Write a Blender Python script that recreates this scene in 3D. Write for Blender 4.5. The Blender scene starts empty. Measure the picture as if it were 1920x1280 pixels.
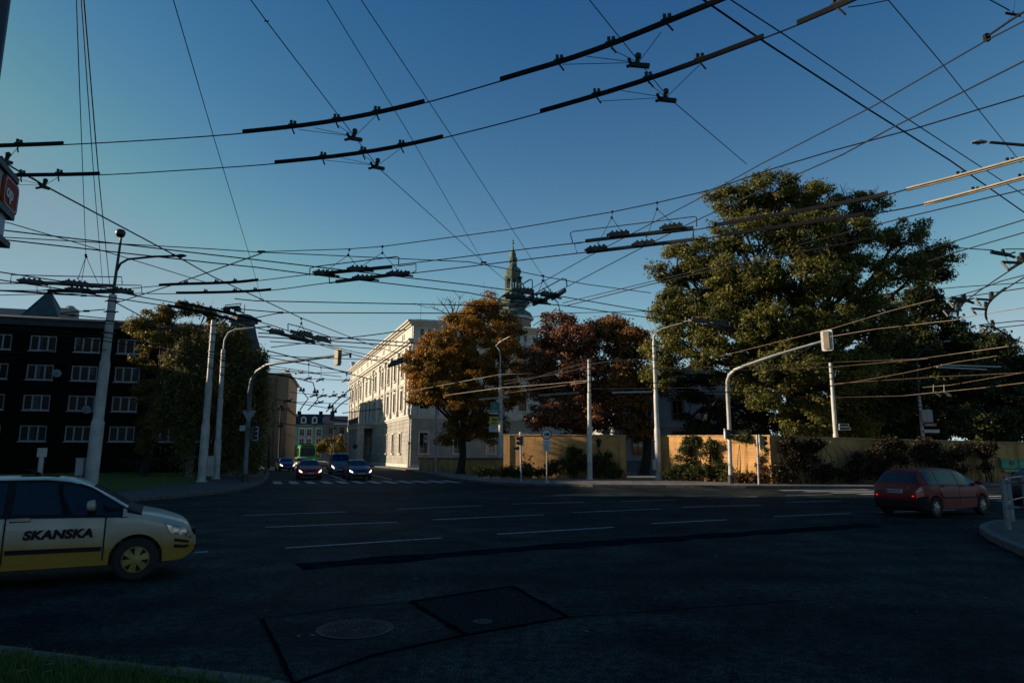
import bpy, math, random
import numpy as np
from mathutils import Vector, Matrix

C = bpy.context.scene.collection
sc = bpy.context.scene
R = math.radians
PI = math.pi

# ------------------------------------------------------------------ camera
EYE = 1.8
FPX = 1260.0                       # focal length in pixels of a 1920 wide picture
PITCH = R(9.55)
cam_data = bpy.data.cameras.new("camera")
cam_data.sensor_width = 36.0
cam_data.lens = 36.0 * FPX / 1920.0
cam_data.clip_start = 0.1
cam_data.clip_end = 3000.0
cam = bpy.data.objects.new("camera", cam_data)
C.objects.link(cam)
cam.location = (0, 0, EYE)
cam.rotation_euler = (R(90) + PITCH, 0, 0)
sc.camera = cam

# ------------------------------------------------------------------ sky
SUN_AZ, SUN_EL = R(-84), R(15.5)    # azimuth from +Y, clockwise: the sun stands low on the left
world = bpy.data.worlds.new("World")
sc.world = world
world.use_nodes = True
wn = world.node_tree
bgn = wn.nodes['Background']
sky = wn.nodes.new("ShaderNodeTexSky")
sky.sky_type = 'NISHITA'
sky.sun_disc = False
sky.sun_elevation = SUN_EL
sky.sun_rotation = SUN_AZ
sky.air_density, sky.dust_density, sky.ozone_density = 1.0, 1.0, 1.0
sep = wn.nodes.new("ShaderNodeSeparateColor")
com = wn.nodes.new("ShaderNodeCombineColor")
wn.links.new(sky.outputs[0], sep.inputs[0])
for i, (gain, gam, top) in enumerate(((0.13, 2.31, 1.3), (0.54, 1.36, 2.5), (1.2, 0.80, 3.2))):
    p = wn.nodes.new("ShaderNodeMath"); p.operation = 'POWER'; p.inputs[1].default_value = gam
    q = wn.nodes.new("ShaderNodeMath"); q.operation = 'MULTIPLY'; q.inputs[1].default_value = gain
    t = wn.nodes.new("ShaderNodeMath"); t.operation = 'MINIMUM'; t.inputs[1].default_value = top
    wn.links.new(sep.outputs[i], p.inputs[0]); wn.links.new(p.outputs[0], q.inputs[0])
    wn.links.new(q.outputs[0], t.inputs[0]); wn.links.new(t.outputs[0], com.inputs[i])
# pale haze of the air towards the horizon, all round
wtc = wn.nodes.new("ShaderNodeTexCoord")
wsx = wn.nodes.new("ShaderNodeSeparateXYZ"); wn.links.new(wtc.outputs['Generated'], wsx.inputs[0])
wab = wn.nodes.new("ShaderNodeMath"); wab.operation = 'ABSOLUTE'; wn.links.new(wsx.outputs['Z'], wab.inputs[0])
wml = wn.nodes.new("ShaderNodeMath"); wml.operation = 'MULTIPLY'; wml.inputs[1].default_value = -1 / 0.17; wn.links.new(wab.outputs[0], wml.inputs[0])
wex = wn.nodes.new("ShaderNodeMath"); wex.operation = 'EXPONENT'; wn.links.new(wml.outputs[0], wex.inputs[0])
whz = wn.nodes.new("ShaderNodeMix"); whz.data_type = 'RGBA'; whz.blend_type = 'ADD'
wn.links.new(wex.outputs[0], whz.inputs['Factor']); wn.links.new(com.outputs[0], whz.inputs['A']); whz.inputs['B'].default_value = (4.7, 5.4, 5.7, 1)
wn.links.new(whz.outputs['Result'], bgn.inputs['Color'])
bgn.inputs['Strength'].default_value = 0.063

# ------------------------------------------------------------------ sun
sd = bpy.data.lights.new("sun", 'SUN')
sd.energy = 5.0
sd.angle = R(0.5)
sd.color = (1.0, 0.82, 0.60)
sun = bpy.data.objects.new("sun", sd)
C.objects.link(sun)
sdir = Vector((math.sin(SUN_AZ) * math.cos(SUN_EL), math.cos(SUN_AZ) * math.cos(SUN_EL), math.sin(SUN_EL)))
sun.rotation_euler = sdir.to_track_quat('Z', 'Y').to_euler()
sun.location = (-40, 0, 40)

vs = sc.view_settings
vs.view_transform = 'Standard'
vs.look = 'None'
vs.exposure = 0.7
vs.gamma = 1.0
vs.use_curve_mapping = False

# ------------------------------------------------------------------ helpers
SP, CP = math.sin(PITCH), math.cos(PITCH)
def ray(px, py):
    dx, dz = (px - 960.0) / FPX, (640.0 - py) / FPX
    return Vector((dx, CP - SP * dz, SP + CP * dz))
def at(px, py, Y):                  # where a sight line meets the plane y = Y
    r = ray(px, py)
    return Vector((r.x * Y / r.y, Y, EYE + r.z * Y / r.y))
def atz(px, py, z):                 # where it meets the height z
    r = ray(px, py)
    t = (z - EYE) / r.z
    return Vector((r.x * t, r.y * t, z))
def gr(px, py, z=0.0):
    return atz(px, py, z)

def tag(o, label=None, cat=None, group=None, kind=None):
    if label: o['label'] = label
    if cat: o['category'] = cat
    if group: o['group'] = group
    if kind: o['kind'] = kind
    return o
def thing(name, label, cat, loc=(0, 0, 0), rz=0.0, group=None):
    o = bpy.data.objects.new(name, None)
    o.empty_display_size = 0.2
    C.objects.link(o)
    o.location = loc
    o.rotation_euler = (0, 0, rz)
    return tag(o, label, cat, group)
def copy_tree(o, parent=None):
    c = o.copy()
    C.objects.link(c)
    if parent is not None:
        c.parent = parent
    for ch in list(o.children):
        copy_tree(ch, c)
    return c

class MB:
    """collects faces, links them as one mesh object"""
    def __init__(s):
        s.v, s.f = [], []
    def add(s, vs_, fs):
        b = len(s.v)
        s.v.extend([tuple(p) for p in vs_])
        s.f.extend([tuple(i + b for i in f) for f in fs])
    def quad(s, a, b, c, d):
        s.add((a, b, c, d), ((0, 1, 2, 3),))
    def poly(s, pts):
        s.add(pts, (tuple(range(len(pts))),))
    def hexa(s, p):                 # p: 4 bottom, 4 top
        s.add(p, ((3, 2, 1, 0), (4, 5, 6, 7), (0, 1, 5, 4), (1, 2, 6, 5), (2, 3, 7, 6), (3, 0, 4, 7)))
    def box(s, x0, x1, y0, y1, z0, z1, f=None):
        p = [(x0, y0, z0), (x1, y0, z0), (x1, y1, z0), (x0, y1, z0), (x0, y0, z1), (x1, y0, z1), (x1, y1, z1), (x0, y1, z1)]
        s.hexa([f(*q) for q in p] if f else p)
    def bar(s, a, b, w, h=None, up=(0, 0, 1)):   # rectangular bar from a to b
        a, b = Vector(a), Vector(b)
        h = h or w
        d = (b - a).normalized()
        u = Vector(up)
        if abs(d.dot(u)) > 0.98: u = Vector((1, 0, 0))
        r = d.cross(u).normalized() * (w / 2)
        t = r.cross(d).normalized() * (h / 2)
        s.hexa([a - r - t, a + r - t, b + r - t, b - r - t, a - r + t, a + r + t, b + r + t, b - r + t])
    def tube(s, pts, rad, n=6, cap=True):
        pts = [Vector(p) for p in pts]
        m = len(pts)
        rads = rad if isinstance(rad, (list, tuple)) else [rad] * m
        vs_, fs = [], []
        ref = None
        for i, p in enumerate(pts):
            d = (pts[min(i + 1, m - 1)] - pts[max(i - 1, 0)])
            if d.length < 1e-9: d = Vector((0, 0, 1))
            d.normalize()
            if ref is None:
                ref = Vector((0, 0, 1)) if abs(d.z) < 0.9 else Vector((1, 0, 0))
            u = d.cross(ref)
            if u.length < 1e-6: u = d.orthogonal()
            u.normalize()
            w = u.cross(d).normalized()
            ref = w
            for k in range(n):
                a = 2 * PI * k / n
                vs_.append(p + (u * math.cos(a) + w * math.sin(a)) * rads[i])
        for i in range(m - 1):
            for k in range(n):
                k2 = (k + 1) % n
                fs.append((i * n + k, i * n + k2, (i + 1) * n + k2, (i + 1) * n + k))
        if cap:
            fs.append(tuple(range(n - 1, -1, -1)))
            fs.append(tuple((m - 1) * n + k for k in range(n)))
        s.add(vs_, fs)
    def lathe(s, prof, n=16, c=(0, 0, 0), axis='z', phase=0.0, cap=True):   # prof: (radius, height)
        vs_, fs = [], []
        m = len(prof)
        for r, h in prof:
            for k in range(n):
                a = 2 * PI * k / n + phase
                x, y = r * math.cos(a), r * math.sin(a)
                q = (x, y, h) if axis == 'z' else ((h, x, y) if axis == 'x' else (x, h, y))
                vs_.append((q[0] + c[0], q[1] + c[1], q[2] + c[2]))
        for i in range(m - 1):
            for k in range(n):
                k2 = (k + 1) % n
                fs.append((i * n + k, i * n + k2, (i + 1) * n + k2, (i + 1) * n + k))
        if cap:
            fs.append(tuple(range(n - 1, -1, -1)))
            fs.append(tuple((m - 1) * n + k for k in range(n)))
        s.add(vs_, fs)
    def prism(s, poly, f0, f1):     # poly of 2-D points, f0/f1 map (u,v) to the two faces
        n = len(poly)
        s.add([f0(*p) for p in poly] + [f1(*p) for p in poly],
              [tuple(range(n - 1, -1, -1)), tuple(range(n, 2 * n))] +
              [(i, (i + 1) % n, n + (i + 1) % n, n + i) for i in range(n)])
    def build(s, name, m, parent=None, smooth=None, loc=None, fixn=True):
        me = bpy.data.meshes.new(name)
        me.from_pydata(s.v, [], s.f)
        me.materials.append(m)
        me.update()
        if smooth is not None:
            me.shade_smooth()
            me.set_sharp_from_angle(angle=R(smooth))
        o = bpy.data.objects.new(name, me)
        C.objects.link(o)
        if parent is not None: o.parent = parent
        if loc is not None: o.location = loc
        return o

def rrect(w, h, r, n=4):            # rounded rectangle outline
    pts = []
    for cx, cy, a0 in ((w / 2 - r, h / 2 - r, 0), (-w / 2 + r, h / 2 - r, 90), (-w / 2 + r, -h / 2 + r, 180), (w / 2 - r, -h / 2 + r, 270)):
        for k in range(n + 1):
            a = R(a0 + 90 * k / n)
            pts.append((cx + r * math.cos(a), cy + r * math.sin(a)))
    return pts

# ------------------------------------------------------------------ materials
MATS = {}
ALB = 0.68                          # scales base colours down so shade stays dark at the raised exposure
def mat(name, col, rough=0.7, var=0.25, scale=3.0, detail=6.0, bump=0.0, bscale=None, metal=0.0, coat=0.0, spec=0.5, emit=None, dist=0.05, col2=None, lo=0.35, hi=0.65):
    """procedural principled material: two tones mixed by noise in object space"""
    if name in MATS: return MATS[name]
    col = tuple(c * ALB for c in col)
    if col2: col2 = tuple(c * ALB for c in col2)
    m = bpy.data.materials.new(name)
    m.use_nodes = True
    nt = m.node_tree
    b = nt.nodes['Principled BSDF']
    b.inputs['Roughness'].default_value = rough
    b.inputs['Metallic'].default_value = metal
    b.inputs['Specular IOR Level'].default_value = spec
    b.inputs['Coat Weight'].default_value = coat
    b.inputs['Coat Roughness'].default_value = 0.06
    tc = nt.nodes.new('ShaderNodeTexCoord')
    nz = nt.nodes.new('ShaderNodeTexNoise')
    nz.inputs['Scale'].default_value = scale
    nz.inputs['Detail'].default_value = detail
    nt.links.new(tc.outputs['Object'], nz.inputs['Vector'])
    mr = nt.nodes.new('ShaderNodeMapRange')
    mr.inputs['From Min'].default_value = lo
    mr.inputs['From Max'].default_value = hi
    nt.links.new(nz.outputs['Fac'], mr.inputs['Value'])
    mx = nt.nodes.new('ShaderNodeMix')
    mx.data_type = 'RGBA'
    c2 = col2 if col2 else tuple(c * (1 - var) for c in col)
    c1 = col if col2 else tuple(min(1, c * (1 + var * 0.5)) for c in col)
    mx.inputs['A'].default_value = (*c2, 1)
    mx.inputs['B'].default_value = (*c1, 1)
    nt.links.new(mr.outputs['Result'], mx.inputs['Factor'])
    nt.links.new(mx.outputs['Result'], b.inputs['Base Color'])
    if bump:
        n2 = nt.nodes.new('ShaderNodeTexNoise')
        n2.inputs['Scale'].default_value = bscale or scale * 8
        n2.inputs['Detail'].default_value = 5
        nt.links.new(tc.outputs['Object'], n2.inputs['Vector'])
        bp = nt.nodes.new('ShaderNodeBump')
        bp.inputs['Strength'].default_value = bump
        bp.inputs['Distance'].default_value = dist
        nt.links.new(n2.outputs['Fac'], bp.inputs['Height'])
        nt.links.new(bp.outputs['Normal'], b.inputs['Normal'])
    if emit:
        b.inputs['Emission Color'].default_value = (*emit[:3], 1)
        b.inputs['Emission Strength'].default_value = emit[3] * 0.6
    MATS[name] = m
    return m

def brick_mat(name, c1, c2, mortar, bw, bh, msize=0.012, rough=0.8, bump=0.4, axis='xz', rot=None, dirt=0.35, spec=0.3, damp=0.0):
    if name in MATS: return MATS[name]
    m = bpy.data.materials.new(name)
    m.use_nodes = True
    nt = m.node_tree
    b = nt.nodes['Principled BSDF']
    b.inputs['Roughness'].default_value = rough
    b.inputs['Specular IOR Level'].default_value = spec
    tc = nt.nodes.new('ShaderNodeTexCoord')
    mp = nt.nodes.new('ShaderNodeMapping')
    if axis == 'xz': mp.inputs['Rotation'].default_value = (R(-90), 0, 0)
    if rot: mp.inputs['Rotation'].default_value = rot
    c1, c2, mortar = [tuple(c * ALB for c in q) for q in (c1, c2, mortar)]
    br = nt.nodes.new('ShaderNodeTexBrick')
    nt.links.new(tc.outputs['Object'], mp.inputs['Vector'])
    nt.links.new(mp.outputs['Vector'], br.inputs['Vector'])
    br.inputs['Color1'].default_value = (*c1, 1)
    br.inputs['Color2'].default_value = (*c2, 1)
    br.inputs['Mortar'].default_value = (*mortar, 1)
    br.inputs['Scale'].default_value = 1.0
    br.inputs['Brick Width'].default_value = bw
    br.inputs['Row Height'].default_value = bh
    br.inputs['Mortar Size'].default_value = msize
    br.inputs['Bias'].default_value = 0.1
    nz = nt.nodes.new('ShaderNodeTexNoise')
    nz.inputs['Scale'].default_value = 0.9
    nz.inputs['Detail'].default_value = 8
    nt.links.new(tc.outputs['Object'], nz.inputs['Vector'])
    mr = nt.nodes.new('ShaderNodeMapRange')
    mr.inputs['From Min'].default_value = 0.3
    mr.inputs['From Max'].default_value = 0.7
    mr.inputs['To Min'].default_value = 1 - dirt
    mr.inputs['To Max'].default_value = 1.0
    nt.links.new(nz.outputs['Fac'], mr.inputs['Value'])
    mx = nt.nodes.new('ShaderNodeMix')
    mx.data_type = 'RGBA'
    mx.blend_type = 'MULTIPLY'
    mx.inputs['Factor'].default_value = 1.0
    nt.links.new(br.outputs['Color'], mx.inputs['A'])
    nt.links.new(mr.outputs['Result'], mx.inputs['B'])
    out = mx.outputs['Result']
    if damp:                        # ragged damp stain rising from the foot, and run-off streaks under the coping
        sx = nt.nodes.new('ShaderNodeSeparateXYZ'); nt.links.new(tc.outputs['Object'], sx.inputs[0])
        n3 = nt.nodes.new('ShaderNodeTexNoise'); n3.inputs['Scale'].default_value = 1.0; n3.inputs['Detail'].default_value = 7
        m3 = nt.nodes.new('ShaderNodeMapping'); m3.inputs['Scale'].default_value = (2.6, 2.6, 0.35)
        nt.links.new(tc.outputs['Object'], m3.inputs['Vector']); nt.links.new(m3.outputs['Vector'], n3.inputs['Vector'])
        a1 = nt.nodes.new('ShaderNodeMath'); a1.operation = 'MULTIPLY_ADD'; a1.inputs[1].default_value = -2.6
        nt.links.new(n3.outputs['Fac'], a1.inputs[0]); nt.links.new(sx.outputs['Z'], a1.inputs[2])
        r1 = nt.nodes.new('ShaderNodeMapRange'); r1.inputs['From Min'].default_value = -1.2; r1.inputs['From Max'].default_value = -0.5
        r1.inputs['To Min'].default_value = 1 - damp; r1.inputs['To Max'].default_value = 1.0
        nt.links.new(a1.outputs[0], r1.inputs['Value'])
        r2 = nt.nodes.new('ShaderNodeMapRange'); r2.inputs['From Min'].default_value = 0.52; r2.inputs['From Max'].default_value = 0.66
        r2.inputs['To Min'].default_value = 1.0; r2.inputs['To Max'].default_value = 1 - damp * 0.6
        nt.links.new(n3.outputs['Fac'], r2.inputs['Value'])
        a2 = nt.nodes.new('ShaderNodeMath'); a2.operation = 'MULTIPLY'; nt.links.new(r1.outputs[0], a2.inputs[0]); nt.links.new(r2.outputs[0], a2.inputs[1])
        m4 = nt.nodes.new('ShaderNodeMix'); m4.data_type = 'RGBA'; m4.blend_type = 'MULTIPLY'; m4.inputs['Factor'].default_value = 1.0
        nt.links.new(out, m4.inputs['A']); nt.links.new(a2.outputs[0], m4.inputs['B']); out = m4.outputs['Result']
    nt.links.new(out, b.inputs['Base Color'])
    bp = nt.nodes.new('ShaderNodeBump')
    bp.inputs['Strength'].default_value = bump
    bp.inputs['Distance'].default_value = 0.01
    bp.invert = True
    nt.links.new(br.outputs['Fac'], bp.inputs['Height'])
    nt.links.new(bp.outputs['Normal'], b.inputs['Normal'])
    MATS[name] = m
    return m

def leaf_mat(name, cols, rough=0.55, trans=0.35):
    """leaf: each leaf picks its own tone; lets some light through"""
    if name in MATS: return MATS[name]
    m = bpy.data.materials.new(name)
    m.use_nodes = True
    nt = m.node_tree
    b = nt.nodes['Principled BSDF']
    b.inputs['Roughness'].default_value = rough
    b.inputs['Specular IOR Level'].default_value = 0.25
    ge = nt.nodes.new('ShaderNodeNewGeometry')
    tc = nt.nodes.new('ShaderNodeTexCoord')
    nz = nt.nodes.new('ShaderNodeTexNoise')
    nz.inputs['Scale'].default_value = 0.35
    nz.inputs['Detail'].default_value = 3
    nt.links.new(tc.outputs['Object'], nz.inputs['Vector'])
    ad = nt.nodes.new('ShaderNodeMath'); ad.operation = 'MULTIPLY_ADD'
    ad.inputs[1].default_value = 0.45
    nt.links.new(ge.outputs['Random Per Island'], ad.inputs[0])
    mm = nt.nodes.new('ShaderNodeMath'); mm.operation = 'MULTIPLY_ADD'
    mm.inputs[1].default_value = 1.5; mm.inputs[2].default_value = -0.48
    nt.links.new(nz.outputs['Fac'], mm.inputs[0])
    nt.links.new(mm.outputs[0], ad.inputs[2])
    cols = [tuple(c * 0.74 for c in q) for q in cols]
    cr = nt.nodes.new('ShaderNodeValToRGB')
    el = cr.color_ramp.elements
    el[0].position = 0.0; el[0].color = (*cols[0], 1)
    el[1].position = 1.0; el[1].color = (*cols[-1], 1)
    for i, c in enumerate(cols[1:-1]):
        e = el.new((i + 1) / (len(cols) - 1)); e.color = (*c, 1)
    nt.links.new(ad.outputs[0], cr.inputs['Fac'])
    nt.links.new(cr.outputs['Color'], b.inputs['Base Color'])
    tr = nt.nodes.new('ShaderNodeBsdfTranslucent')
    nt.links.new(cr.outputs['Color'], tr.inputs['Color'])
    ms = nt.nodes.new('ShaderNodeMixShader')
    ms.inputs[0].default_value = trans
    nt.links.new(b.outputs[0], ms.inputs[1])
    nt.links.new(tr.outputs[0], ms.inputs[2])
    nt.links.new(ms.outputs[0], nt.nodes['Material Output'].inputs['Surface'])
    MATS[name] = m
    return m

M_wire = mat('black_cable', (0.012, 0.012, 0.014), 0.7, 0.3, 4, spec=0.15)
M_iron = mat('dark_iron', (0.02, 0.02, 0.022), 0.55, 0.4, 6, metal=0.3)
M_pole = mat('grey_painted_steel', (0.50, 0.50, 0.48), 0.55, 0.28, 1.6, bump=0.15, bscale=14, dist=0.01)
M_galv = mat('galvanised_steel', (0.42, 0.43, 0.43), 0.5, 0.25, 3, metal=0.35)
M_dark = mat('dark_metal', (0.022, 0.023, 0.026), 0.5, 0.3, 5)
M_black = mat('black_plastic', (0.015, 0.015, 0.016), 0.5, 0.3, 6)
M_white = mat('white_paint', (0.75, 0.75, 0.73), 0.5, 0.12, 4)
M_red = mat('red_paint', (0.5, 0.03, 0.025), 0.45, 0.2, 4)
M_glass = mat('dark_window_glass', (0.012, 0.014, 0.017), 0.06, 0.3, 0.7, spec=0.6)

def text_mesh(name, body, size, m, parent, loc, rot, bold=0.0, shear=0.0, depth=0.003, sx=1.0):
    cu = bpy.data.curves.new(name, 'FONT')
    cu.body = body
    cu.size = size
    cu.offset = bold
    cu.shear = shear
    cu.extrude = depth
    cu.space_character = 1.06
    cu.align_x = 'CENTER'
    cu.align_y = 'CENTER'
    tmp = bpy.data.objects.new(name, cu)
    C.objects.link(tmp)
    bpy.context.view_layer.update()
    me = bpy.data.meshes.new_from_object(tmp.evaluated_get(bpy.context.evaluated_depsgraph_get()))
    bpy.data.objects.remove(tmp)
    me.materials.clear()
    me.materials.append(m)
    o = bpy.data.objects.new(name, me)
    C.objects.link(o)
    if parent is not None: o.parent = parent
    o.location = loc
    o.rotation_euler = rot
    o.scale = (sx, 1, 1)
    return o
# ------------------------------------------------------------------ ground, roads, pavements
def structure(o, kind='structure'):
    o['kind'] = kind
    return o

def asphalt():
    m = bpy.data.materials.new('asphalt')
    m.use_nodes = True
    nt = m.node_tree
    b = nt.nodes['Principled BSDF']
    b.inputs['Roughness'].default_value = 0.75
    b.inputs['Specular IOR Level'].default_value = 0.03
    tc = nt.nodes.new('ShaderNodeTexCoord')
    def noise(sc_, det, mapscale=None, rot=0):
        n = nt.nodes.new('ShaderNodeTexNoise')
        n.inputs['Scale'].default_value = sc_
        n.inputs['Detail'].default_value = det
        if mapscale:
            mp = nt.nodes.new('ShaderNodeMapping')
            mp.inputs['Scale'].default_value = mapscale
            mp.inputs['Rotation'].default_value = (0, 0, rot)
            nt.links.new(tc.outputs['Object'], mp.inputs['Vector'])
            nt.links.new(mp.outputs['Vector'], n.inputs['Vector'])
        else:
            nt.links.new(tc.outputs['Object'], n.inputs['Vector'])
        return n
    def ramp(n, a, c, lo=0.35, hi=0.65):
        r = nt.nodes.new('ShaderNodeValToRGB')
        r.color_ramp.elements[0].position = lo
        r.color_ramp.elements[1].position = hi
        r.color_ramp.elements[0].color = (*a, 1)
        r.color_ramp.elements[1].color = (*c, 1)
        nt.links.new(n.outputs['Fac'], r.inputs['Fac'])
        return r
    def mul(a, b_):
        x = nt.nodes.new('ShaderNodeMix'); x.data_type = 'RGBA'; x.blend_type = 'MULTIPLY'
        x.inputs['Factor'].default_value = 1
        nt.links.new(a, x.inputs['A']); nt.links.new(b_, x.inputs['B'])
        return x.outputs['Result']
    big = ramp(noise(0.22, 5), (0.013, 0.0205, 0.0225), (0.038, 0.046, 0.045))
    streak = ramp(noise(1.0, 4, (0.06, 0.9, 1), R(-26)), (0.62, 0.62, 0.68), (1.06, 1.06, 1.04), 0.36, 0.58)
    fine = ramp(noise(46, 3), (0.2, 0.2, 0.22), (2.2, 2.2, 2.1), 0.4, 0.7)
    blot = ramp(noise(1.1, 9), (0.55, 0.55, 0.6), (1.25, 1.24, 1.2), 0.38, 0.62)
    mid = ramp(noise(9.0, 9), (0.5, 0.5, 0.54), (1.5, 1.5, 1.46), 0.36, 0.64)
    col = mul(mul(mul(mul(big.outputs[0], streak.outputs[0]), fine.outputs[0]), blot.outputs[0]), mid.outputs[0])
    nt.links.new(col, b.inputs['Base Color'])
    bp = nt.nodes.new('ShaderNodeBump')
    bp.inputs['Strength'].default_value = 0.35
    bp.inputs['Distance'].default_value = 0.01
    n2 = noise(120, 3)
    nt.links.new(n2.outputs['Fac'], bp.inputs['Height'])
    nt.links.new(bp.outputs['Normal'], b.inputs['Normal'])
    return m
M_asphalt = asphalt()
M_paint = mat('road_marking_paint', (0.50, 0.50, 0.49), 0.7, 0.45, 11, detail=9, lo=0.33, hi=0.50, col2=(0.10, 0.10, 0.10))
M_seam = mat('bitumen_seam', (0.009, 0.010, 0.012), 0.9, 0.3, 8, spec=0.0)
M_kerb = mat('granite_kerb', (0.115, 0.11, 0.105), 0.8, 0.4, 5, bump=0.4, bscale=30, dist=0.01)
M_slab = brick_mat('pavement_slabs', (0.10, 0.098, 0.09), (0.135, 0.13, 0.12), (0.03, 0.03, 0.027), 0.5, 0.5, 0.02, 0.85, 0.4, axis='xy')
M_pave2 = mat('dusty_pavement', (0.20, 0.185, 0.165), 0.9, 0.4, 1.4, detail=9, bump=0.3, bscale=60, dist=0.01)
M_grass = mat('lawn_ground', (0.06, 0.11, 0.022), 0.9, 0.45, 2.5, detail=8, bump=0.8, bscale=40, dist=0.04, col2=(0.10, 0.11, 0.028))

mb = MB()
mb.poly([(-700, -400, 0), (700, -400, 0), (700, 1500, 0), (-700, 1500, 0)])
structure(mb.build('road', M_asphalt))

def slab(name, pts, top, m, z0=-0.05):
    b = MB()
    b.prism(pts, lambda x, y: (x, y, z0), lambda x, y: (x, y, top))
    return structure(b.build(name, m))
def ribbon(b, pts, w, z, side=0.0, wob=0.0, rnd=None):
    P = [Vector((p[0], p[1], 0)) for p in pts]
    L, Rr = [], []
    for i, p in enumerate(P):
        d = (P[min(i + 1, len(P) - 1)] - P[max(i - 1, 0)]).normalized()
        n = Vector((-d.y, d.x, 0))
        k = w / 2 * (1 + (rnd.uniform(-wob, wob) if rnd else 0))
        L.append(p + n * (k + side)); Rr.append(p - n * (k - side))
    for i in range(len(P) - 1):
        b.quad((L[i].x, L[i].y, z), (Rr[i].x, Rr[i].y, z), (Rr[i + 1].x, Rr[i + 1].y, z), (L[i + 1].x, L[i + 1].y, z))
def dens(pts, step):
    out = []
    for i in range(len(pts) - 1):
        a, b_ = Vector(pts[i][:2]), Vector(pts[i + 1][:2])
        n = max(1, int((b_ - a).length / step))
        for k in range(n):
            out.append(tuple(a.lerp(b_, k / n)))
    out.append(tuple(pts[-1][:2]))
    return out
def kerb(pts, top=0.135, w=0.17, stone=1.0):
    """row of kerb stones along pts with open joints between the stones"""
    b = MB()
    rnd = random.Random(len(pts))
    for i in range(len(pts) - 1):
        a, c = Vector((*pts[i][:2], 0)), Vector((*pts[i + 1][:2], 0))
        L = (c - a).length
        n = max(1, round(L / stone))
        if n > 60: n = 60
        d = (c - a) / L
        s = Vector((-d.y, d.x, 0))
        for k in range(n):
            p = a.lerp(c, k / n) + d * 0.012
            q = a.lerp(c, (k + 1) / n) - d * 0.012
            h = top + rnd.uniform(-0.008, 0.008)
            j = s * rnd.uniform(-0.008, 0.008)
            lo = Vector((0, 0, -0.04)); hi = Vector((0, 0, h))
            b.hexa([p - s * w / 2 + j + lo, q - s * w / 2 + j + lo, q + s * w / 2 + j + lo, p + s * w / 2 + j + lo,
                    p - s * w / 2 + j + hi, q - s * w / 2 + j + hi, q + s * w / 2 + j + hi, p + s * w / 2 + j + hi])
    return structure(b.build('kerb', M_kerb))

def g2(px, py):
    p = gr(px, py)
    return (p.x, p.y)
SD = Vector((-0.36, 0.933))            # direction of the side street
# pavement island on the left
left_edge = [(-68.6, -3.8), g2(150, 948), g2(230, 941), g2(330, 933), g2(400, 926.5), g2(440, 921), g2(470, 914.5), g2(488, 908), g2(498, 901), g2(502, 894), g2(503, 888), (-87.0, 230.0)]
slab('pavement_west', left_edge + [(-160, 230), (-160, -3.8)], 0.12, M_slab)
kerb(left_edge)
lawn = [(-70, 3), g2(150, 931), g2(240, 925), g2(330, 914), g2(378, 906), g2(398, 897), g2(396, 889), g2(360, 884), (-45, 62), (-70, 56)]
slab('lawn_west', lawn, 0.16, M_grass)
# pavement on the far side
right_edge = [(-13.6 - 0.386 * 146, 84.0 + 146), (-13.6, 84), (-10.4, 73), (-6.6, 59.7), (-4.6, 51.5), (-3.0, 46.5), (-1.0, 42.4), (1.3, 40.2), (4.6, 38.8), (8.5, 38.2), (12.7, 37.3), (15, 37.2), (19.7, 37.0), (28, 39), (60, 49), (130, 75)]
slab('pavement_north', right_edge + [(130, 240), (-60, 240)], 0.12, M_pave2)
kerb(right_edge)
# verge at the camera's feet
verge_edge = [(-14, 6.0), (-8, 6.5), (-4.9, 6.35), (-3.54, 5.93), (-2.7, 5.66), (-1.85, 5.38), (-1.2, 4.9), (-0.7, 4.0), (-0.45, 2.5), (-0.4, -3)]
slab('verge', verge_edge + [(-14, -3)], 0.10, M_grass)
kerb(verge_edge, top=0.12, w=0.2, stone=0.8)
# island with the railing on the right
isl = [(34, 31), (24, 24.5), (16, 19.6), (13.4, 17.9), g2(1875, 984), g2(1848, 992), g2(1845, 1000), g2(1862, 1012), g2(1892, 1027), g2(1930, 1044), g2(1990, 1080), (11.0, 8.0), (14, 5.5), (34, -2)]
slab('pavement_east', isl, 0.12, M_slab)
kerb(isl, stone=0.9)

# ------------------------------------------------------------------ road markings
rnd = random.Random(3)
dashes = [((535, 1027), (828, 1008)), ((932, 1001), (1150, 988)), ((1222, 981), (1362, 974)), ((1450, 968), (1595, 962)),
          ((498, 988), (745, 978.5)), ((812, 974), (1020, 964.5)), ((1075, 960.5), (1242, 953.5)), ((1280, 950.5), (1427, 946)), ((1475, 941.5), (1578, 938.5)),
          ((457, 966), (650, 959)), ((745, 954), (905, 947.5)), ((960, 944.5), (1095, 941)), ((1165, 939.5), (1268, 936.5)), ((1325, 933.5), (1420, 930.5)), ((1475, 928.5), (1560, 926.5)),
          ((250, 1040), (390, 1034)), ((1650, 960), (1790, 956))]
b = MB()
for a, c in dashes:
    ribbon(b, dens([g2(*a), g2(*c)], 0.5), 0.12, 0.004, wob=0.12, rnd=rnd)
structure(b.build('lane_marking', M_paint))
# zebra over the side street
b = MB()
p0, p1 = Vector(g2(520, 904.5)), Vector(g2(846, 902.5))
sdn = SD.normalized()
for k in range(12):
    c = p0.lerp(p1, k / 11.0)
    d = sdn * 2.1
    ribbon(b, dens([c - d, c + d], 0.5), 0.52, 0.004, wob=0.05, rnd=rnd)
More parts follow.
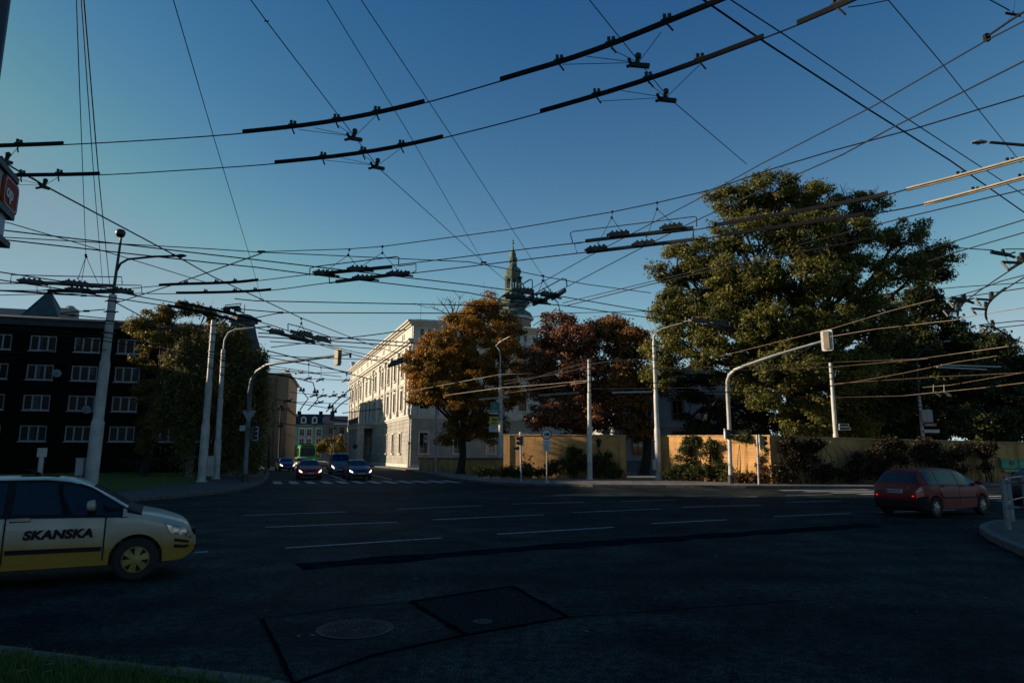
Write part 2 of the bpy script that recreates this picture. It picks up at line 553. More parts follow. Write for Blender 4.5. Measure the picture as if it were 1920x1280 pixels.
# zebra over the main road
dm = Vector((0.97, 0.22)).normalized()
for k in range(9):
    c = Vector((16.2 + 0.78 * k, 35.6 - 1.12 * k))
    ribbon(b, dens([c - dm * 2.6, c + dm * 2.6], 0.6), 0.52, 0.004, wob=0.05, rnd=rnd)
structure(b.build('zebra_crossing', M_paint))
b = MB()
ribbon(b, dens([g2(648, 901), g2(597, 881), (-60, 190)], 2), 0.14, 0.004, wob=0.1, rnd=rnd)
ribbon(b, dens([g2(735, 899), g2(697, 889.5)], 2), 0.14, 0.004, wob=0.1, rnd=rnd)
ribbon(b, dens([g2(512, 899.8), g2(640, 898.6)], 1), 0.2, 0.004, wob=0.1, rnd=rnd)
structure(b.build('street_line', M_paint))

# ------------------------------------------------------------------ repairs in the asphalt
M_patch = mat('asphalt_patch', (0.040, 0.047, 0.047), 0.9, 0.75, 40, detail=6, spec=0.0, bump=0.4, bscale=100, dist=0.01)
b = MB()
q = [g2(770, 1128), g2(960, 1099), g2(1065, 1157), g2(873, 1190)]
b.poly([(x, y, 0.003) for x, y in q])
structure(b.build('asphalt_patch', M_patch))
b = MB()
for pts, w in (([q[0], q[1], q[2], q[3], q[0]], 0.07), ([g2(873, 1190), g2(700, 1228), g2(560, 1278), g2(470, 1330)], 0.04),
               ([g2(770, 1128), g2(640, 1140), g2(490, 1160)], 0.022), ([g2(490, 1160), g2(512, 1200), g2(540, 1262), g2(556, 1290)], 0.045),
               ([g2(1065, 1157), g2(1300, 1140), g2(1500, 1126)], 0.02), ([g2(760, 1020), g2(1150, 1004), g2(1640, 976)], 0.03)):
    ribbon(b, dens(pts, 0.12), w, 0.007, wob=0.45, rnd=rnd)
structure(b.build('asphalt_seam', M_seam))
M_band = mat('dark_asphalt_band', (0.017, 0.020, 0.026), 0.9, 0.5, 2.2, detail=9, spec=0.0, bump=0.3, bscale=90, dist=0.01)
b = MB()
ribbon(b, dens([g2(560, 1062), g2(1000, 1027), g2(1640, 984)], 0.4), 0.75, 0.002, wob=0.25, rnd=rnd)
structure(b.build('asphalt_band', M_band))

# manhole cover: cast iron disc with rings of raised studs
M_cast = mat('cast_iron', (0.022, 0.022, 0.022), 0.65, 0.35, 8, metal=0.4, bump=0.2, bscale=60, dist=0.003)
t = thing('manhole_cover', 'round cast iron manhole cover with rings of studs beside the patched asphalt', 'manhole cover', (*g2(666, 1179), 0))
b = MB(); b.lathe([(0.40, 0.001), (0.40, 0.010), (0.372, 0.012), (0.368, 0.003), (0.001, 0.003)], 40)
b.build('frame', M_cast, t)
b = MB(); b.lathe([(0.362, 0.0), (0.362, 0.008), (0.34, 0.008), (0.338, 0.005), (0.001, 0.005)], 40)
for r_ in (0.05, 0.095, 0.14, 0.185, 0.23, 0.275, 0.32):
    n = int(2 * PI * r_ / 0.055)
    for k in range(n):
        a = 2 * PI * (k + 0.5 * (int(r_ * 100) % 2)) / n
        f = lambda x, y, z, a=a, r_=r_: (math.cos(a) * (r_ + y) - math.sin(a) * x, math.sin(a) * (r_ + y) + math.cos(a) * x, z)
        b.box(-0.018, 0.018, -0.012, 0.012, 0.004, 0.013, f)
b.build('lid', M_cast, t)
t = thing('valve_cover', 'small oval iron valve cover set in the square asphalt patch', 'valve cover', (*g2(905, 1166), 0.003))
b = MB(); b.lathe([(0.11, 0.0), (0.11, 0.012), (0.085, 0.012), (0.082, 0.006), (0.001, 0.006)], 20)
b.build('rim', M_cast, t)
b = MB(); b.lathe([(0.078, 0.0), (0.078, 0.011), (0.001, 0.012)], 18); b.box(-0.05, 0.05, -0.012, 0.012, 0.01, 0.017)
b.build('lid', M_cast, t)

# ------------------------------------------------------------------ grass blades and fallen leaves
def blades(name, n, region, h0, h1, m, seed, z):
    rg = np.random.default_rng(seed)
    P = region(rg, n)
    n = len(P)
    a = rg.uniform(0, 2 * PI, n); h = rg.uniform(h0, h1, n); w = h * rg.uniform(0.06, 0.12, n)
    lean = rg.normal(0, 0.35, (n, 2)) * h[:, None]
    dx, dy = np.cos(a) * w, np.sin(a) * w
    V = np.zeros((n, 3, 3))
    V[:, 0] = np.c_[P[:, 0] - dx, P[:, 1] - dy, np.full(n, z)]
    V[:, 1] = np.c_[P[:, 0] + dx, P[:, 1] + dy, np.full(n, z)]
    V[:, 2] = np.c_[P[:, 0] + lean[:, 0], P[:, 1] + lean[:, 1], z + h]
    me = bpy.data.meshes.new(name)
    me.vertices.add(3 * n); me.vertices.foreach_set('co', V.ravel())
    me.loops.add(3 * n); me.loops.foreach_set('vertex_index', np.arange(3 * n))
    me.polygons.add(n); me.polygons.foreach_set('loop_start', np.arange(0, 3 * n, 3))
    me.update(); me.validate()
    me.materials.append(m)
    o = bpy.data.objects.new(name, me); C.objects.link(o)
    return o
M_blade = leaf_mat('grass_blade', [(0.06, 0.11, 0.02), (0.10, 0.17, 0.035), (0.20, 0.19, 0.05)], trans=0.25)
def inside(poly, P):
    x, y = P[:, 0], P[:, 1]
    c = np.zeros(len(P), bool)
    j = len(poly) - 1
    for i in range(len(poly)):
        xi, yi = poly[i]; xj, yj = poly[j]
        c ^= ((yi > y) != (yj > y)) & (x < (xj - xi) * (y - yi) / (yj - yi + 1e-12) + xi)
        j = i
    return c
vp = verge_edge + [(-14, -3)]
def near_verge(rg, n):
    P = np.c_[rg.uniform(-6.5, -0.4, n), rg.uniform(3.4, 6.5, n)]
    P = P[inside(vp, P)]
    # a few blades lean over the kerb, none on the road
    return P
structure(blades('grass_verge', 46000, near_verge, 0.03, 0.10, M_blade, 1, 0.10), 'stuff')
def far_lawn(rg, n):
    P = np.c_[rg.uniform(-40, -15, n), rg.uniform(24, 62, n)]
    return P[inside(lawn, P)]
structure(blades('grass_lawn', 60000, far_lawn, 0.06, 0.16, M_blade, 2, 0.16), 'stuff')

def flat_leaves(name, P, size, m, seed, z):
    rg = np.random.default_rng(seed)
    n = len(P)
    a = rg.uniform(0, 2 * PI, n); s = rg.uniform(0.5, 1.2, n) * size
    til = rg.normal(0, 0.35, (n, 2))
    base = np.array([(1, 0), (0.15, 0.45), (-0.9, 0), (0.15, -0.45)])
    V = np.zeros((n, 4, 3))
    for k, (u, v) in enumerate(base):
        x = (u * np.cos(a) - v * np.sin(a)) * s; y = (u * np.sin(a) + v * np.cos(a)) * s
        V[:, k, 0] = P[:, 0] + x; V[:, k, 1] = P[:, 1] + y
        V[:, k, 2] = z + 0.012 + np.abs(x * til[:, 0] + y * til[:, 1]) * 0.6
    me = bpy.data.meshes.new(name)
    me.vertices.add(4 * n); me.vertices.foreach_set('co', V.ravel())
    me.loops.add(4 * n); me.loops.foreach_set('vertex_index', np.arange(4 * n))
    me.polygons.add(n); me.polygons.foreach_set('loop_start', np.arange(0, 4 * n, 4))
    me.update(); me.validate()
    me.materials.append(m)
    o = bpy.data.objects.new(name, me); C.objects.link(o)
    return structure(o, 'stuff')
M_fallen = leaf_mat('fallen_leaf', [(0.10, 0.055, 0.018), (0.18, 0.10, 0.03), (0.26, 0.17, 0.06)], trans=0.1)
rg = np.random.default_rng(8)
P = np.c_[rg.uniform(-6, 9, 2600), rg.uniform(38, 62, 2600)]
P = P[inside([(-6.0, 59.5), (-4.0, 51), (-2.4, 46.5), (-0.4, 43), (8, 40), (9, 44), (2, 49), (-2, 60)], P)]
flat_leaves('fallen_leaves_pavement', P, 0.07, M_fallen, 5, 0.12)
px = [g2(*p) for p in ((1050, 1111), (1632, 1089), (1344, 1043), (560, 1194), (585, 1192), (1720, 1148), (1560, 1140), (1850, 1123), (1230, 1123), (1480, 1060), (960, 1117), (780, 1085), (600, 1095), (500, 1146), (1100, 1185), (1290, 1035))]
flat_leaves('fallen_leaves_road', np.array(px), 0.05, M_fallen, 6, 0.0)
P = np.c_[rg.uniform(10.0, 12.0, 90), rg.uniform(12.5, 17, 90)]
flat_leaves('fallen_leaves_kerb', P, 0.05, M_fallen, 7, 0.12)
P = np.c_[rg.uniform(-5, -1.5, 46), rg.uniform(4.2, 6.0, 46)]
flat_leaves('fallen_leaves_verge', P[inside(vp, P)], 0.05, M_fallen, 9, 0.14)
# ------------------------------------------------------------------ buildings
def wall_holes(b, f, u0, u1, z0, z1, holes, reveal=0.22, d=0.0):
    """wall in the plane of f(u, z, d) with rectangular openings and their reveals"""
    us = sorted({u0, u1, *[h[0] for h in holes], *[h[1] for h in holes]})
    zs = sorted({z0, z1, *[h[2] for h in holes], *[h[3] for h in holes]})
    us = [u for u in us if u0 <= u <= u1]; zs = [z for z in zs if z0 <= z <= z1]
    for i in range(len(us) - 1):
        for j in range(len(zs) - 1):
            uc, zc = (us[i] + us[i + 1]) / 2, (zs[j] + zs[j + 1]) / 2
            if any(h[0] < uc < h[1] and h[2] < zc < h[3] for h in holes): continue
            b.quad(f(us[i], zs[j], d), f(us[i + 1], zs[j], d), f(us[i + 1], zs[j + 1], d), f(us[i], zs[j + 1], d))
    for a, c, e, g in holes:
        for p, q in (((a, e), (c, e)), ((c, e), (c, g)), ((c, g), (a, g)), ((a, g), (a, e))):
            b.quad(f(*p, d), f(*q, d), f(*q, d - reveal), f(*p, d - reveal))

WIN = {}
def window(parent, w, h, loc, rz, mframe, cols=2, rows=2, bar=0.07, surround=0.0, msur=None, name='window', glass=None, sill=True):
    """a window standing in its opening; local -y looks outwards"""
    key = (round(w, 3), round(h, 3), cols, rows, bar, surround, mframe.name, glass.name if glass else '')
    if key not in WIN:
        b = MB()
        y0, y1 = 0.10, 0.17
        b.box(-w / 2, w / 2, y0, y1, 0, bar); b.box(-w / 2, w / 2, y0, y1, h - bar, h)
        b.box(-w / 2, -w / 2 + bar, y0, y1, bar, h - bar); b.box(w / 2 - bar, w / 2, y0, y1, bar, h - bar)
        for k in range(1, cols):
            x = -w / 2 + w * k / cols
            b.box(x - bar * 0.6, x + bar * 0.6, y0 + 0.004, y1 - 0.004, bar, h - bar)
        for k in range(1, rows):
            z = h * (0.62 if rows == 2 else k / rows)
            b.box(-w / 2 + bar, w / 2 - bar, y0 + 0.008, y1 - 0.008, z - bar * 0.4, z + bar * 0.4)
        if sill:
            b.box(-w / 2 - 0.08, w / 2 + 0.08, -0.10, 0.17, -0.07, -0.004)
        if surround:
            s = surround
            b.box(-w / 2 - s, -w / 2 - 0.004, -0.07, 0.05, -0.004, h + 0.004); b.box(w / 2 + 0.004, w / 2 + s, -0.07, 0.05, -0.004, h + 0.004)
            b.box(-w / 2 - s, w / 2 + s, -0.07, 0.05, h + 0.005, h + s)
            b.box(-w / 2 - s * 1.5, w / 2 + s * 1.5, -0.22, 0.05, h + s * 1.6, h + s * 2.1)
            b.box(-w / 2 - s, w / 2 + s, -0.06, 0.05, h + s + 0.002, h + s * 1.6 - 0.002)
        fr = b.build(name, mframe)
        g = MB(); g.box(-w / 2 + 0.01, w / 2 - 0.01, 0.135, 0.145, 0.01, h - 0.01)
        gl = g.build('pane', glass or M_glass)
        WIN[key] = (fr.data, gl.data)
        bpy.data.objects.remove(fr); bpy.data.objects.remove(gl)
    fd, gd = WIN[key]
    o = bpy.data.objects.new(name, fd); C.objects.link(o)
    o.parent = parent; o.location = loc; o.rotation_euler = (0, 0, rz)
    p = bpy.data.objects.new('pane', gd); C.objects.link(p); p.parent = o
    return o

# ---- cream palace-like building with the lit street front
M_cream = mat('cream_render', (0.70, 0.66, 0.58), 0.85, 0.16, 0.7, detail=9, bump=0.2, bscale=25, dist=0.01)
M_cream2 = mat('grey_rusticated_render', (0.43, 0.40, 0.345), 0.85, 0.22, 0.6, detail=9, bump=0.2, bscale=25, dist=0.01)
M_tin = mat('tin_roof', (0.34, 0.29, 0.25), 0.5, 0.3, 1.2)
M_frame = mat('old_window_frame', (0.26, 0.17, 0.10), 0.6, 0.3, 3)
M_stone = mat('cream_stone_trim', (0.72, 0.68, 0.60), 0.8, 0.18, 1.5, detail=8)
BO = Vector((-13.6, 90.0, 0))
brz = math.atan2(0.36, 0.933)
hall = thing('corner_building', 'large cream neo-renaissance corner building with sunlit pilastered street front', 'building', BO, brz)
fs = lambda u, z, d: (-d, u, z)             # street front, looks along -x
fe = lambda u, z, d: (u, -d, z)             # end front, looks along -y
LS, LE, HT = 60.0, 18.7, 19.6
su = [5.6 + 5.15 * k for k in range(4)] + [27.6 + 0.0] + [33.0, 37.4] + [44.5, 49.5, 54.5, 58.2][:4]
eu = [1.9 + 4.75 * k for k in range(4)]
rows_ = [(2.0, 4.7, 1.1), (7.9, 10.7, 1.25), (12.6, 15.1, 1.25)]
holes_s, holes_e, holes_as, holes_ae = [], [], [], []
for z0, z1, w in rows_:
    for u in su: holes_s.append((u - w / 2, u + w / 2, z0, z1))
    for u in eu: holes_e.append((u - w / 2, u + w / 2, z0, z1))
for u in su: holes_as += [(u - 0.75, u - 0.25, 17.9, 18.8), (u + 0.25, u + 0.75, 17.9, 18.8)]
for u in eu: holes_ae += [(u - 0.75, u - 0.25, 17.9, 18.8), (u + 0.25, u + 0.75, 17.9, 18.8)]
b = MB()
wall_holes(b, fs, 0, LS, 6.6, HT, [h for h in holes_s if h[2] > 6] + holes_as, 0.3)
wall_holes(b, fe, 0, LE, 6.6, HT, [h for h in holes_e if h[2] > 6] + holes_ae, 0.3)
b.quad((0, LS, 0), (LE, LS, 0), (LE, LS, HT), (0, LS, HT)); b.quad((LE, 0, 0), (LE, LS, 0), (LE, LS, HT), (LE, 0, HT))
b.box(0.32, LE - 0.05, 0.32, LS - 0.05, 0.0, HT - 0.4)
b.build('wall', M_cream, hall)
b = MB()
zz = 0.0
for k in range(11):                        # rusticated courses of the ground floor
    z1 = zz + 0.6
    wall_holes(b, fs, 0, LS, zz + 0.03, z1 - 0.03, [h for h in ((a, c, max(e, zz + 0.03), min(g, z1 - 0.03)) for a, c, e, g in holes_s if e < 6) if h[3] > h[2]], 0.36, 0.06)
    wall_holes(b, fe, 0, LE, zz + 0.03, z1 - 0.03, [h for h in ((a, c, max(e, zz + 0.03), min(g, z1 - 0.03)) for a, c, e, g in holes_e if e < 6) if h[3] > h[2]], 0.36, 0.06)
    for f, L in ((fs, LS), (fe, LE)):
        b.quad(f(0, zz + 0.03, 0.06), f(L, zz + 0.03, 0.06), f(L, zz + 0.03, 0), f(0, zz + 0.03, 0))
        b.quad(f(0, z1 - 0.03, 0.06), f(L, z1 - 0.03, 0.06), f(L, z1 - 0.03, 0), f(0, z1 - 0.03, 0))
        hh = [h for h in (holes_s if f is fs else holes_e) if h[2] < 6]
        wall_holes(b, f, 0, L, z1 - 0.03, z1 + 0.03, [(a, c, max(e, z1 - 0.03), min(g, z1 + 0.03)) for a, c, e, g in hh if e < z1 + 0.03 and g > z1 - 0.03], 0.3, 0.0)
    zz = z1
b.build('ground_floor_wall', M_cream2, hall)
b = MB()
for f, L in ((fs, LS), (fe, LE)):
    e = 0.0
    for z0, z1, d in ((6.55, 6.8, 0.18), (6.8, 7.05, 0.32), (11.5, 11.65, 0.12), (16.4, 16.75, 0.14), (16.75, 17.05, 0.45), (17.05, 17.3, 0.62), (19.15, 19.4, 0.2), (19.4, 19.65, 0.5), (19.65, 19.85, 0.75), (0.0, 0.55, 0.16)):
        s_ = d if f is fs else 0.0
        b.box(-d if f is fs else 0.0 + 0.002, L + (0.0 if f is fs else 0.0), z0, z1, 0.02, d, lambda u, z, dd, f=f: f(u, z, dd))
b.build('cornice', M_stone, hall)
def pilaster(f, u, w=0.7, d=0.22):
    b = MB()
    b.box(u - w / 2, u + w / 2, 7.9, 15.5, 0.02, d, lambda u_, z_, d_: f(u_, z_, d_))
    b.box(u - w / 2 - 0.12, u + w / 2 + 0.12, 7.06, 7.9, 0.02, d + 0.1, lambda u_, z_, d_: f(u_, z_, d_))
    b.box(u - w / 2 - 0.14, u + w / 2 + 0.14, 15.5, 16.38, 0.02, d + 0.14, lambda u_, z_, d_: f(u_, z_, d_))
    b.build('pilaster', M_stone, hall)
for u in (0.6, 3.0, 8.15, 13.3, 18.4, 23.4, 29.9, 41.2, 47.0, 52.0, 56.6, 59.5): pilaster(fs, u)
for u in (0.45, 4.27, 9.0, 13.8, 18.3): pilaster(fe, u, 0.6, 0.18)
for f, us, rz in ((fs, su, -PI / 2), (fe, eu, 0.0)):
    for z0, z1, w in rows_:
        for u in us:
            window(hall, w, z1 - z0, f(u, z0, 0.0 if z0 > 6 else 0.06), rz, M_frame, 2, 3, 0.06)
            if z0 > 6:
                pass
b = MB()
for f, us in ((fs, su), (fe, eu)):
    for z0, z1, w in rows_:
        for u in us:
            b = MB()
            s = 0.2
            d0 = 0.01 if z0 > 6 else 0.065
            g = lambda u_, z_, d_, f=f: f(u_, z_, d_)
            b.box(u - w / 2 - s, u - w / 2 - 0.003, z0 - 0.003, z1, d0, d0 + 0.1, g); b.box(u + w / 2 + 0.003, u + w / 2 + s, z0 - 0.003, z1, d0, d0 + 0.1, g)
            b.box(u - w / 2 - s, u + w / 2 + s, z1 + 0.003, z1 + s, d0, d0 + 0.12, g)
            b.box(u - w / 2 - 0.3, u + w / 2 + 0.3, z0 - 0.22, z0 - 0.004, d0, d0 + 0.22, g)
            if 6 < z0 < 9:
                b.box(u - w / 2 - 0.35, u + w / 2 + 0.35, z1 + 0.42, z1 + 0.56, d0, d0 + 0.34, g)
                b.box(u - w / 2 - 0.25, u + w / 2 + 0.25, 7.1, z0 - 0.23, d0, d0 + 0.08, g)
            if z0 > 9:
                b.prism([(u - w / 2 - 0.35, z1 + 0.4), (u + w / 2 + 0.35, z1 + 0.4), (u, z1 + 0.9)], lambda p, q, g=g, d0=d0: g(p, q, d0), lambda p, q, g=g, d0=d0: g(p, q, d0 + 0.28))
            b.build('window_surround', M_stone, hall)
for f, us, rz in ((fs, su, -PI / 2), (fe, eu, 0.0)):
    for u in us:
        for du in (-0.5, 0.5):
            window(hall, 0.5, 0.9, f(u + du, 17.9, 0.0), rz, M_frame, 1, 2, 0.05, name='attic_window', sill=False)
# lower side wing behind the garden wall
b = MB()
hw = [(u - 0.6, u + 0.6, z0, z0 + 2.4) for u in (21.5, 26, 30.5, 35, 39.5) for z0 in (2.0, 6.8)]
fw = lambda u, z, d: (u, 1.6 - d, z)
wall_holes(b, fw, LE + 0.01, 43, 0, 11.2, hw, 0.3)
b.box(LE + 0.02, 42.98, 1.92, 13, 0, 11.1); b.box(LE + 0.02, 43.1, 1.1, 1.59, 11.2, 11.6)
b.quad((LE, 1.0, 11.6), (43.2, 1.0, 11.6), (43.2, 7, 13.6), (LE, 7, 13.6))
b.build('side_wing', M_cream, hall)
for a_, c_, e_, g_ in hw: window(hall, 1.2, 2.4, fw((a_ + c_) / 2, e_, 0), 0, M_frame, 2, 3, 0.06)
# portico with balcony
b = MB()
b.box(29.0, 42.0, 6.3, 6.9, 0.05, 2.6, lambda u, z, d: fs(u, z, d)); b.box(28.8, 42.2, 6.9, 7.1, 0.05, 2.8, lambda u, z, d: fs(u, z, d))
for u in (29.6, 41.4): b.box(u - 0.6, u + 0.6, 0.1, 6.3, 1.5, 2.5, lambda u_, z, d: fs(u_, z, d))
b.build('portico', M_stone, hall)
for u in (32.2, 34.4, 36.6, 38.8):
    b = MB(); b.lathe([(0.5, 0.1), (0.5, 0.5), (0.4, 0.6), (0.42, 2.0), (0.34, 5.8), (0.48, 6.0), (0.5, 6.29)], 14, (-2.0, u, 0))
    b.build('column', M_stone, hall, smooth=40)
b = MB()
for k in range(34):
    u = 29.2 + k * 0.38
    b.box(u - 0.03, u + 0.03, 7.1, 8.1, 2.5, 2.56, lambda u_, z, d: fs(u_, z, d))
b.box(29.0, 42.0, 8.1, 8.2, 2.45, 2.61, lambda u_, z, d: fs(u_, z, d))
b.build('balcony_railing', M_iron, hall)
# risalit above the portico
b = MB()
wall_holes(b, fs, 30.0, 41.0, 7.1, 19.6, [], 0.3, 0.0)
# low hipped roof with a parapet edge
rb = MB()
e = 0.75
A = [(-e, -e, 19.86), (LE + e, -e, 19.86), (LE + e, LS + e, 19.86), (-e, LS + e, 19.86)]
T = [(7.5, 9, 22.0), (LE - 7.5, 9, 22.0), (LE - 7.5, LS - 9, 22.0), (7.5, LS - 9, 22.0)]
for i in range(4):
    j = (i + 1) % 4
    rb.quad(A[i], A[j], T[j], T[i])
rb.poly(T)
for k in range(9):                           # standing seams
    t_ = (k + 0.5) / 9
    p, q = Vector(A[0]).lerp(Vector(A[1]), t_), Vector(T[0]).lerp(Vector(T[1]), t_)
    rb.bar(p + Vector((0, 0, 0.03)), q + Vector((0, 0, 0.03)), 0.06, 0.06)
for k in range(36):
    t_ = (k + 0.5) / 36
    p, q = Vector(A[3]).lerp(Vector(A[0]), t_), Vector(T[3]).lerp(Vector(T[0]), t_)
    rb.bar(p + Vector((0, 0, 0.03)), q + Vector((0, 0, 0.03)), 0.06, 0.06)
roof = rb.build('roof', M_tin, hall)
b = MB(); b.lathe([(0.25, 19.8), (0.25, 20.3), (0.12, 20.4), (0.12, 20.8), (0.5, 21.3), (0.55, 21.7), (0.2, 21.8)], 12, (0.2, LS - 0.6, 0))
b.build('roof_urn', M_stone, hall, smooth=40)
b = MB()
b.tube([(3.0, 8, 21.0), (3.0, 8, 24.4)], 0.04, 5); b.tube([(1.9, 8, 24.1), (4.4, 8.4, 23.6)], 0.03, 5)
for k in range(5): b.tube([(2.2 + k * 0.5, 7.6, 24.02 - 0.1 * k), (2.2 + k * 0.5, 8.6, 24.02 - 0.1 * k)], 0.02, 4)
b.build('roof_aerial', M_iron, hall)
b = MB()
b.tube([(0.15, -0.25, 0.2), (0.15, -0.25, 19.3)], 0.09, 8)
b.build('downpipe', M_galv, hall)

# ---- copper onion spire
M_copper = mat('green_copper', (0.13, 0.20, 0.14), 0.7, 0.4, 1.6, detail=9, bump=0.2, bscale=10, dist=0.03, col2=(0.05, 0.08, 0.06))
M_tower = mat('tower_render', (0.42, 0.28, 0.20), 0.85, 0.3, 0.8)
sp = at(962, 600, 128.0)
k_ = 128.0 / FPX
zof = lambda y: at(960, y, 128.0).z
tower = thing('church_tower', 'slender baroque tower with green copper onion domes and lanterns behind the orange tree', 'tower', (sp.x, 128, 0), R(12))
b = MB(); b.lathe([(35 * k_, 0), (35 * k_, zof(612)), (33 * k_, zof(600))], 8, phase=PI / 8); b.build('shaft', M_tower, tower)
b = MB(); b.lathe([(38 * k_, zof(597)), (37 * k_, zof(594)), (34 * k_, zof(588)), (24 * k_, zof(582)), (23 * k_, zof(578)), (30 * k_, zof(573)), (31.5 * k_, zof(567)), (29 * k_, zof(561)), (21 * k_, zof(556)), (19 * k_, zof(552)), (17 * k_, zof(546))], 8, phase=PI / 8)
b.build('lower_dome', M_copper, tower, smooth=25)
b = MB(); b.lathe([(40 * k_, zof(601)), (40 * k_, zof(597)), (34 * k_, zof(596.5))], 8, phase=PI / 8); b.build('cornice', M_stone, tower)
def lantern(nm, r, y0, y1):
    b_ = MB()
    for q in range(8):
        a = 2 * PI * q / 8 + PI / 8
        x, y = r * math.cos(a), r * math.sin(a)
        b_.tube([(x, y, zof(y0)), (x, y, zof(y1))], r * 0.17, 6)
    b_.lathe([(r * 1.2, zof(y0)), (r * 1.2, zof(y0 - 3)), (r * 0.5, zof(y0 - 3))], 8, phase=PI / 8)
    b_.lathe([(r * 0.4, zof(y1 + 5)), (r * 1.15, zof(y1 + 5)), (r * 1.35, zof(y1 + 1)), (r * 1.3, zof(y1))], 8, phase=PI / 8)
    b_.build(nm, M_copper, tower)
lantern('lower_lantern', 14 * k_, 546, 520)
b = MB(); b.lathe([(16 * k_, zof(520)), (13 * k_, zof(518)), (14.5 * k_, zof(515)), (16 * k_, zof(510)), (14.5 * k_, zof(505)), (9 * k_, zof(501)), (7 * k_, zof(498))], 8, phase=PI / 8)
b.build('upper_dome', M_copper, tower, smooth=25)
lantern('upper_lantern', 6.5 * k_, 498, 484)
b = MB(); b.lathe([(8 * k_, zof(484)), (5.5 * k_, zof(481)), (6.2 * k_, zof(477)), (5 * k_, zof(473)), (2.2 * k_, zof(469)), (0.7 * k_, zof(460)), (0.6 * k_, zof(458)), (2.2 * k_, zof(456.5)), (2.2 * k_, zof(455)), (0.5 * k_, zof(453)), (0.4 * k_, zof(449))], 10)
b.build('finial', M_copper, tower, smooth=40)
b = MB(); z = zof(451.5); b.tube([(-2.2 * k_, 0, z), (2.2 * k_, 0, z)], 0.06, 5); b.tube([(0, 0, zof(454)), (0, 0, zof(447.5))], 0.06, 5)
b.build('cross', M_iron, tower)

# ---- pale annex seen through the garden trees
M_annex = mat('pale_annex_render', (0.50, 0.52, 0.54), 0.85, 0.15, 0.6, detail=9)
M_base = mat('blue_grey_plinth', (0.16, 0.22, 0.25), 0.85, 0.2, 1)
ax = thing('annex', 'pale grey gabled annex half hidden behind the garden trees', 'building', (10.5, 70.5, 0), R(2))
b = MB()
hs = [(u - 0.55, u + 0.55, z0, z0 + 2.0) for u in (2.6, 6.9, 11.2, 15.5) for z0 in (1.9, 5.4)]
b2 = lambda u, z, d: (u, -d, z)
wall_holes(b, b2, 0, 16, 1.2, 8.0, hs, 0.25)
b.poly([(0, 0, 8.0), (16, 0, 8.0), (9.2, 0, 11.2)]); b.quad((0, 0, 0), (0, 20, 0), (0, 20, 8), (0, 0, 8)); b.quad((16, 0, 0), (16, 20, 0), (16, 20, 8), (16, 0, 8)); b.quad((0, 20, 0), (16, 20, 0), (16, 20, 8), (0, 20, 8))
for u in (0.4, 4.7, 9.0, 13.3, 15.7): b.box(u - 0.3, u + 0.3, -0.1, -0.005, 1.25, 8.0)
b.box(-0.1, 16.1, -0.16, -0.004, 8.02, 8.3); b.box(-0.1, 16.1, -0.13, -0.004, 4.6, 4.8)
b.build('wall', M_annex, ax)
b = MB(); b.box(-0.05, 16.05, -0.12, 19.9, 0, 1.19); b.build('plinth', M_base, ax)
b = MB(); b.quad((-0.5, -0.4, 7.9), (9.2, -0.4, 11.4), (9.2, 20, 11.4), (-0.5, 20, 7.9)); b.quad((16.5, -0.4, 7.9), (9.2, -0.4, 11.4), (9.2, 20, 11.4), (16.5, 20, 7.9)); b.build('roof', M_tin, ax)
for a, c, e_, g_ in hs: window(ax, 1.1, 2.0, ((a + c) / 2, 0, e_), 0, M_frame, 2, 3, 0.06, 0.16)

# ---- dark apartment block on the left
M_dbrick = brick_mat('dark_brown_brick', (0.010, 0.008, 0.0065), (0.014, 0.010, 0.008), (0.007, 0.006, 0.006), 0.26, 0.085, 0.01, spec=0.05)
M_droof = mat('dark_roof', (0.035, 0.035, 0.04), 0.7, 0.3, 2)
M_teal = mat('weathered_teal_roof', (0.045, 0.075, 0.085), 0.6, 0.35, 1.5, detail=8)
M_upvc = mat('white_window_frame', (0.36, 0.38, 0.40), 0.5, 0.2, 3)
arz = math.atan2(0.28, 0.96)
block = thing('apartment_block', 'dark brick apartment block with rows of white triple windows behind the lawn', 'building', (-45, 59, 0), arz)
fa = lambda u, z, d: (u, -d, z)
cols = [2.83 + 3.5 * k for k in range(-9, 5)]
hs = [(u - 1.05, u + 1.05, z0, z0 + 1.4) for u in cols for z0 in (2.95, 5.67, 8.38, 11.0)]
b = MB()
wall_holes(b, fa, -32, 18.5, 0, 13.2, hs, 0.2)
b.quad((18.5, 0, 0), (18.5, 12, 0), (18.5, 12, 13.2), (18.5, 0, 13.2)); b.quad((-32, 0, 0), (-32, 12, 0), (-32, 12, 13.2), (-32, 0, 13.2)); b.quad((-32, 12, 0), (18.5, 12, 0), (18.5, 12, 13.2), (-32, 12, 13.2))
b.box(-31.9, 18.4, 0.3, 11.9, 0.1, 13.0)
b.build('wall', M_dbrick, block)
b = MB(); b.box(-32.5, 19.0, -0.55, 12.5, 13.2, 13.9); b.build('eaves', M_droof, block)
b = MB()
p = [(-32.5, -0.5, 13.9), (19.0, -0.5, 13.9), (19.0, 12.5, 13.9), (-32.5, 12.5, 13.9)]
b.quad(p[0], p[1], (16.5, 6, 15.2), (-30, 6, 15.2)); b.quad(p[2], p[3], (-30, 6, 15.2), (16.5, 6, 15.2)); b.poly([p[1], p[2], (16.5, 6, 15.2)]); b.poly([p[3], p[0], (-30, 6, 15.2)])
rf = b.build('roof', M_droof, block)
b = MB(); b.box(2.9, 4.2, 3.0, 4.0, 14.2, 15.6); b.lathe([(0.5, 15.6), (0.3, 15.9)], 8, (3.55, 3.5, 0)); b.build('chimney', M_cream2, rf)
b = MB(); b.box(11.3, 12.3, 3.0, 4.0, 14.2, 15.5); b.build('chimney', M_cream2, rf)
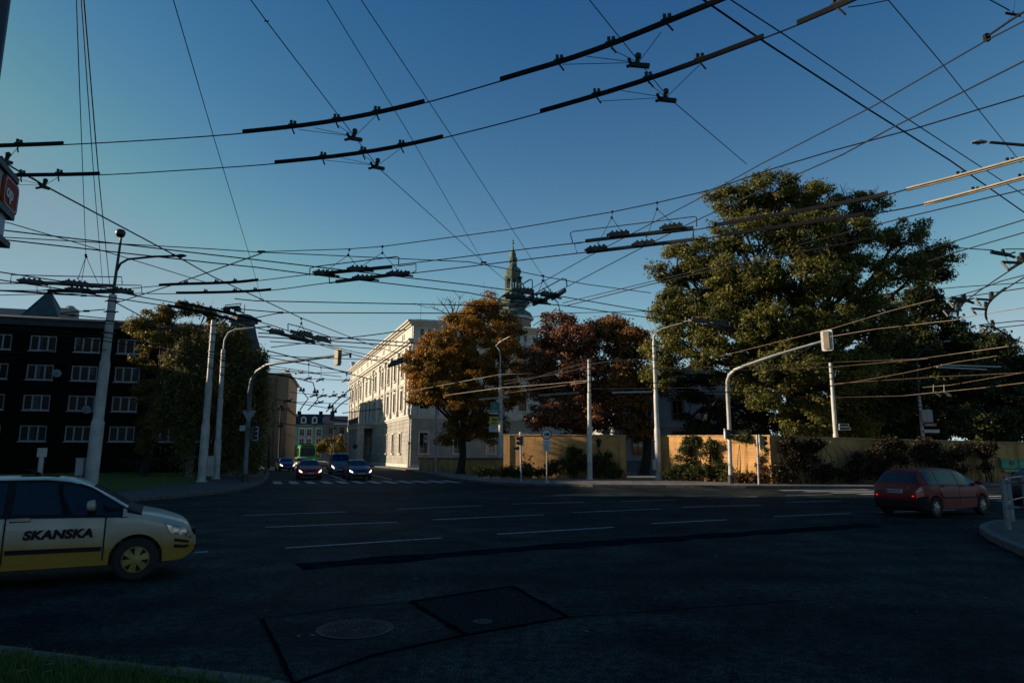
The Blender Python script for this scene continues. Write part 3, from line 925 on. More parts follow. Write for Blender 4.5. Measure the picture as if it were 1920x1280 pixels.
M_dglass = mat('night_blue_glass', (0.004, 0.005, 0.008), 0.25, 0.4, 0.6, spec=0.12)
rw = random.Random(4)
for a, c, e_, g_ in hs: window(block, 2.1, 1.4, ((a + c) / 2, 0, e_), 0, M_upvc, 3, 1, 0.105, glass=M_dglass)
M_blind = mat('pale_blind', (0.22, 0.27, 0.30), 0.7, 0.2, 3)
for u, z0, x0, x1, zz in ((2.83, 8.38, -0.95, -0.36, 0.55), (6.33, 11.0, -0.3, 0.9, 0.25), (9.83, 11.0, -0.95, 0.9, 0.2), (9.83, 8.38, -0.9, 0.3, 0.7), (2.83, 5.67, 0.4, 0.95, 0.3), (13.33, 5.67, -0.9, 0.9, 0.6), (6.33, 5.67, -0.28, 0.26, 0.1), (6.33, 2.95, 0.42, 0.95, 0.35), (2.83, 11.0, -0.95, -0.5, 0.9), (9.83, 2.95, -0.95, -0.4, 0.2), (-0.67, 8.38, -0.3, 0.95, 0.4), (6.33, 8.38, 0.4, 0.6, 0.0)):
    b = MB(); b.box(u + x0, u + x1, 0.15, 0.17, z0 + zz * 0.6, z0 + 1.32)
    b.build('window_blind', M_blind, block)
M_curt = mat('dim_curtain', (0.075, 0.075, 0.085), 0.8, 0.4, 6)
M_curt2 = mat('dark_blue_curtain', (0.03, 0.035, 0.07), 0.8, 0.4, 6)
for a, c, e_, g_ in hs:
    if rw.random() < 0.55:
        k = rw.choice((0, 1, 2)); x0 = a + 0.12 + k * 0.66; wd = rw.uniform(0.2, 0.5)
        b = MB(); b.box(x0, x0 + wd, 0.118, 0.13, e_ + (0.12 if rw.random() < .7 else 0.6), e_ + 1.29)
        b.build('curtain', rw.choice((M_curt, M_curt2)), block)
M_signdish = mat('grey_dish', (0.22, 0.24, 0.25), 0.6, 0.2, 4)
def dish(u, z, r, ln):
    b_ = MB(); b_.lathe([(r, 0.10), (r * 0.8, 0.05), (r * 0.4, 0.015), (0.01, 0.0), (r * 0.4, 0.03), (r * 0.8, 0.065), (r, 0.11)], 16)
    o = b_.build('dish', M_signdish, ln, smooth=50); return o
for (u, z, lbl) in ((4.25, 8.95, 'white satellite dish beside the third storey window of the dark block'), (6.9, 5.75, 'white satellite dish below the second storey window of the dark block')):
    p = Matrix.Rotation(arz, 4, 'Z') @ Vector((u, -0.35, z)) + Vector((-45, 59, 0))
    t = thing('satellite_dish', lbl, 'satellite dish', p, arz, 'satellite dishes on the apartment block')
    o = dish(u, z, 0.38, t); o.rotation_euler = (R(72), 0, R(25))
    b = MB(); b.tube([(0, 0, 0), (0, 0.33, -0.1)], 0.02, 6); b.tube([(0, -0.02, -0.3), (0.12, -0.42, -0.05)], 0.012, 5); b.box(0.08, 0.16, -0.47, -0.4, -0.08, 0.0); b.build('bracket', M_dark, t)

# ---- roofs and turrets rising behind the block
t = thing('turret_house', 'dark house behind the block with a steep pyramid turret roof', 'building', (at(89, 600, 76).x, 76, 0), arz)
tz0, tz1 = at(89, 603, 76).z, at(89, 547, 76).z
b = MB(); b.box(-18, 1.5, -2, 6, 0, 16.0); b.box(-1.6, 1.6, -2.2, 1.0, 16.01, tz0); b.build('wall', M_dbrick, t)
b = MB(); a_ = (-18, -4.4, 16.8); b.quad((-18.4, -2.4, 16.01), (1.6, -2.4, 16.01), (1.6, 2, 18.6), (-18.4, 2, 18.6)); b.quad((-18.4, 6.4, 16.01), (1.6, 6.4, 16.01), (1.6, 2, 18.6), (-18.4, 2, 18.6)); b.build('roof', M_teal, t)
b = MB(); q = [(-1.85, -2.45, tz0 + .01), (1.85, -2.45, tz0 + .01), (1.85, 1.25, tz0 + .01), (-1.85, 1.25, tz0 + .01)]; ap = (0.1, -0.6, tz1)
for i in range(4): b.poly([q[i], q[(i + 1) % 4], ap])
for i in range(4): b.tube([q[i], ap], 0.09, 5)
b.tube([(0.1, -0.6, tz1 - .2), (0.1, -0.6, tz1 + .5)], 0.05, 5)
b.build('turret_roof', M_teal, t)
t = thing('mansard_tower', 'squat slate mansard tower topped by a flat cap behind the birches', 'tower', (at(457, 600, 79).x, 79, 0), R(20))
b = MB(); b.box(-1.75, 1.75, -1.75, 1.75, 0, 13.6); b.build('wall', M_dbrick, t)
b = MB(); b.lathe([(3.1, 13.61), (3.0, 14.0), (2.3, 15.6), (1.9, 16.8), (1.75, 17.4)], 4, phase=PI / 4); b.build('roof', M_teal, t)
b = MB(); b.lathe([(1.75, 17.41), (1.75, 17.8), (0.8, 18.3), (0.1, 18.4)], 8, phase=PI / 8); b.tube([(0, 0, 18.3), (0, 0, 19.6)], 0.05, 5); b.build('cap', M_droof, t)

# ---- street beyond: beige hall, green house, dark house
M_beige = mat('beige_plaster', (0.22, 0.185, 0.14), 0.9, 0.2, 0.5, detail=9)
M_beige2 = mat('olive_plaster_panel', (0.165, 0.15, 0.095), 0.9, 0.15, 0.6)
t = thing('beige_building', 'plain beige building with large blank olive wall panels at the left of the street', 'building', (-52.2, 108, 0), R(14))
bw_ = 15.4
b = MB(); b.box(0, bw_, 0, 22, 0, 14.9); b.box(-0.3, bw_ + 0.35, -0.35, 22.3, 9.2, 9.55); b.box(-0.2, bw_ + 0.25, -0.25, 22.2, 14.9, 15.2); b.box(-0.1, bw_ + 0.1, -0.12, 22.1, 5.2, 5.35)
for k in range(12): b.box(0.0, bw_ + 0.03, -0.03, -0.003, 0.4 * k + 0.05, 0.4 * k + 0.37)
b.build('wall', M_beige, t)
b = MB()
for u0, u1 in ((3.2, 8.4), (9.2, 13.8)):
    for z0, z1 in ((6.0, 9.0), (9.8, 14.4)): b.box(u0, u1, -0.06, -0.002, z0, z1)
b.build('wall_panel', M_beige2, t)
b = MB(); b.box(8.4, 11.2, -0.12, -0.01, 1.6, 4.6); o = b.build('notice_board', M_cream, t)
b = MB()
b.tube([(13.5, -0.15, 0.2), (13.5, -0.15, 14.6)], 0.08, 6); b.build('downpipe', M_dark, t)
M_sgreen = mat('pale_green_render', (0.30, 0.47, 0.34), 0.85, 0.15, 0.5)
M_blue = mat('blue_slate_roof', (0.012, 0.016, 0.04), 0.7, 0.3, 1.2)
gx = at(560, 852, 190.0)
t = thing('green_house', 'pale green town house with blue mansard roof and round dormers closing the street', 'building', (gx.x - 4, 190, 0), R(12))
W_, H_ = 12.4, 8.4
hs = [(u - 0.65, u + 0.65, z0, z0 + 1.9) for u in (1.6, 4.4, 6.4, 9.0, 11.2) for z0 in (0.9, 4.0 + 0.3, 6.0 + 1.0)]
H_ = 9.8
b = MB(); wall_holes(b, fa, 0, W_, 0, H_, hs, 0.25); b.box(0.02, W_ - 0.02, 0.3, 10, 0, H_ - 0.1)
b.box(-0.2, W_ + 0.2, -0.3, -0.004, H_, H_ + 0.35); b.box(0, W_, -0.15, -0.004, 3.5, 3.8)
b.build('wall', M_sgreen, t)
for a, c, e_, g_ in hs: window(t, 1.3, 1.9, ((a + c) / 2, 0, e_), 0, M_white, 2, 2, 0.1, 0.25)
b = MB(); b.hexa([(-0.3, -0.3, H_ + 0.36), (W_ + 0.3, -0.3, H_ + 0.36), (W_ + 0.3, 10, H_ + 0.36), (-0.3, 10, H_ + 0.36), (0.3, 1.4, H_ + 3.4), (W_ - 0.3, 1.4, H_ + 3.4), (W_ - 0.3, 9, H_ + 3.4), (0.3, 9, H_ + 3.4)]); rf = b.build('roof', M_blue, t)
for u in (1.7, 4.7, 7.7, 10.7):
    b = MB()
    pts = [(-0.75, 0)] + [(0.75 * math.cos(a), 1.2 + 0.75 * math.sin(a)) for a in [PI - PI * k / 8 for k in range(9)]] + [(0.75, 0)]
    b.prism(pts, lambda x, z, u=u: (u + x, -0.25, H_ + 0.7 + z), lambda x, z, u=u: (u + x, 1.6, H_ + 0.7 + z))
    b.build('dormer', M_white, t)
    b = MB()
    pts = [(-0.42, 0.3)] + [(0.42 * math.cos(a), 1.15 + 0.45 * math.sin(a)) for a in [PI - PI * k / 8 for k in range(9)]] + [(0.42, 0.3)]
    b.prism(pts, lambda x, z, u=u: (u + x, -0.28, H_ + 0.7 + z), lambda x, z, u=u: (u + x, -0.26, H_ + 0.7 + z))
    b.build('dormer_pane', M_glass, t)
b = MB()
for u in (3.0, 9.0): b.box(u - 0.5, u + 0.5, 4, 5, H_ + 3.4, H_ + 4.4)
b.build('chimney', M_dbrick, t)
M_grey = mat('grey_plaster', (0.20, 0.185, 0.18), 0.9, 0.2, 0.5)
dx_ = at(602, 852, 185.0)
t = thing('grey_house', 'grey gabled town house at the end of the street right of the green house', 'building', (dx_.x, 186, 0), R(10))
hs = [(u - 0.6, u + 0.6, z0, z0 + 1.8) for u in (2, 5, 8, 11, 14) for z0 in (1.5, 4.6, 7.4)]
b = MB(); wall_holes(b, fa, 0, 18, 0, 10.2, hs, 0.25); b.box(0.02, 17.98, 0.3, 12, 0, 10.1); b.poly([(8, 0, 10.2), (18, 0, 10.2), (13, 0, 14.2)]); b.build('wall', M_grey, t)
for a, c, e_, g_ in hs: window(t, 1.2, 1.8, ((a + c) / 2, 0, e_), 0, M_frame, 2, 2, 0.1)
b = MB(); b.quad((-0.3, -0.3, 10.22), (8.2, -0.3, 10.22), (8.2, 5, 12.6), (-0.3, 5, 12.6)); b.quad((7.6, -0.4, 10.1), (13, -0.4, 14.5), (13, 12, 14.5), (7.6, 12, 10.1)); b.quad((18.4, -0.4, 10.1), (13, -0.4, 14.5), (13, 12, 14.5), (18.4, 12, 10.1)); b.box(1.5, 2.6, 2, 3, 11, 13.6); b.build('roof', M_blue, t)
t = thing('low_stone_house', 'brown low house with sloping roof glimpsed under the big tree crown', 'building', (33, 72, 0), R(-8))
b = MB(); b.box(0, 12, 0, 8, 0, 4.6); b.poly([(0, -0.003, 4.6), (12, -0.003, 4.6), (6, -0.003, 7.4)]); b.build('wall', M_tower, t)
b = MB(); b.quad((-0.4, -0.4, 4.5), (6, -0.4, 7.6), (6, 8.4, 7.6), (-0.4, 8.4, 4.5)); b.quad((12.4, -0.4, 4.5), (6, -0.4, 7.6), (6, 8.4, 7.6), (12.4, 8.4, 4.5)); b.build('roof', M_tin, t)
for u in (3, 8.5): window(t, 1.1, 1.5, (u, -0.18, 1.6), 0, M_frame, 2, 2, 0.08)

# ---- unseen houses added beyond the left edge to shade the junction
def unseen_house(label, x0, x1, y0, y1, h):
    t_ = thing('shade_house', label, 'building', (x1, y0, 0), PI / 2)
    L_ = y1 - y0
    hs_ = [(u - 0.65, u + 0.65, z0, z0 + 1.7) for u in [2 + 3.6 * k for k in range(int((L_ - 2) / 3.6) + 1)] if u < L_ - 1 for z0 in [1.2 + 3.1 * q for q in range(int((h - 3) / 3.1) + 1)]]
    b_ = MB(); wall_holes(b_, fa, 0, L_, 0, h, hs_, 0.25); b_.box(0.02, L_ - 0.02, 0.3, x1 - x0, 0, h); b_.build('wall', M_grey, t_)
    for a_, c_, e2, g2_ in hs_: window(t_, 1.3, 1.7, ((a_ + c_) / 2, 0, e2), 0, M_white, 2, 2, 0.08)
    b_ = MB(); w_ = x1 - x0
    b_.quad((-0.4, -0.4, h), (L_ + 0.4, -0.4, h), (L_ - 3, w_ / 2, h + 2.2), (3, w_ / 2, h + 2.2)); b_.quad((-0.4, w_ + 0.4, h), (L_ + 0.4, w_ + 0.4, h), (L_ - 3, w_ / 2, h + 2.2), (3, w_ / 2, h + 2.2))
    b_.poly([(-0.4, -0.4, h), (-0.4, w_ + 0.4, h), (3, w_ / 2, h + 2.2)]); b_.poly([(L_ + 0.4, -0.4, h), (L_ + 0.4, w_ + 0.4, h), (L_ - 3, w_ / 2, h + 2.2)])
    b_.build('roof', M_droof, t_)
unseen_house('unseen tall grey house added on the left to shade the junction', -64, -50, -34, 36, 20.2)
unseen_house('unseen lower grey house added to shade the left poles and lawn', -60, -50, 36.03, 54.3, 14.2)
# ------------------------------------------------------------------ walls of yellow brick
M_ybrick = brick_mat('yellow_brick', (0.76, 0.39, 0.12), (0.88, 0.47, 0.165), (0.58, 0.33, 0.135), 0.26, 0.088, 0.014, 0.85, 0.5, damp=0.5)
M_ycap = mat('yellow_brick_coping', (0.52, 0.33, 0.15), 0.85, 0.35, 4, detail=8)
M_shale = mat('dark_stone_coping', (0.10, 0.10, 0.10), 0.85, 0.3, 4)
WALLS = {}
def brick_wall(label, a, c, h0, h1, th=0.35, cap=0.09, mcap=None, piers=()):
    a, c = Vector((*a, 0)), Vector((*c, 0))
    L = (c - a).length
    ang = math.atan2(c.y - a.y, c.x - a.x)
    t = thing('brick_wall', label, 'wall', (a.x, a.y, 0), ang, 'yellow brick garden walls')
    b = MB()
    b.hexa([(0, 0, 0), (L, 0, 0), (L, th, 0), (0, th, 0), (0, 0, h0), (L, 0, h1), (L, th, h1), (0, th, h0)])
    for u, w in piers:
        z = h0 + (h1 - h0) * u / L - 0.02
        b.box(u - w / 2, u + w / 2, -0.09, -0.004, 0, z)
    b.build('wall', M_ybrick, t)
    b = MB()
    b.hexa([(-0.05, -0.07, h0 + .004), (L + 0.05, -0.07, h1 + .004), (L + 0.05, th + 0.07, h1 + .004), (-0.05, th + 0.07, h0 + .004),
            (-0.05, -0.07, h0 + cap), (L + 0.05, -0.07, h1 + cap), (L + 0.05, th + 0.07, h1 + cap), (-0.05, th + 0.07, h0 + cap)])
    b.build('coping', mcap or M_ycap, t)
    return t, Matrix.Translation((a.x, a.y, 0)) @ Matrix.Rotation(ang, 4, 'Z'), L
W1a, W1b = (-0.62, 51.7), (8.15, 48.9)
W2a, W2b = (9.95, 47.2), (15.3, 40.1)
w1 = brick_wall('yellow brick garden wall with a wall lantern behind the round truck sign', W1a, W1b, 3.25, 3.12, piers=((0.25, 0.5),))
w2 = brick_wall('brightly sunlit yellow brick wall with climbing plants beside the mast arm post', W2a, W2b, 3.04, 2.86, piers=((8.6, 0.5), (4.3, 0.45)))
w3 = brick_wall('long shaded brick wall overgrown with creeper behind the red hatchback', W2b, (36.0, 44.5), 2.82, 2.45)
lw = brick_wall('low yellow brick wall under the orange tree in front of the corner building', (-10.2, 75.0), (-0.95, 56.6), 1.35, 1.42, 0.4, 0.12, M_shale, piers=())

# wall lanterns
M_lampglass = mat('dusty_lamp_glass', (0.18, 0.16, 0.12), 0.25, 0.2, 3)
def lantern_thing(W, u, z, label):
    p = W @ Vector((u, -0.42, z))
    t = thing('wall_lantern', label, 'lantern', p, math.atan2(W[1][0], W[0][0]), 'lanterns on the yellow wall')
    b = MB()
    b.lathe([(0.08, -0.02), (0.20, 0.42), (0.27, 0.44), (0.10, 0.56), (0.03, 0.64)], 6)
    b.build('lantern_head', M_iron, t)
    b = MB(); b.lathe([(0.085, 0.02), (0.19, 0.40)], 6, phase=0.02)
    b.build('lamp_glass', M_lampglass, t)
    b = MB(); b.tube([(0, 0, -0.02), (0, 0, -0.18), (0, 0.12, -0.3), (0, 0.4, -0.33)], 0.022, 6); b.box(-0.05, 0.05, 0.38, 0.415, -0.5, -0.2)
    b.build('bracket', M_iron, t)
lantern_thing(w1[1], 7.35, 2.35, 'black iron lantern hanging on the wall left of the garden gateway')
lantern_thing(w2[1], 0.42, 2.25, 'black iron lantern on the sunlit wall hidden behind the lamp pole')
# graffiti
b = MB()
rg_ = random.Random(5)
W = w1[1]
for k in range(7):
    u0, z0 = 1.75 + rg_.uniform(-.3, .3), 1.25 + rg_.uniform(-.15, .25)
    pts = [W @ Vector((u0, -0.008, z0))]
    for q in range(3):
        u0 += rg_.uniform(-.35, .35); z0 += rg_.uniform(-.2, .2)
        pts.append(W @ Vector((u0, -0.008, z0)))
    b.tube(pts, 0.018, 4)
tag(b.build('graffiti', mat('red_spray_paint', (0.45, 0.05, 0.01), 0.8, 0.3, 4)), 'red graffiti scrawl sprayed on the yellow wall', 'graffiti')

# ------------------------------------------------------------------ foliage
def leaf_mesh(name, Pts, size, m, seed, aspect=0.5, up=0.25, jitter=0.45, nb=None):
    rg = np.random.default_rng(seed)
    n = len(Pts)
    s = size * rg.uniform(1 - jitter, 1 + jitter, n)
    nr = rg.normal(size=(n, 3)); nr[:, 2] += up * 2
    if nb is not None: nr = nr * 0.62 + nb * 0.85
    nr /= np.linalg.norm(nr, axis=1, keepdims=True)
    rv = rg.normal(size=(n, 3))
    u = np.cross(nr, rv); u /= np.linalg.norm(u, axis=1, keepdims=True) + 1e-9
    v = np.cross(nr, u)
    V = np.zeros((n, 4, 3))
    V[:, 0] = Pts + u * (s * 0.5)[:, None]
    V[:, 1] = Pts + v * (s * 0.5 * aspect)[:, None] + nr * (s * 0.08)[:, None]
    V[:, 2] = Pts - u * (s * 0.5)[:, None]
    V[:, 3] = Pts - v * (s * 0.5 * aspect)[:, None] + nr * (s * 0.08)[:, None]
    me = bpy.data.meshes.new(name)
    me.vertices.add(4 * n); me.vertices.foreach_set('co', V.ravel())
    me.loops.add(4 * n); me.loops.foreach_set('vertex_index', np.arange(4 * n))
    me.polygons.add(n); me.polygons.foreach_set('loop_start', np.arange(0, 4 * n, 4))
    me.update(); me.validate()
    me.materials.append(m)
    o = bpy.data.objects.new(name, me); C.objects.link(o)
    return o
M_bark = mat('dark_bark', (0.035, 0.028, 0.022), 0.95, 0.45, 4, detail=8, bump=0.7, bscale=12, dist=0.05)
M_birch = mat('pale_bark', (0.22, 0.20, 0.17), 0.9, 0.6, 5, detail=8)

def tree(name, label, base, blobs, m, size, n, seed, trunk=0.4, fork=None, sub=1.0, group=None, dens=0.55, droop=0.0, bark=None, twigs=0, lean=(0, 0), holes=0.0, up=0.25):
    """blobs: (px, py, Y, rx_px, ry_px) crown masses seen in the photograph, at their own distance; leaves sit in small tufts in each mass"""
    rg = np.random.default_rng(seed)
    t = thing(name, label, 'tree', base, 0, group)
    bx = Vector(base)
    cs = []
    for (px, py, Y, rx, ry) in blobs:
        p = at(px, py, Y); k = Y / FPX
        cs.append((p, rx * k, ry * k))
    vol = np.array([c[1] * c[1] * c[2] for c in cs]) ** 0.62
    vol = vol / vol.sum()
    P, NB = [], []
    tips = []
    for (c, a, h), w in zip(cs, vol):
        nt_ = max(5, int(n * w / 150))
        d = rg.normal(size=(nt_, 3)); d /= np.linalg.norm(d, axis=1, keepdims=True)
        rr = rg.uniform(0.30, 1.0, nt_) ** dens
        ctr = d * rr[:, None] * np.array([a, a * 0.8, h])
        tr = rg.uniform(0.35, 0.75, nt_) * sub
        for q in range(nt_):
            mleaf = int(150 * rg.uniform(0.5, 1.4))
            dl = rg.normal(size=(mleaf, 3)); dl /= np.linalg.norm(dl, axis=1, keepdims=True)
            g = dl * (rg.uniform(0.15, 1.0, mleaf) ** 0.5)[:, None] * tr[q] * np.array([1.35, 1.35, 0.72])
            g += rg.normal(size=(mleaf, 3)) * tr[q] * 0.22
            NB.append(dl * np.array([0.8, 0.8, 1.0]) + d[q] * 0.35)
            if droop:
                g[:, 2] -= np.abs(rg.normal(size=mleaf)) * droop * tr[q] * 1.6
                g[:, :2] *= 0.7
            pos = g + ctr[q] + np.array([c.x, c.y, c.z])
            P.append(pos)
            if q % 6 == 0: tips.append(Vector(ctr[q] + np.array([c.x, c.y, c.z])))
    P = np.concatenate(P); NB = np.concatenate(NB)
    ok = P[:, 2] > 0.35
    P, NB = P[ok], NB[ok]
    P -= np.array(base)
    leaf_mesh('foliage', P, size, m, seed + 50, up=up, nb=NB).parent = t
    # trunk and limbs
    b = MB()
    fk = Vector(fork) if fork else Vector((base[0], base[1], base[2] + 3.5))
    fl = fk - bx
    b.tube([(0, 0, -0.1), (fl.x * 0.06, fl.y * 0.06, 0.35), fl * 0.5 + Vector((0.1, 0, 0)), fl], [trunk * 1.5, trunk * 1.05, trunk * 0.9, trunk * 0.75], 10)
    b.build('trunk', bark or M_bark, t, smooth=60)
    b = MB()
    rb = random.Random(seed)
    for (c, a, h) in cs:
        e = c - bx
        mid = fl.lerp(e, 0.5) + Vector((rb.uniform(-.6, .6), rb.uniform(-.6, .6), rb.uniform(0.0, 0.9)))
        r0 = trunk * rb.uniform(0.36, 0.5)
        b.tube([fl * 0.93, fl.lerp(mid, 0.5) + Vector((0, 0, 0.25)), mid, e], [r0, r0 * 0.75, r0 * 0.55, r0 * 0.2], 7)
        near = [q for q in tips if (q - c).length < max(a, h) * 1.2]
        for q in near[:10]:
            s_ = mid.lerp(e, rb.uniform(0.2, 1.0)); qq = q - bx
            b.tube([s_, s_.lerp(qq, 0.55) + Vector((rb.uniform(-.25, .25), 0, rb.uniform(0, .3))), qq], [r0 * 0.3, r0 * 0.18, 0.015], 5)
            for _ in range(twigs):
                e2 = qq + Vector((rb.uniform(-1, 1), rb.uniform(-1, 1), rb.uniform(-.3, 1.1)))
                b.tube([s_.lerp(qq, 0.7), e2], [0.03, 0.008], 4)
    b.build('branches', bark or M_bark, t, smooth=60)
    return t

L_ash = leaf_mat('ash_leaf', [(0.050, 0.058, 0.015), (0.115, 0.118, 0.026), (0.185, 0.175, 0.036), (0.27, 0.22, 0.045)], trans=0.35)
L_dark = leaf_mat('dark_green_leaf', [(0.022, 0.03, 0.010), (0.048, 0.06, 0.017), (0.09, 0.095, 0.024)], trans=0.25)
L_orange = leaf_mat('orange_leaf', [(0.10, 0.085, 0.018), (0.25, 0.15, 0.026), (0.42, 0.19, 0.024), (0.52, 0.23, 0.028)], trans=0.4)
L_purple = leaf_mat('copper_beech_leaf', [(0.06, 0.025, 0.02), (0.17, 0.065, 0.04), (0.32, 0.14, 0.065), (0.42, 0.21, 0.09)], trans=0.3)
L_rust = leaf_mat('rusty_leaf', [(0.12, 0.065, 0.02), (0.26, 0.12, 0.032), (0.32, 0.18, 0.05)], trans=0.3)
L_yellow = leaf_mat('yellowing_leaf', [(0.08, 0.07, 0.016), (0.20, 0.155, 0.03), (0.34, 0.23, 0.04)], trans=0.4)
L_birch = leaf_mat('birch_leaf', [(0.06, 0.07, 0.022), (0.14, 0.13, 0.038), (0.30, 0.215, 0.065)], trans=0.35)

# the big ash on the right
tree('ash_tree', 'huge spreading ash tree with yellowing green crown towering over the shaded brick wall', (23.6, 56, 0.1), [
    (1440, 360, 54, 62, 42), (1370, 378, 55, 52, 30), (1530, 372, 56, 50, 34), (1620, 385, 55, 42, 26), (1400, 440, 52, 75, 42), (1500, 440, 51, 70, 48), (1590, 440, 53, 62, 44),
    (1690, 440, 56, 48, 30), (1310, 480, 53, 66, 36), (1255, 505, 54, 34, 28), (1400, 520, 50, 78, 46), (1500, 530, 49, 76, 50), (1600, 520, 52, 66, 46), (1690, 505, 55, 60, 34), (1755, 480, 57, 38, 24),
    (1260, 580, 54, 52, 34), (1350, 590, 51, 72, 42), (1450, 610, 49, 76, 46), (1550, 610, 49, 72, 48), (1640, 600, 53, 60, 42), (1250, 650, 53, 50, 34), (1340, 660, 51, 60, 34), (1480, 690, 48, 70, 40), (1580, 690, 50, 66, 42),
    (1440, 745, 49, 40, 22), (1540, 755, 49, 44, 22), (1455, 400, 56, 80, 50), (1540, 460, 57, 90, 60), (1380, 560, 55, 90, 56), (1560, 570, 56, 90, 60), (1300, 540, 56, 60, 50), (1450, 660, 54, 90, 56), (1300, 620, 55, 70, 50), (1620, 700, 54, 60, 50), (1400, 700, 53, 60, 40), (1240, 700, 54, 40, 34), (1520, 790, 53, 70, 30), (1570, 745, 57, 80, 36), (1660, 760, 58, 60, 36)],
    L_ash, 0.235, 270000, 11, trunk=0.75, fork=(23.4, 56, 7.0), sub=0.95, dens=0.5, twigs=1)
tree('dark_tree', 'broad dark green tree in the shade at the right end of the brick wall', (37, 62, 0.1), [
    (1720, 570, 60, 60, 44), (1650, 660, 58, 60, 44), (1760, 640, 60, 66, 50), (1700, 730, 57, 66, 44), (1800, 720, 60, 60, 46), (1640, 780, 56, 48, 30), (1760, 790, 58, 60, 34), (1740, 510, 61, 38, 24), (1690, 800, 60, 60, 26), (1610, 800, 62, 50, 24), (1700, 640, 61, 60, 50), (1720, 700, 66, 90, 60), (1800, 780, 66, 90, 44), (1660, 720, 66, 70, 50), (1790, 660, 67, 70, 50)],
    L_dark, 0.30, 130000, 12, trunk=0.5, fork=(37, 62, 5), sub=1.0)
tree('dark_tree', 'lower dark tree leaning out at the far right above the green tipper truck', (46, 66, 0.1), [
    (1910, 810, 70, 60, 24), (1850, 815, 68, 50, 20), (1870, 740, 70, 80, 60), (1850, 680, 70, 60, 44), (1930, 740, 72, 50, 50), (1860, 650, 64, 44, 34), (1830, 700, 64, 50, 36), (1880, 740, 64, 44, 36), (1850, 790, 62, 56, 34), (1910, 690, 66, 30, 26), (1920, 780, 66, 46, 36)],
    L_dark, 0.30, 90000, 13, trunk=0.4, fork=(46, 66, 4), sub=0.95)
tree('garden_tree', 'dim green garden tree filling the shade right of the gabled annex', (15.6, 62, 0.1), [
    (1300, 730, 60, 52, 30), (1340, 790, 59, 44, 28), (1390, 760, 62, 40, 40), (1290, 800, 60, 30, 22), (1420, 800, 63, 46, 26), (1470, 800, 64, 40, 24), (1540, 805, 66, 46, 20), (1600, 770, 68, 60, 40), (1480, 770, 66, 60, 30)],
    L_dark, 0.27, 34000, 14, trunk=0.42, fork=(18.4, 62, 6.2), sub=1.0)
# the orange tree in the middle
tree('orange_tree', 'orange and green autumn tree in front of the cream corner building', (-4.6, 61.0, 0.1), [
    (780, 680, 59, 30, 30), (790, 720, 58, 36, 20), (900, 600, 63, 50, 40), (850, 690, 60, 70, 50), (905, 575, 62, 34, 28), (870, 610, 59, 48, 34), (940, 615, 62, 44, 34), (830, 650, 59, 56, 34), (900, 665, 60, 62, 42), (960, 668, 62, 36, 40), (800, 700, 59, 44, 30), (865, 730, 58, 60, 40), (935, 735, 61, 48, 40),
    (810, 745, 59, 44, 22), (880, 790, 61, 44, 36), (925, 800, 62, 34, 30), (848, 820, 59, 24, 20)],
    L_orange, 0.23, 90000, 15, trunk=0.36, fork=(-4.4, 61.0, 3.3), sub=0.8, dens=0.55, twigs=2)
tree('copper_beech', 'dark purple copper beech with rusty leaves behind the yellow wall', (6.0, 60, 0.1), [
    (1060, 680, 60, 70, 60), (1090, 760, 60, 70, 50), (1010, 690, 59, 26, 24), (1048, 605, 60, 34, 22), (1020, 650, 59, 34, 30), (1080, 640, 58, 44, 36), (1030, 710, 58, 44, 42), (1090, 710, 57, 50, 46), (1030, 775, 57, 44, 36), (1090, 780, 57, 52, 40), (1140, 690, 59, 40, 50), (1150, 770, 58, 44, 44), (1110, 620, 60, 30, 22)],
    L_purple, 0.24, 84000, 16, trunk=0.42, fork=(6.0, 60, 3.4), sub=0.85, twigs=1)
tree('rusty_tree', 'rusty brown tree between the copper beech and the big ash', (11.2, 58, 0.1), [
    (1150, 620, 60, 40, 26), (1190, 650, 58, 40, 36), (1170, 720, 57, 38, 44), (1210, 730, 57, 28, 50), (1190, 800, 57, 36, 24)],
    L_rust, 0.24, 32000, 17, trunk=0.42, fork=(11.6, 58, 3.5), sub=0.95)
# the group on the left
tree('autumn_maple', 'loose yellowing maple with a sunlit top in front of the dark block', (-28.0, 52, 0.15), [
    (262, 612, 51, 28, 18), (300, 592, 52, 30, 16), (335, 580, 52, 26, 14), (385, 585, 52, 24, 14), (285, 640, 50, 34, 18), (345, 630, 51, 40, 20), (405, 605, 53, 20, 14), (310, 690, 50, 30, 26), (350, 720, 50, 34, 30), (268, 680, 51, 22, 16), (278, 735, 51, 24, 24), (290, 800, 51, 26, 30), (262, 840, 52, 18, 14)],
    L_yellow, 0.20, 30000, 18, trunk=0.3, fork=(-27.6, 52, 3.5), sub=0.62, dens=0.5, twigs=2)
tree('weeping_birch', 'tall weeping birch with hanging strands left of the pair of grey poles', (-23.6, 50, 0.15), [
    (335, 655, 49, 28, 20), (385, 640, 50, 32, 24), (345, 720, 48, 34, 36), (395, 715, 49, 34, 40), (350, 785, 48, 24, 32), (305, 750, 49, 18, 30), (405, 800, 50, 22, 34)],
    L_birch, 0.19, 30000, 19, trunk=0.25, fork=(-23.6, 50, 4.5), sub=0.9, droop=1.6, bark=M_birch)
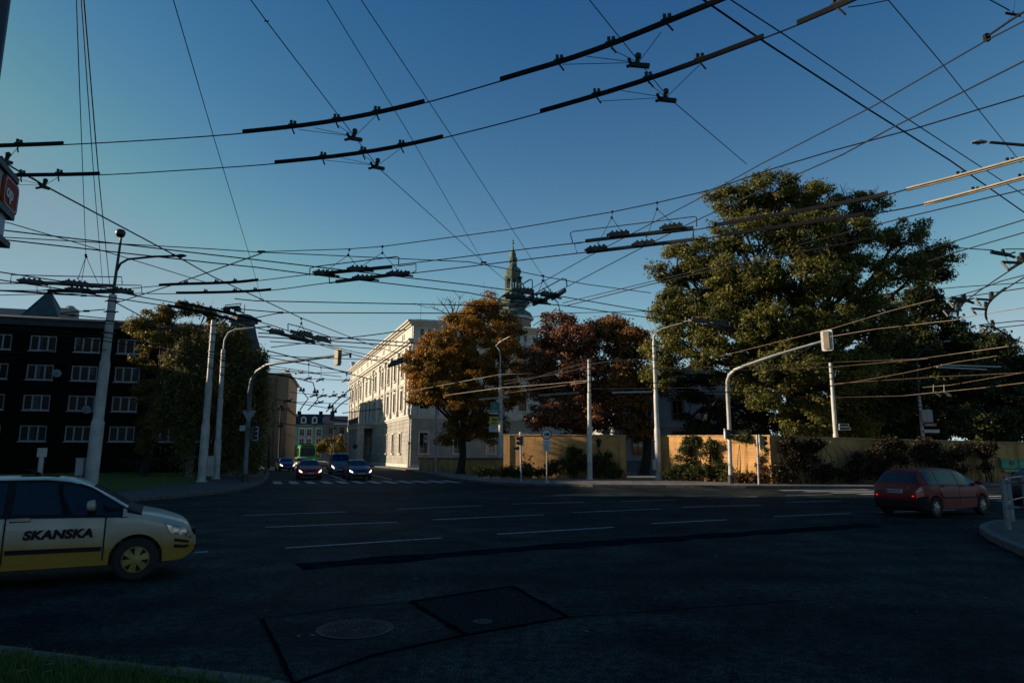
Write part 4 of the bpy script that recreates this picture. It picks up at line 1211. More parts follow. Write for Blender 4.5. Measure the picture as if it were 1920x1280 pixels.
tree('weeping_birch', 'weeping birch with drooping outer twigs right of the pair of grey poles', (-20.6, 52, 0.15), [
    (492, 665, 52, 12, 34), (496, 735, 52, 11, 40), (487, 815, 52, 14, 34), (472, 845, 51, 16, 18), (440, 625, 51, 36, 26), (470, 660, 52, 30, 30), (435, 690, 51, 42, 38), (478, 710, 52, 24, 44), (445, 770, 51, 26, 40), (480, 790, 52, 16, 40), (430, 830, 51, 22, 22)],
    L_birch, 0.20, 34000, 20, trunk=0.25, fork=(-20.6, 52, 4.5), sub=0.85, droop=1.8, bark=M_birch)
tree('street_tree', 'small dark green street tree in front of the grey house', (-52.5, 165, 0.1), [(618, 830, 160, 14, 12), (640, 832, 158, 12, 14), (600, 838, 160, 12, 9), (628, 843, 158, 16, 7)],
    L_yellow, 0.6, 5000, 21, trunk=0.25, sub=1.5)
# shrub on the left under the big trees
def shrub(name, label, blobs, m, size, n, seed, z=0.12, group=None, sub=0.5):
    rg = np.random.default_rng(seed)
    P = []
    cx = at(blobs[0][0], blobs[0][1], blobs[0][2])
    t = thing(name, label, 'shrub', (cx.x, cx.y, z), 0, group)
    for (px, py, Y, rx, ry) in blobs:
        p = at(px, py, Y); k = Y / FPX
        for _ in range(max(4, int(n / len(blobs) / 70))):
            d = rg.normal(size=3); d /= np.linalg.norm(d)
            c = np.array(p) + d * rg.uniform(.35, 1) ** .6 * np.array([rx * k, 0.45, ry * k])
            P.append(rg.normal(size=(70, 3)) * sub * np.array([.6, .5, .5]) * .55 + c)
    P = np.concatenate(P); P = P[P[:, 2] > z]
    P -= np.array([cx.x, cx.y, z])
    leaf_mesh('foliage', P, size, m, seed).parent = t
    rb = random.Random(seed)
    for (px, py, Y, rx, ry) in blobs:
        e = at(px, py, Y) - Vector((cx.x, cx.y, z))
        for _ in range(3):
            b = MB(); g = Vector((e.x + rb.uniform(-.3, .3), e.y + 0.1, 0))
            b.tube([g, g.lerp(e, 0.6) + Vector((rb.uniform(-.2, .2), 0, 0)), e + Vector((rb.uniform(-.3, .3), 0, rb.uniform(0, .3)))], [0.025, 0.018, 0.008], 5)
            b.build('stem', M_bark, t)
    return t
L_ivy = leaf_mat('ivy_leaf', [(0.028, 0.036, 0.010), (0.065, 0.075, 0.018), (0.13, 0.13, 0.03)], trans=0.3)
L_ivyred = leaf_mat('reddening_creeper_leaf', [(0.07, 0.055, 0.015), (0.12, 0.07, 0.02), (0.16, 0.035, 0.025)], trans=0.3)
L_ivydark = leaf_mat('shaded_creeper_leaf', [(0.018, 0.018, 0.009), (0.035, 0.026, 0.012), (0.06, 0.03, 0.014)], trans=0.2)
shrub('wall_shrub', 'big leafy shrub against the yellow wall left of the garden gateway', [(1050, 875, 48.9, 36, 14), (1080, 865, 49, 20, 22), (1020, 882, 48.8, 24, 10), (1075, 850, 49.2, 10, 12), (1110, 870, 48.8, 20, 18), (1130, 862, 49, 22, 18), (1150, 880, 48.6, 16, 14), (990, 886, 49, 22, 6)], L_ivy, 0.16, 10000, 31)
shrub('wall_shrub', 'low dark shrub at the foot of the yellow wall behind the pedestrian signal', [(940, 886, 50.3, 30, 6), (965, 884, 50, 26, 7), (905, 882, 52, 16, 6), (985, 880, 50, 14, 10)], L_dark, 0.14, 3500, 32)
shrub('creeper', 'green creeper climbing the sunlit wall beside the lamp pole', [(1278, 865, 44.8, 16, 26), (1265, 885, 45, 22, 14), (1290, 835, 44.6, 10, 14), (1295, 880, 44.4, 14, 18), (1302, 828, 44.4, 8, 8)], L_ivy, 0.15, 6000, 33, sub=0.42)
shrub('creeper', 'arching green creeper between two piers of the sunlit wall', [(1335, 850, 43.2, 14, 16), (1345, 875, 43, 26, 14), (1325, 885, 43.2, 24, 12), (1358, 885, 42.6, 14, 12), (1337, 833, 43.2, 8, 5)], L_ivy, 0.15, 6000, 34, sub=0.42)
shrub('creeper', 'reddening creeper at the foot of the sunlit wall by the pedestrian signal', [(1393, 895, 41.2, 14, 7), (1415, 893, 40.6, 14, 8), (1428, 872, 40.6, 6, 16), (1385, 899, 41.2, 12, 5)], L_ivyred, 0.13, 3600, 35, sub=0.3)
shrub('creeper', 'creeper tuft hanging over the top of the sunlit wall', [(1400, 822, 41.4, 16, 5), (1385, 820, 41.8, 10, 4), (1425, 830, 40.8, 10, 7), (1432, 850, 40.6, 5, 18)], L_ivy, 0.14, 2500, 36, sub=0.3)
# creeper over the shaded wall: one plant per thick patch
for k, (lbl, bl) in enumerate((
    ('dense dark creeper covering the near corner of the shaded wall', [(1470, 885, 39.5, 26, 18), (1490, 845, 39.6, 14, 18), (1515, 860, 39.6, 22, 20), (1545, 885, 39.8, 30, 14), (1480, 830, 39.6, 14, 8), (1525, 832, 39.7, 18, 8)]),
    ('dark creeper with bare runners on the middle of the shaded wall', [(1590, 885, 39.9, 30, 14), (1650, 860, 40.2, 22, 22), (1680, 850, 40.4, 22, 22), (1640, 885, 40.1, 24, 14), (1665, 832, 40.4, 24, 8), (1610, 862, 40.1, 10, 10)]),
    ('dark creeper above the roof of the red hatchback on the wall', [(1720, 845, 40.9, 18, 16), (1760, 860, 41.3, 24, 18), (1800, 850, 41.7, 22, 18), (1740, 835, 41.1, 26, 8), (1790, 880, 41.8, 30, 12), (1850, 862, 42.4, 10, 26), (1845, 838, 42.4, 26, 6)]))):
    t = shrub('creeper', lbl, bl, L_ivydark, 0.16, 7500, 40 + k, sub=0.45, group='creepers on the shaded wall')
    rb = random.Random(60 + k)
    org = t.location
    for (px, py, Y, rx, ry) in bl:
        for _ in range(4):
            q = at(px + rb.uniform(-rx, rx) * 1.3, 905, Y + 0.1); pts = [q]
            u = q.copy()
            for s_ in range(5):
                u = u + Vector((rb.uniform(-.35, .35), 0.01, rb.uniform(.35, .6)))
                if u.z > 2.7: break
                pts.append(u.copy())
            b = MB(); b.tube([p - org for p in pts], 0.014, 4); b.build('runner', M_bark, t)
shrub('hedge', 'dark shrub under the birches beside the small white notice board', [(330, 868, 54, 50, 8), (400, 862, 54, 40, 10), (270, 868, 55, 40, 8), (450, 865, 56, 26, 8)], L_dark, 0.2, 6000, 37)
shrub('garden_bush', 'small sunlit yellow green bush behind the wall beside the white road arrows', [(1600, 790, 52, 22, 20), (1625, 800, 52, 18, 16), (1590, 812, 52, 20, 10)], L_yellow, 0.24, 3500, 38, sub=0.6)
# bare twigs rising behind the cream building and above the ash
def bare(label, base_px, Y, tips_px, grp='bare treetops'):
    p0 = at(*base_px, Y)
    t = thing('bare_treetop', label, 'tree', p0, 0, grp)
    b = MB(); rb = random.Random(int(base_px[0]))
    for (px, py) in tips_px:
        e = at(px, py, Y) - p0
        m_ = e * 0.5 + Vector((rb.uniform(-.3, .3), 0, rb.uniform(-.1, .4)))
        b.tube([(0, 0, 0), m_, e], [0.07, 0.045, 0.015], 5)
        for _ in range(5):
            s_ = m_.lerp(e, rb.uniform(0, .9)); b.tube([s_, s_ + Vector((rb.uniform(-.8, .8), rb.uniform(-.3, .3), rb.uniform(.1, .9)))], [0.03, 0.01], 4)
    b.build('branches', M_bark, t)
bare('bare grey treetop sticking out behind the left edge of the orange tree', (850, 600), 66, [(805, 575), (822, 560), (838, 556), (855, 566), (862, 552)])
bare('dead bare branch among the upper right leaves of the big ash', (1610, 430), 54, [(1575, 345), (1600, 352), (1640, 360), (1665, 366), (1655, 395)])
# ------------------------------------------------------------------ vehicles
M_tyre = mat('tyre_rubber', (0.012, 0.012, 0.012), 0.85, 0.3, 10)
M_rim = mat('silver_hubcap', (0.32, 0.32, 0.32), 0.4, 0.25, 5, metal=0.4)
M_hlamp = mat('headlamp_glass', (0.35, 0.35, 0.36), 0.12, 0.3, 9, spec=0.7)
M_hlit = mat('lit_headlamp', (0.9, 0.85, 0.7), 0.2, 0.05, 9, emit=(1.0, 0.86, 0.62, 3.0))
M_tail = mat('red_tail_lamp', (0.65, 0.05, 0.04), 0.25, 0.2, 9, spec=0.6)
M_taillit = mat('lit_brake_lamp', (0.5, 0.02, 0.01), 0.2, 0.1, 9, emit=(1.0, 0.04, 0.02, 0.7))
M_plate = mat('number_plate', (0.55, 0.57, 0.58), 0.5, 0.1, 8)
M_platemark = mat('plate_characters', (0.06, 0.07, 0.09), 0.6, 0.2, 8)
M_eublue = mat('plate_blue_strip', (0.02, 0.06, 0.4), 0.5, 0.1, 8)
M_trim = mat('black_trim', (0.010, 0.010, 0.011), 0.7, 0.3, 9, spec=0.2)

def paint(name, c, c2=None, zsplit=None, coat=0.22, rough=0.38):
    """car paint; c2 below zsplit with a soft ragged border"""
    m = mat(name, c, rough, 0.16, 1.3, coat=coat, spec=0.3)
    if c2 and not m.get('two'):
        m['two'] = 1
        nt = m.node_tree
        b = nt.nodes['Principled BSDF']
        src = b.inputs['Base Color'].links[0].from_socket
        tc = nt.nodes.new('ShaderNodeTexCoord')
        sx = nt.nodes.new('ShaderNodeSeparateXYZ'); nt.links.new(tc.outputs['Object'], sx.inputs[0])
        nz = nt.nodes.new('ShaderNodeTexNoise'); nz.inputs['Scale'].default_value = 2.2; nz.inputs['Detail'].default_value = 6
        nt.links.new(tc.outputs['Object'], nz.inputs['Vector'])
        ma = nt.nodes.new('ShaderNodeMath'); ma.operation = 'MULTIPLY_ADD'; ma.inputs[1].default_value = 0.3
        nt.links.new(nz.outputs['Fac'], ma.inputs[0]); nt.links.new(sx.outputs['Z'], ma.inputs[2])
        mr = nt.nodes.new('ShaderNodeMapRange'); mr.inputs['From Min'].default_value = zsplit; mr.inputs['From Max'].default_value = zsplit + 0.32
        nt.links.new(ma.outputs[0], mr.inputs['Value'])
        mx = nt.nodes.new('ShaderNodeMix'); mx.data_type = 'RGBA'
        mx.inputs['A'].default_value = (*c2, 1)
        nt.links.new(mr.outputs['Result'], mx.inputs['Factor']); nt.links.new(src, mx.inputs['B'])
        nt.links.new(mx.outputs['Result'], b.inputs['Base Color'])
    return m

class CarShape:
    def __init__(s, top, belt, half, roof, wheels, R_arch=0.345, zw=0.30, sill=0.24, tumble=0.0):
        s.x0, s.x1 = top[0][0], top[-1][0]
        s.xs = np.linspace(s.x0, s.x1, 400)
        def sm(pts, sig=0.035):
            y = np.interp(s.xs, [p[0] for p in pts], [p[1] for p in pts])
            dx = s.xs[1] - s.xs[0]; k = int(3 * sig / dx) + 1
            g = np.exp(-0.5 * (np.arange(-k, k + 1) * dx / sig) ** 2); g /= g.sum()
            return np.convolve(np.pad(y, k, mode='edge'), g, 'valid')
        s.top, s.belt, s.half, s.roof = sm(top), sm(belt, 0.08), sm(half, 0.06), sm(roof, 0.08)
        s.wheels, s.R, s.zw, s.sill = wheels, R_arch, zw, sill
    def ring(s, x):
        x = min(max(x, s.x0), s.x1)
        f = lambda a: float(np.interp(x, s.xs, a))
        zt, zb, w, wr = f(s.top), f(s.belt), f(s.half), f(s.roof)
        zb = min(zb, zt - 0.015)
        zu = s.sill
        for xw in s.wheels:
            d = abs(x - xw)
            if d < s.R: zu = max(zu, s.zw + math.sqrt(s.R ** 2 - d * d))
        e = min(x - s.x0, s.x1 - x)
        if e < 0.16: zu = max(zu, s.sill + (0.16 - e) * 0.6)
        zu = min(zu, zb - 0.1)
        zm = zu + (zb - zu) * 0.5
        wr = min(wr, w - 0.02)
        k = max(0.0, min(1.0, (zt - zb) / 0.4))
        wc = w - 0.03 + (wr - w + 0.03) * k
        zc = zb + (zt - zb) * (0.62 + 0.28 * k)
        return [(0, zu), (w - 0.12, zu), (w - 0.015, zu + 0.01), (w, zm), (w - 0.012, zb - 0.05 * min(1, zb - zm)), (w - 0.035, zb), (wc, zc), (wc * 0.78, zt - 0.02 * k), (0, zt)]
    def pt(s, x, v, side):
        r = s.ring(x); i = min(int(v), len(r) - 2); t = v - i
        return Vector((min(max(x, s.x0), s.x1), side * (r[i][0] * (1 - t) + r[i + 1][0] * t), r[i][1] * (1 - t) + r[i + 1][1] * t))
    def nrm(s, x, v, side):
        h = 0.02
        a = s.pt(x + h, v, side) - s.pt(x - h, v, side)
        v0, v1 = max(0, v - 0.15), min(7.999, v + 0.15)
        c = s.pt(x, v1, side) - s.pt(x, v0, side)
        n = a.cross(c)
        if n.length < 1e-9: return Vector((0, side, 0))
        n.normalize()
        p = s.pt(x, v, side)
        if n.dot(Vector((p.x * 0.05, p.y, p.z - 0.7))) < 0: n = -n
        return n
    def body(s):
        b = MB()
        st = sorted(set(list(np.linspace(s.x0, s.x1, 70)) + [xw + s.R * math.cos(a) for xw in s.wheels for a in np.linspace(0, PI, 15)] + [s.x0 + q for q in (.01, .03, .06, .1)] + [s.x1 - q for q in (.01, .03, .06, .1)]))
        st = [x for x in st if s.x0 <= x <= s.x1]
        rings = []
        for x in st:
            r = s.ring(x)
            full = [(x, y, z) for y, z in r] + [(x, -y, z) for y, z in r[-2:0:-1]]
            rings.append(full)
        n = len(rings[0])
        vs_ = [p for r in rings for p in r]
        fs = [(i * n + k, (i + 1) * n + k, (i + 1) * n + (k + 1) % n, i * n + (k + 1) % n) for i in range(len(rings) - 1) for k in range(n)]
        fs.append(tuple(range(n))); fs.append(tuple((len(rings) - 1) * n + k for k in range(n - 1, -1, -1)))
        b.add(vs_, fs)
        return b
    def patch(s, b, x0, x1, v0, v1, side, off=0.006, nx=10, nv=6, edge=None, curve=None):
        """panel lying on the body surface, with a rim going back into it; curve(t) -> (xa, xb) lets its ends slant"""
        P, Q = [], []
        for j in range(nv + 1):
            t = j / nv
            v = v0 + (v1 - v0) * t
            xa, xb = curve(t) if curve else (x0, x1)
            for i in range(nx + 1):
                x = xa + (xb - xa) * i / nx
                n = s.nrm(x, v, side); p = s.pt(x, v, side)
                P.append(p + n * off); Q.append(p - n * 0.004)
        w = nx + 1
        fs = [(j * w + i, j * w + i + 1, (j + 1) * w + i + 1, (j + 1) * w + i) for j in range(nv) for i in range(nx)]
        loop = [i for i in range(w)] + [j * w + nx for j in range(1, nv + 1)] + [nv * w + i for i in range(nx - 1, -1, -1)] + [j * w for j in range(nv - 1, 0, -1)]
        m_ = len(P)
        fs += [(loop[k], loop[(k + 1) % len(loop)], loop[(k + 1) % len(loop)] + m_, loop[k] + m_) for k in range(len(loop))]
        b.add(P + Q, fs)

def wheel(parent, x, y, z, r, side, mrim, spokes=6, w=0.19):
    t = MB()
    o = 1 if side > 0 else -1
    prof = [(r * 0.62, -w / 2), (r * 0.9, -w / 2), (r, -w * 0.32), (r, w * 0.32), (r * 0.9, w / 2), (r * 0.64, w / 2), (r * 0.60, w * 0.3), (0.01, w * 0.28)]
    t.lathe([(a, h * o) for a, h in prof], 28, axis='y')
    wl = t.build('wheel', M_tyre, parent, smooth=35, loc=(x, y, z))
    m = MB()
    d = o * w * 0.36
    m.lathe([(r * 0.66, d - o * 0.03), (r * 0.66, d), (r * 0.56, d + o * 0.012), (r * 0.545, d - o * 0.02)], 28, axis='y', cap=False)
    m.lathe([(r * 0.2, d - o * 0.02), (r * 0.2, d + o * 0.02), (r * 0.12, d + o * 0.03), (0.004, d + o * 0.03)], 16, axis='y', cap=False)
    for k in range(spokes):
        a = 2 * PI * k / spokes + 0.3
        ca, sa = math.cos(a), math.sin(a)
        def f(u, v_, h, ca=ca, sa=sa): return (ca * u - sa * v_, h, sa * u + ca * v_)
        w0, w1 = r * 0.1, r * 0.17
        p = [f(r * 0.15, -w0, d - o * .01), f(r * 0.57, -w1, d - o * .02), f(r * 0.57, w1, d - o * .02), f(r * 0.15, w0, d - o * .01),
             f(r * 0.15, -w0, d + o * .024), f(r * 0.57, -w1, d + o * .008), f(r * 0.57, w1, d + o * .008), f(r * 0.15, w0, d + o * .024)]
        m.hexa(p)
    m.build('rim', mrim, wl, smooth=30)
    return wl

def box_part(name, m, parent, x0, x1, y0, y1, z0, z1, loc=None):
    b = MB(); b.box(x0, x1, y0, y1, z0, z1)
    return b.build(name, m, parent)

def plate(parent, x, z, s=1, tilt=0.0):
    b = MB(); b.box(-0.008, 0.008, -0.26, 0.26, -0.055, 0.055)
    p = b.build('number_plate', M_plate, parent, loc=(x, 0, z)); p.rotation_euler = (0, tilt, 0)
    b = MB(); b.box(s * 0.009 - 0.001, s * 0.009 + 0.001, -0.255 if s > 0 else 0.215, -0.215 if s > 0 else 0.255, -0.05, 0.05); b.build('blue_strip', M_eublue, p)
    b = MB()
    for k in range(7):
        y = -0.17 + k * 0.062
        b.box(s * 0.009 - 0.001, s * 0.009 + 0.001, y - 0.018, y + 0.018, -0.034, 0.034)
    b.build('plate_characters', M_platemark, p)
    return p

HATCH = dict(
    top=[(-1.98, .70), (-1.95, .93), (-1.88, 1.02), (-1.62, 1.40), (-1.45, 1.46), (-0.8, 1.495), (0.0, 1.50), (0.30, 1.465), (0.55, 1.37), (1.10, 1.02), (1.22, .975), (1.5, .915), (1.78, .82), (1.92, .72), (1.99, .50)],
    belt=[(-1.98, .66), (-1.9, .96), (-1.5, .955), (0.9, .90), (1.2, .90), (1.9, .68), (1.99, .48)],
    half=[(-1.98, .60), (-1.93, .70), (-1.8, .775), (-1.5, .815), (0, .82), (1.3, .82), (1.6, .79), (1.8, .70), (1.92, .58), (1.99, .42)],
    roof=[(-1.98, .5), (-1.6, .52), (-1.2, .575), (0.2, .58), (0.6, .58), (1.2, .70), (1.99, .4)], wheels=(-1.25, 1.21))
SEDAN = dict(
    top=[(-2.2, .60), (-2.17, .92), (-2.05, 1.0), (-1.62, 1.04), (-1.05, 1.38), (-0.8, 1.43), (0.0, 1.44), (0.3, 1.40), (1.0, 1.0), (1.15, .96), (1.6, .88), (2.0, .76), (2.15, .66), (2.2, .48)],
    belt=[(-2.2, .58), (-2.1, .92), (0.9, .88), (1.15, .88), (2.1, .62), (2.2, .46)],
    half=[(-2.2, .58), (-2.12, .70), (-1.9, .80), (-1.5, .84), (1.4, .84), (1.8, .80), (2.05, .70), (2.2, .50)],
    roof=[(-2.2, .6), (-1.5, .62), (-1.0, .55), (0.3, .56), (1.0, .68), (2.2, .45)], wheels=(-1.3, 1.33))
VAN = dict(
    top=[(-2.1, .8), (-2.08, 1.5), (-2.0, 1.88), (-1.8, 1.95), (0.4, 1.95), (0.65, 1.88), (1.25, 1.2), (1.35, 1.14), (1.8, .98), (2.02, .8), (2.1, .5)],
    belt=[(-2.1, .75), (-2.0, 1.06), (1.1, 1.02), (1.3, 1.0), (2.0, .75), (2.1, .48)],
    half=[(-2.1, .78), (-2.0, .86), (1.5, .87), (1.8, .82), (2.02, .70), (2.1, .5)],
    roof=[(-2.1, .66), (0.5, .66), (1.3, .75), (2.1, .45)], wheels=(-1.3, 1.35))

def car(name, label, cat, shape, loc, heading, body_m, lit_head=False, lit_tail=False, rim=None, side_windows=((-1.5, -1.02), (-0.95, -0.02), (0.05, 0.95)), detail=True, wind=(0.58, 1.08), rear=(-1.86, -1.66), group=None, mirror_m=None, mirror_x=None, tail_v=(3.6, 5.0), spokes=6):
    s = CarShape(**shape)
    t = thing(name, label, cat, (*loc, 0.004), heading, group)
    b = s.body(); b.build('body', body_m, t, smooth=38)
    k = s.zw
    for xw in s.wheels:
        for sd_ in (1, -1):
            w = max(float(np.interp(xw, s.xs, s.half)), 0.7) - 0.085
            wheel(t, xw, sd_ * w, k, k, sd_, rim or M_rim, spokes)
    b = MB()                                   # black inside of the wheel arches and underside
    b.box(s.x0 + 0.3, s.x1 - 0.3, -0.62, 0.62, 0.19, 0.42)
    b.build('underbody', M_black, t)
    b = MB()
    for sd_ in (1, -1): s.patch(b, wind[0], wind[1], 6.12, 7.98, sd_, 0.005, 10, 6)
    b.build('windscreen', M_glass, t, smooth=40)
    b = MB()
    for sd_ in (1, -1): s.patch(b, rear[0], rear[1], 6.15, 7.98, sd_, 0.005, 8, 6)
    b.build('rear_window', M_glass, t, smooth=40)
    for (xa, xb) in side_windows:
        for sd_ in (1, -1):
            b = MB(); s.patch(b, xa, xb, 5.10, 5.92, sd_, 0.005, 10, 4)
            b.build('side_window', M_glass, t, smooth=40)
    for sd_ in (1, -1):
        b = MB(); s.patch(b, s.x1 - 0.42, s.x1 - 0.05, 3.55, 4.85, sd_, 0.010, 8, 5, curve=lambda q: (s.x1 - 0.36 - 0.12 * q, s.x1 - 0.055 - 0.05 * q))
        b.build('headlight', M_hlit if lit_head else M_hlamp, t, smooth=40)
        b = MB(); s.patch(b, s.x0 + 0.012, s.x0 + 0.2, tail_v[0], tail_v[1], sd_, 0.010, 6, 6)
        b.build('tail_light', M_taillit if lit_tail else M_tail, t, smooth=40)
        b = MB(); x = mirror_x or wind[1] - 0.15
        b.lathe([(0.005, -0.06), (0.07, -0.05), (0.09, 0.0), (0.085, 0.05), (0.005, 0.07)], 12, axis='x')
        p = s.pt(x, 5.3, sd_)
        mo = b.build('wing_mirror', mirror_m or body_m, t, smooth=40, loc=(p.x, p.y + sd_ * 0.13, p.z + 0.06)); mo.scale = (0.9, 1.25, 0.85)
        b = MB(); b.bar((0, 0, 0), (0, -sd_ * 0.12, -0.05), 0.04, 0.04); b.build('mirror_arm', M_trim, mo)
    b = MB(); b.box(s.x1 - 0.05, s.x1 + 0.008, -0.30, 0.30, 0.565, 0.655); b.build('grille', M_trim, t)
    b = MB(); b.box(s.x1 - 0.09, s.x1 + 0.012, -0.42, 0.42, 0.30, 0.40); b.build('lower_grille', M_trim, t)
    plate(t, s.x1 + 0.014, 0.46, 1)
    return t, s

heading_lane = R(27.2)
M_cream_car = paint('white_over_ochre_car_body', (0.52, 0.465, 0.40), (0.25, 0.145, 0.018), 0.60, coat=0.4)
M_ochre_rim = mat('ochre_hubcap', (0.34, 0.26, 0.07), 0.5, 0.35, 7, metal=0.1)
def park(shape, contact_pt, wheel_x, side, hd):
    """ground position of a car whose given wheel touches contact_pt"""
    y = side * (float(np.interp(wheel_x, [p[0] for p in shape['half']], [p[1] for p in shape['half']])) - 0.03)
    c, s_ = math.cos(hd), math.sin(hd)
    return (contact_pt.x - c * wheel_x + s_ * y, contact_pt.y - s_ * wheel_x - c * y)
M_cream_trim = mat('cream_car_trim', (0.46, 0.42, 0.34), 0.4, 0.15, 3)
near, S = car('hatchback_car', 'white and ochre hatchback with black door lettering passing close on the left', 'car', HATCH, park(HATCH, gr(250, 1089), 1.21, -1, heading_lane), heading_lane, M_cream_car, rim=M_ochre_rim, spokes=6, mirror_m=M_cream_trim, mirror_x=0.60, side_windows=((-1.5, -1.06), (-0.99, -0.43), (-0.33, 0.95)))
for sd_ in (1, -1):                             # doors, sills, rubbing strips
    for xa, xb, lit in ((-0.36, 0.78, True), (-1.08, -0.405, False)):
        b = MB(); S.patch(b, xa, xb, 2.2, 4.95, sd_, 0.006, 12, 8)
        d = b.build('door', M_cream_car, near, smooth=38)
        b = MB(); p = S.pt(xa + 0.14, 4.35, sd_); b.box(p.x - 0.11, p.x + 0.11, p.y + sd_ * 0.008 - 0.02, p.y + sd_ * 0.008 + 0.03, p.z - 0.02, p.z + 0.02)
        b.build('handle', M_cream_trim, d)
        b = MB(); b.box(p.x - 0.12, p.x + 0.12, p.y - 0.01 + sd_ * 0.005, p.y + 0.01 + sd_ * 0.005, p.z - 0.045, p.z - 0.02)
        b.build('handle_recess', M_trim, d)
        b = MB(); S.patch(b, xa + 0.01, xb - 0.01, 2.62, 2.80, sd_, 0.022, 12, 2)
        b.build('rubbing_strip', M_trim, d, smooth=38)
        if lit:
            q = S.pt(0.47, 3.78, sd_)
            text_mesh('lettering', 'SKANSKA', 0.160, M_trim, d, (0.24, q.y + sd_ * 0.019, q.z - 0.125), (R(88), 0, 0 if sd_ < 0 else PI), bold=0.009, shear=0.16, sx=1.12)
    for x_ in (-1.105, -0.392, 0.785):
        b = MB(); S.patch(b, x_, x_ + 0.018, 2.2, 4.95, sd_, 0.0045, 2, 10)
        b.build('door_gap', M_trim, near, smooth=38)
    b = MB(); S.patch(b, 0.98, 1.06, 4.0, 4.3, sd_, 0.012, 4, 2); b.build('side_repeater', M_trim, near)
    b = MB(); S.patch(b, -1.55, 1.0, 5.0, 6.0, sd_, 0.003, 30, 4); S.patch(b, 0.40, 1.12, 5.95, 6.22, sd_, 0.007, 14, 2); b.build('window_pillars', M_trim, near, smooth=38)
    b = MB(); S.patch(b, 1.70, 1.90, 2.75, 2.95, sd_, 0.012, 6, 2); S.patch(b, 1.70, 1.90, 3.12, 3.3, sd_, 0.012, 6, 2); b.build('bumper_vent', M_trim, near)
b = MB()
for sd_ in (1, -1): S.patch(b, 1.05, 1.24, 5.6, 7.98, sd_, 0.007, 6, 6)
b.build('cowl', M_trim, near, smooth=38)
for o_ in near.children:
    if o_.name.startswith('windscreen'): o_.data.materials[0] = mat('windscreen_sky_tint', (0.10, 0.135, 0.16), 0.08, 0.2, 1.0, spec=0.6)  # bluish sky reflection put into the windscreen's base colour
    if o_.name.startswith('headlight'): o_.data.materials[0] = mat('headlamp_chrome', (0.62, 0.55, 0.45), 0.15, 0.7, 14, metal=0.6, coat=1.0)
b = MB(); b.tube([(-0.15, 0, 1.50), (-0.28, 0, 1.57), (-0.36, 0, 1.58)], [0.03, 0.018, 0.008], 6); b.build('aerial', M_trim, near)
b = MB(); S.patch(b, -0.35, 0.12, 7.2, 7.98, 1, 0.004, 8, 4); S.patch(b, -0.35, 0.12, 7.2, 7.98, -1, 0.004, 8, 4); b.build('sunroof', M_glass, near)

M_maroon = paint('maroon_car_paint', (0.22, 0.007, 0.008), coat=0.08, rough=0.45)
RED = dict(HATCH); RED['top'] = [(x, z - 0.03 if z > 1.2 else z) for x, z in HATCH['top']]
red, S2 = car('hatchback_car', 'dark red hatchback seen from behind on the right beside the railing', 'car', RED, park(RED, gr(1757, 971), -1.25, -1, R(27.6)), R(27.6), M_maroon, lit_tail=False, spokes=6, tail_v=(3.1, 4.9))
for sd_ in (1, -1):
    for xa, xb in ((-0.02, 0.94), (-1.0, -0.06)):
        b = MB(); S2.patch(b, xa, xb, 2.2, 4.95, sd_, 0.006, 12, 8); d = b.build('door', M_maroon, red, smooth=38)
        p = S2.pt(xa + 0.14, 4.35, sd_)
        b = MB(); b.box(p.x - 0.1, p.x + 0.1, p.y - 0.02, p.y + 0.02, p.z - 0.018, p.z + 0.018); b.build('handle', M_trim, d)
        b = MB(); S2.patch(b, xa + 0.01, xb - 0.01, 2.9, 3.02, sd_, 0.018, 12, 2); b.build('rubbing_strip', M_trim, d, smooth=38)
b = MB()
for sd_ in (1, -1): S2.patch(b, -1.972, -1.60, 2.02, 3.15, sd_, 0.012, 10, 5)
b.box(-2.0, -1.95, -0.62, 0.62, 0.33, 0.52)
b.build('rear_bumper', M_trim, red, smooth=38)
b = MB(); b.box(-2.004, -1.94, -0.66, 0.66, 0.525, 0.60); b.build('bumper_strip', M_maroon, red)
red.scale = (0.96, 0.97, 0.955)
plate(red, -1.985, 0.78, -1)
b = MB(); b.box(-1.965, -1.945, -0.03, 0.03, 0.905, 0.945); b.build('badge', M_rim, red)
b = MB(); b.box(-1.99, -1.95, -0.50, -0.42, 0.86, 0.91); b.build('glint_plate', M_rim, red).name = 'rear_glint'  # small silver box imitating a light reflection on the tailgate
for sd_ in (1, -1):
    b = MB(); b.box(-1.985, -1.955, sd_ * 0.57 - 0.03, sd_ * 0.57 + 0.03, 0.63, 0.665); b.build('brake_lamp', M_taillit, red)
for sd_ in (1, -1):
    b = MB(); S2.patch(b, -1.945, -1.83, 3.75, 4.2, sd_, 0.014, 4, 3); b.build('reversing_lamp', M_hlamp, red, smooth=40)
b = MB(); b.tube([(-1.2, 0, 1.45), (-1.32, 0, 1.62)], [0.02, 0.006], 6); b.build('aerial', M_trim, red)

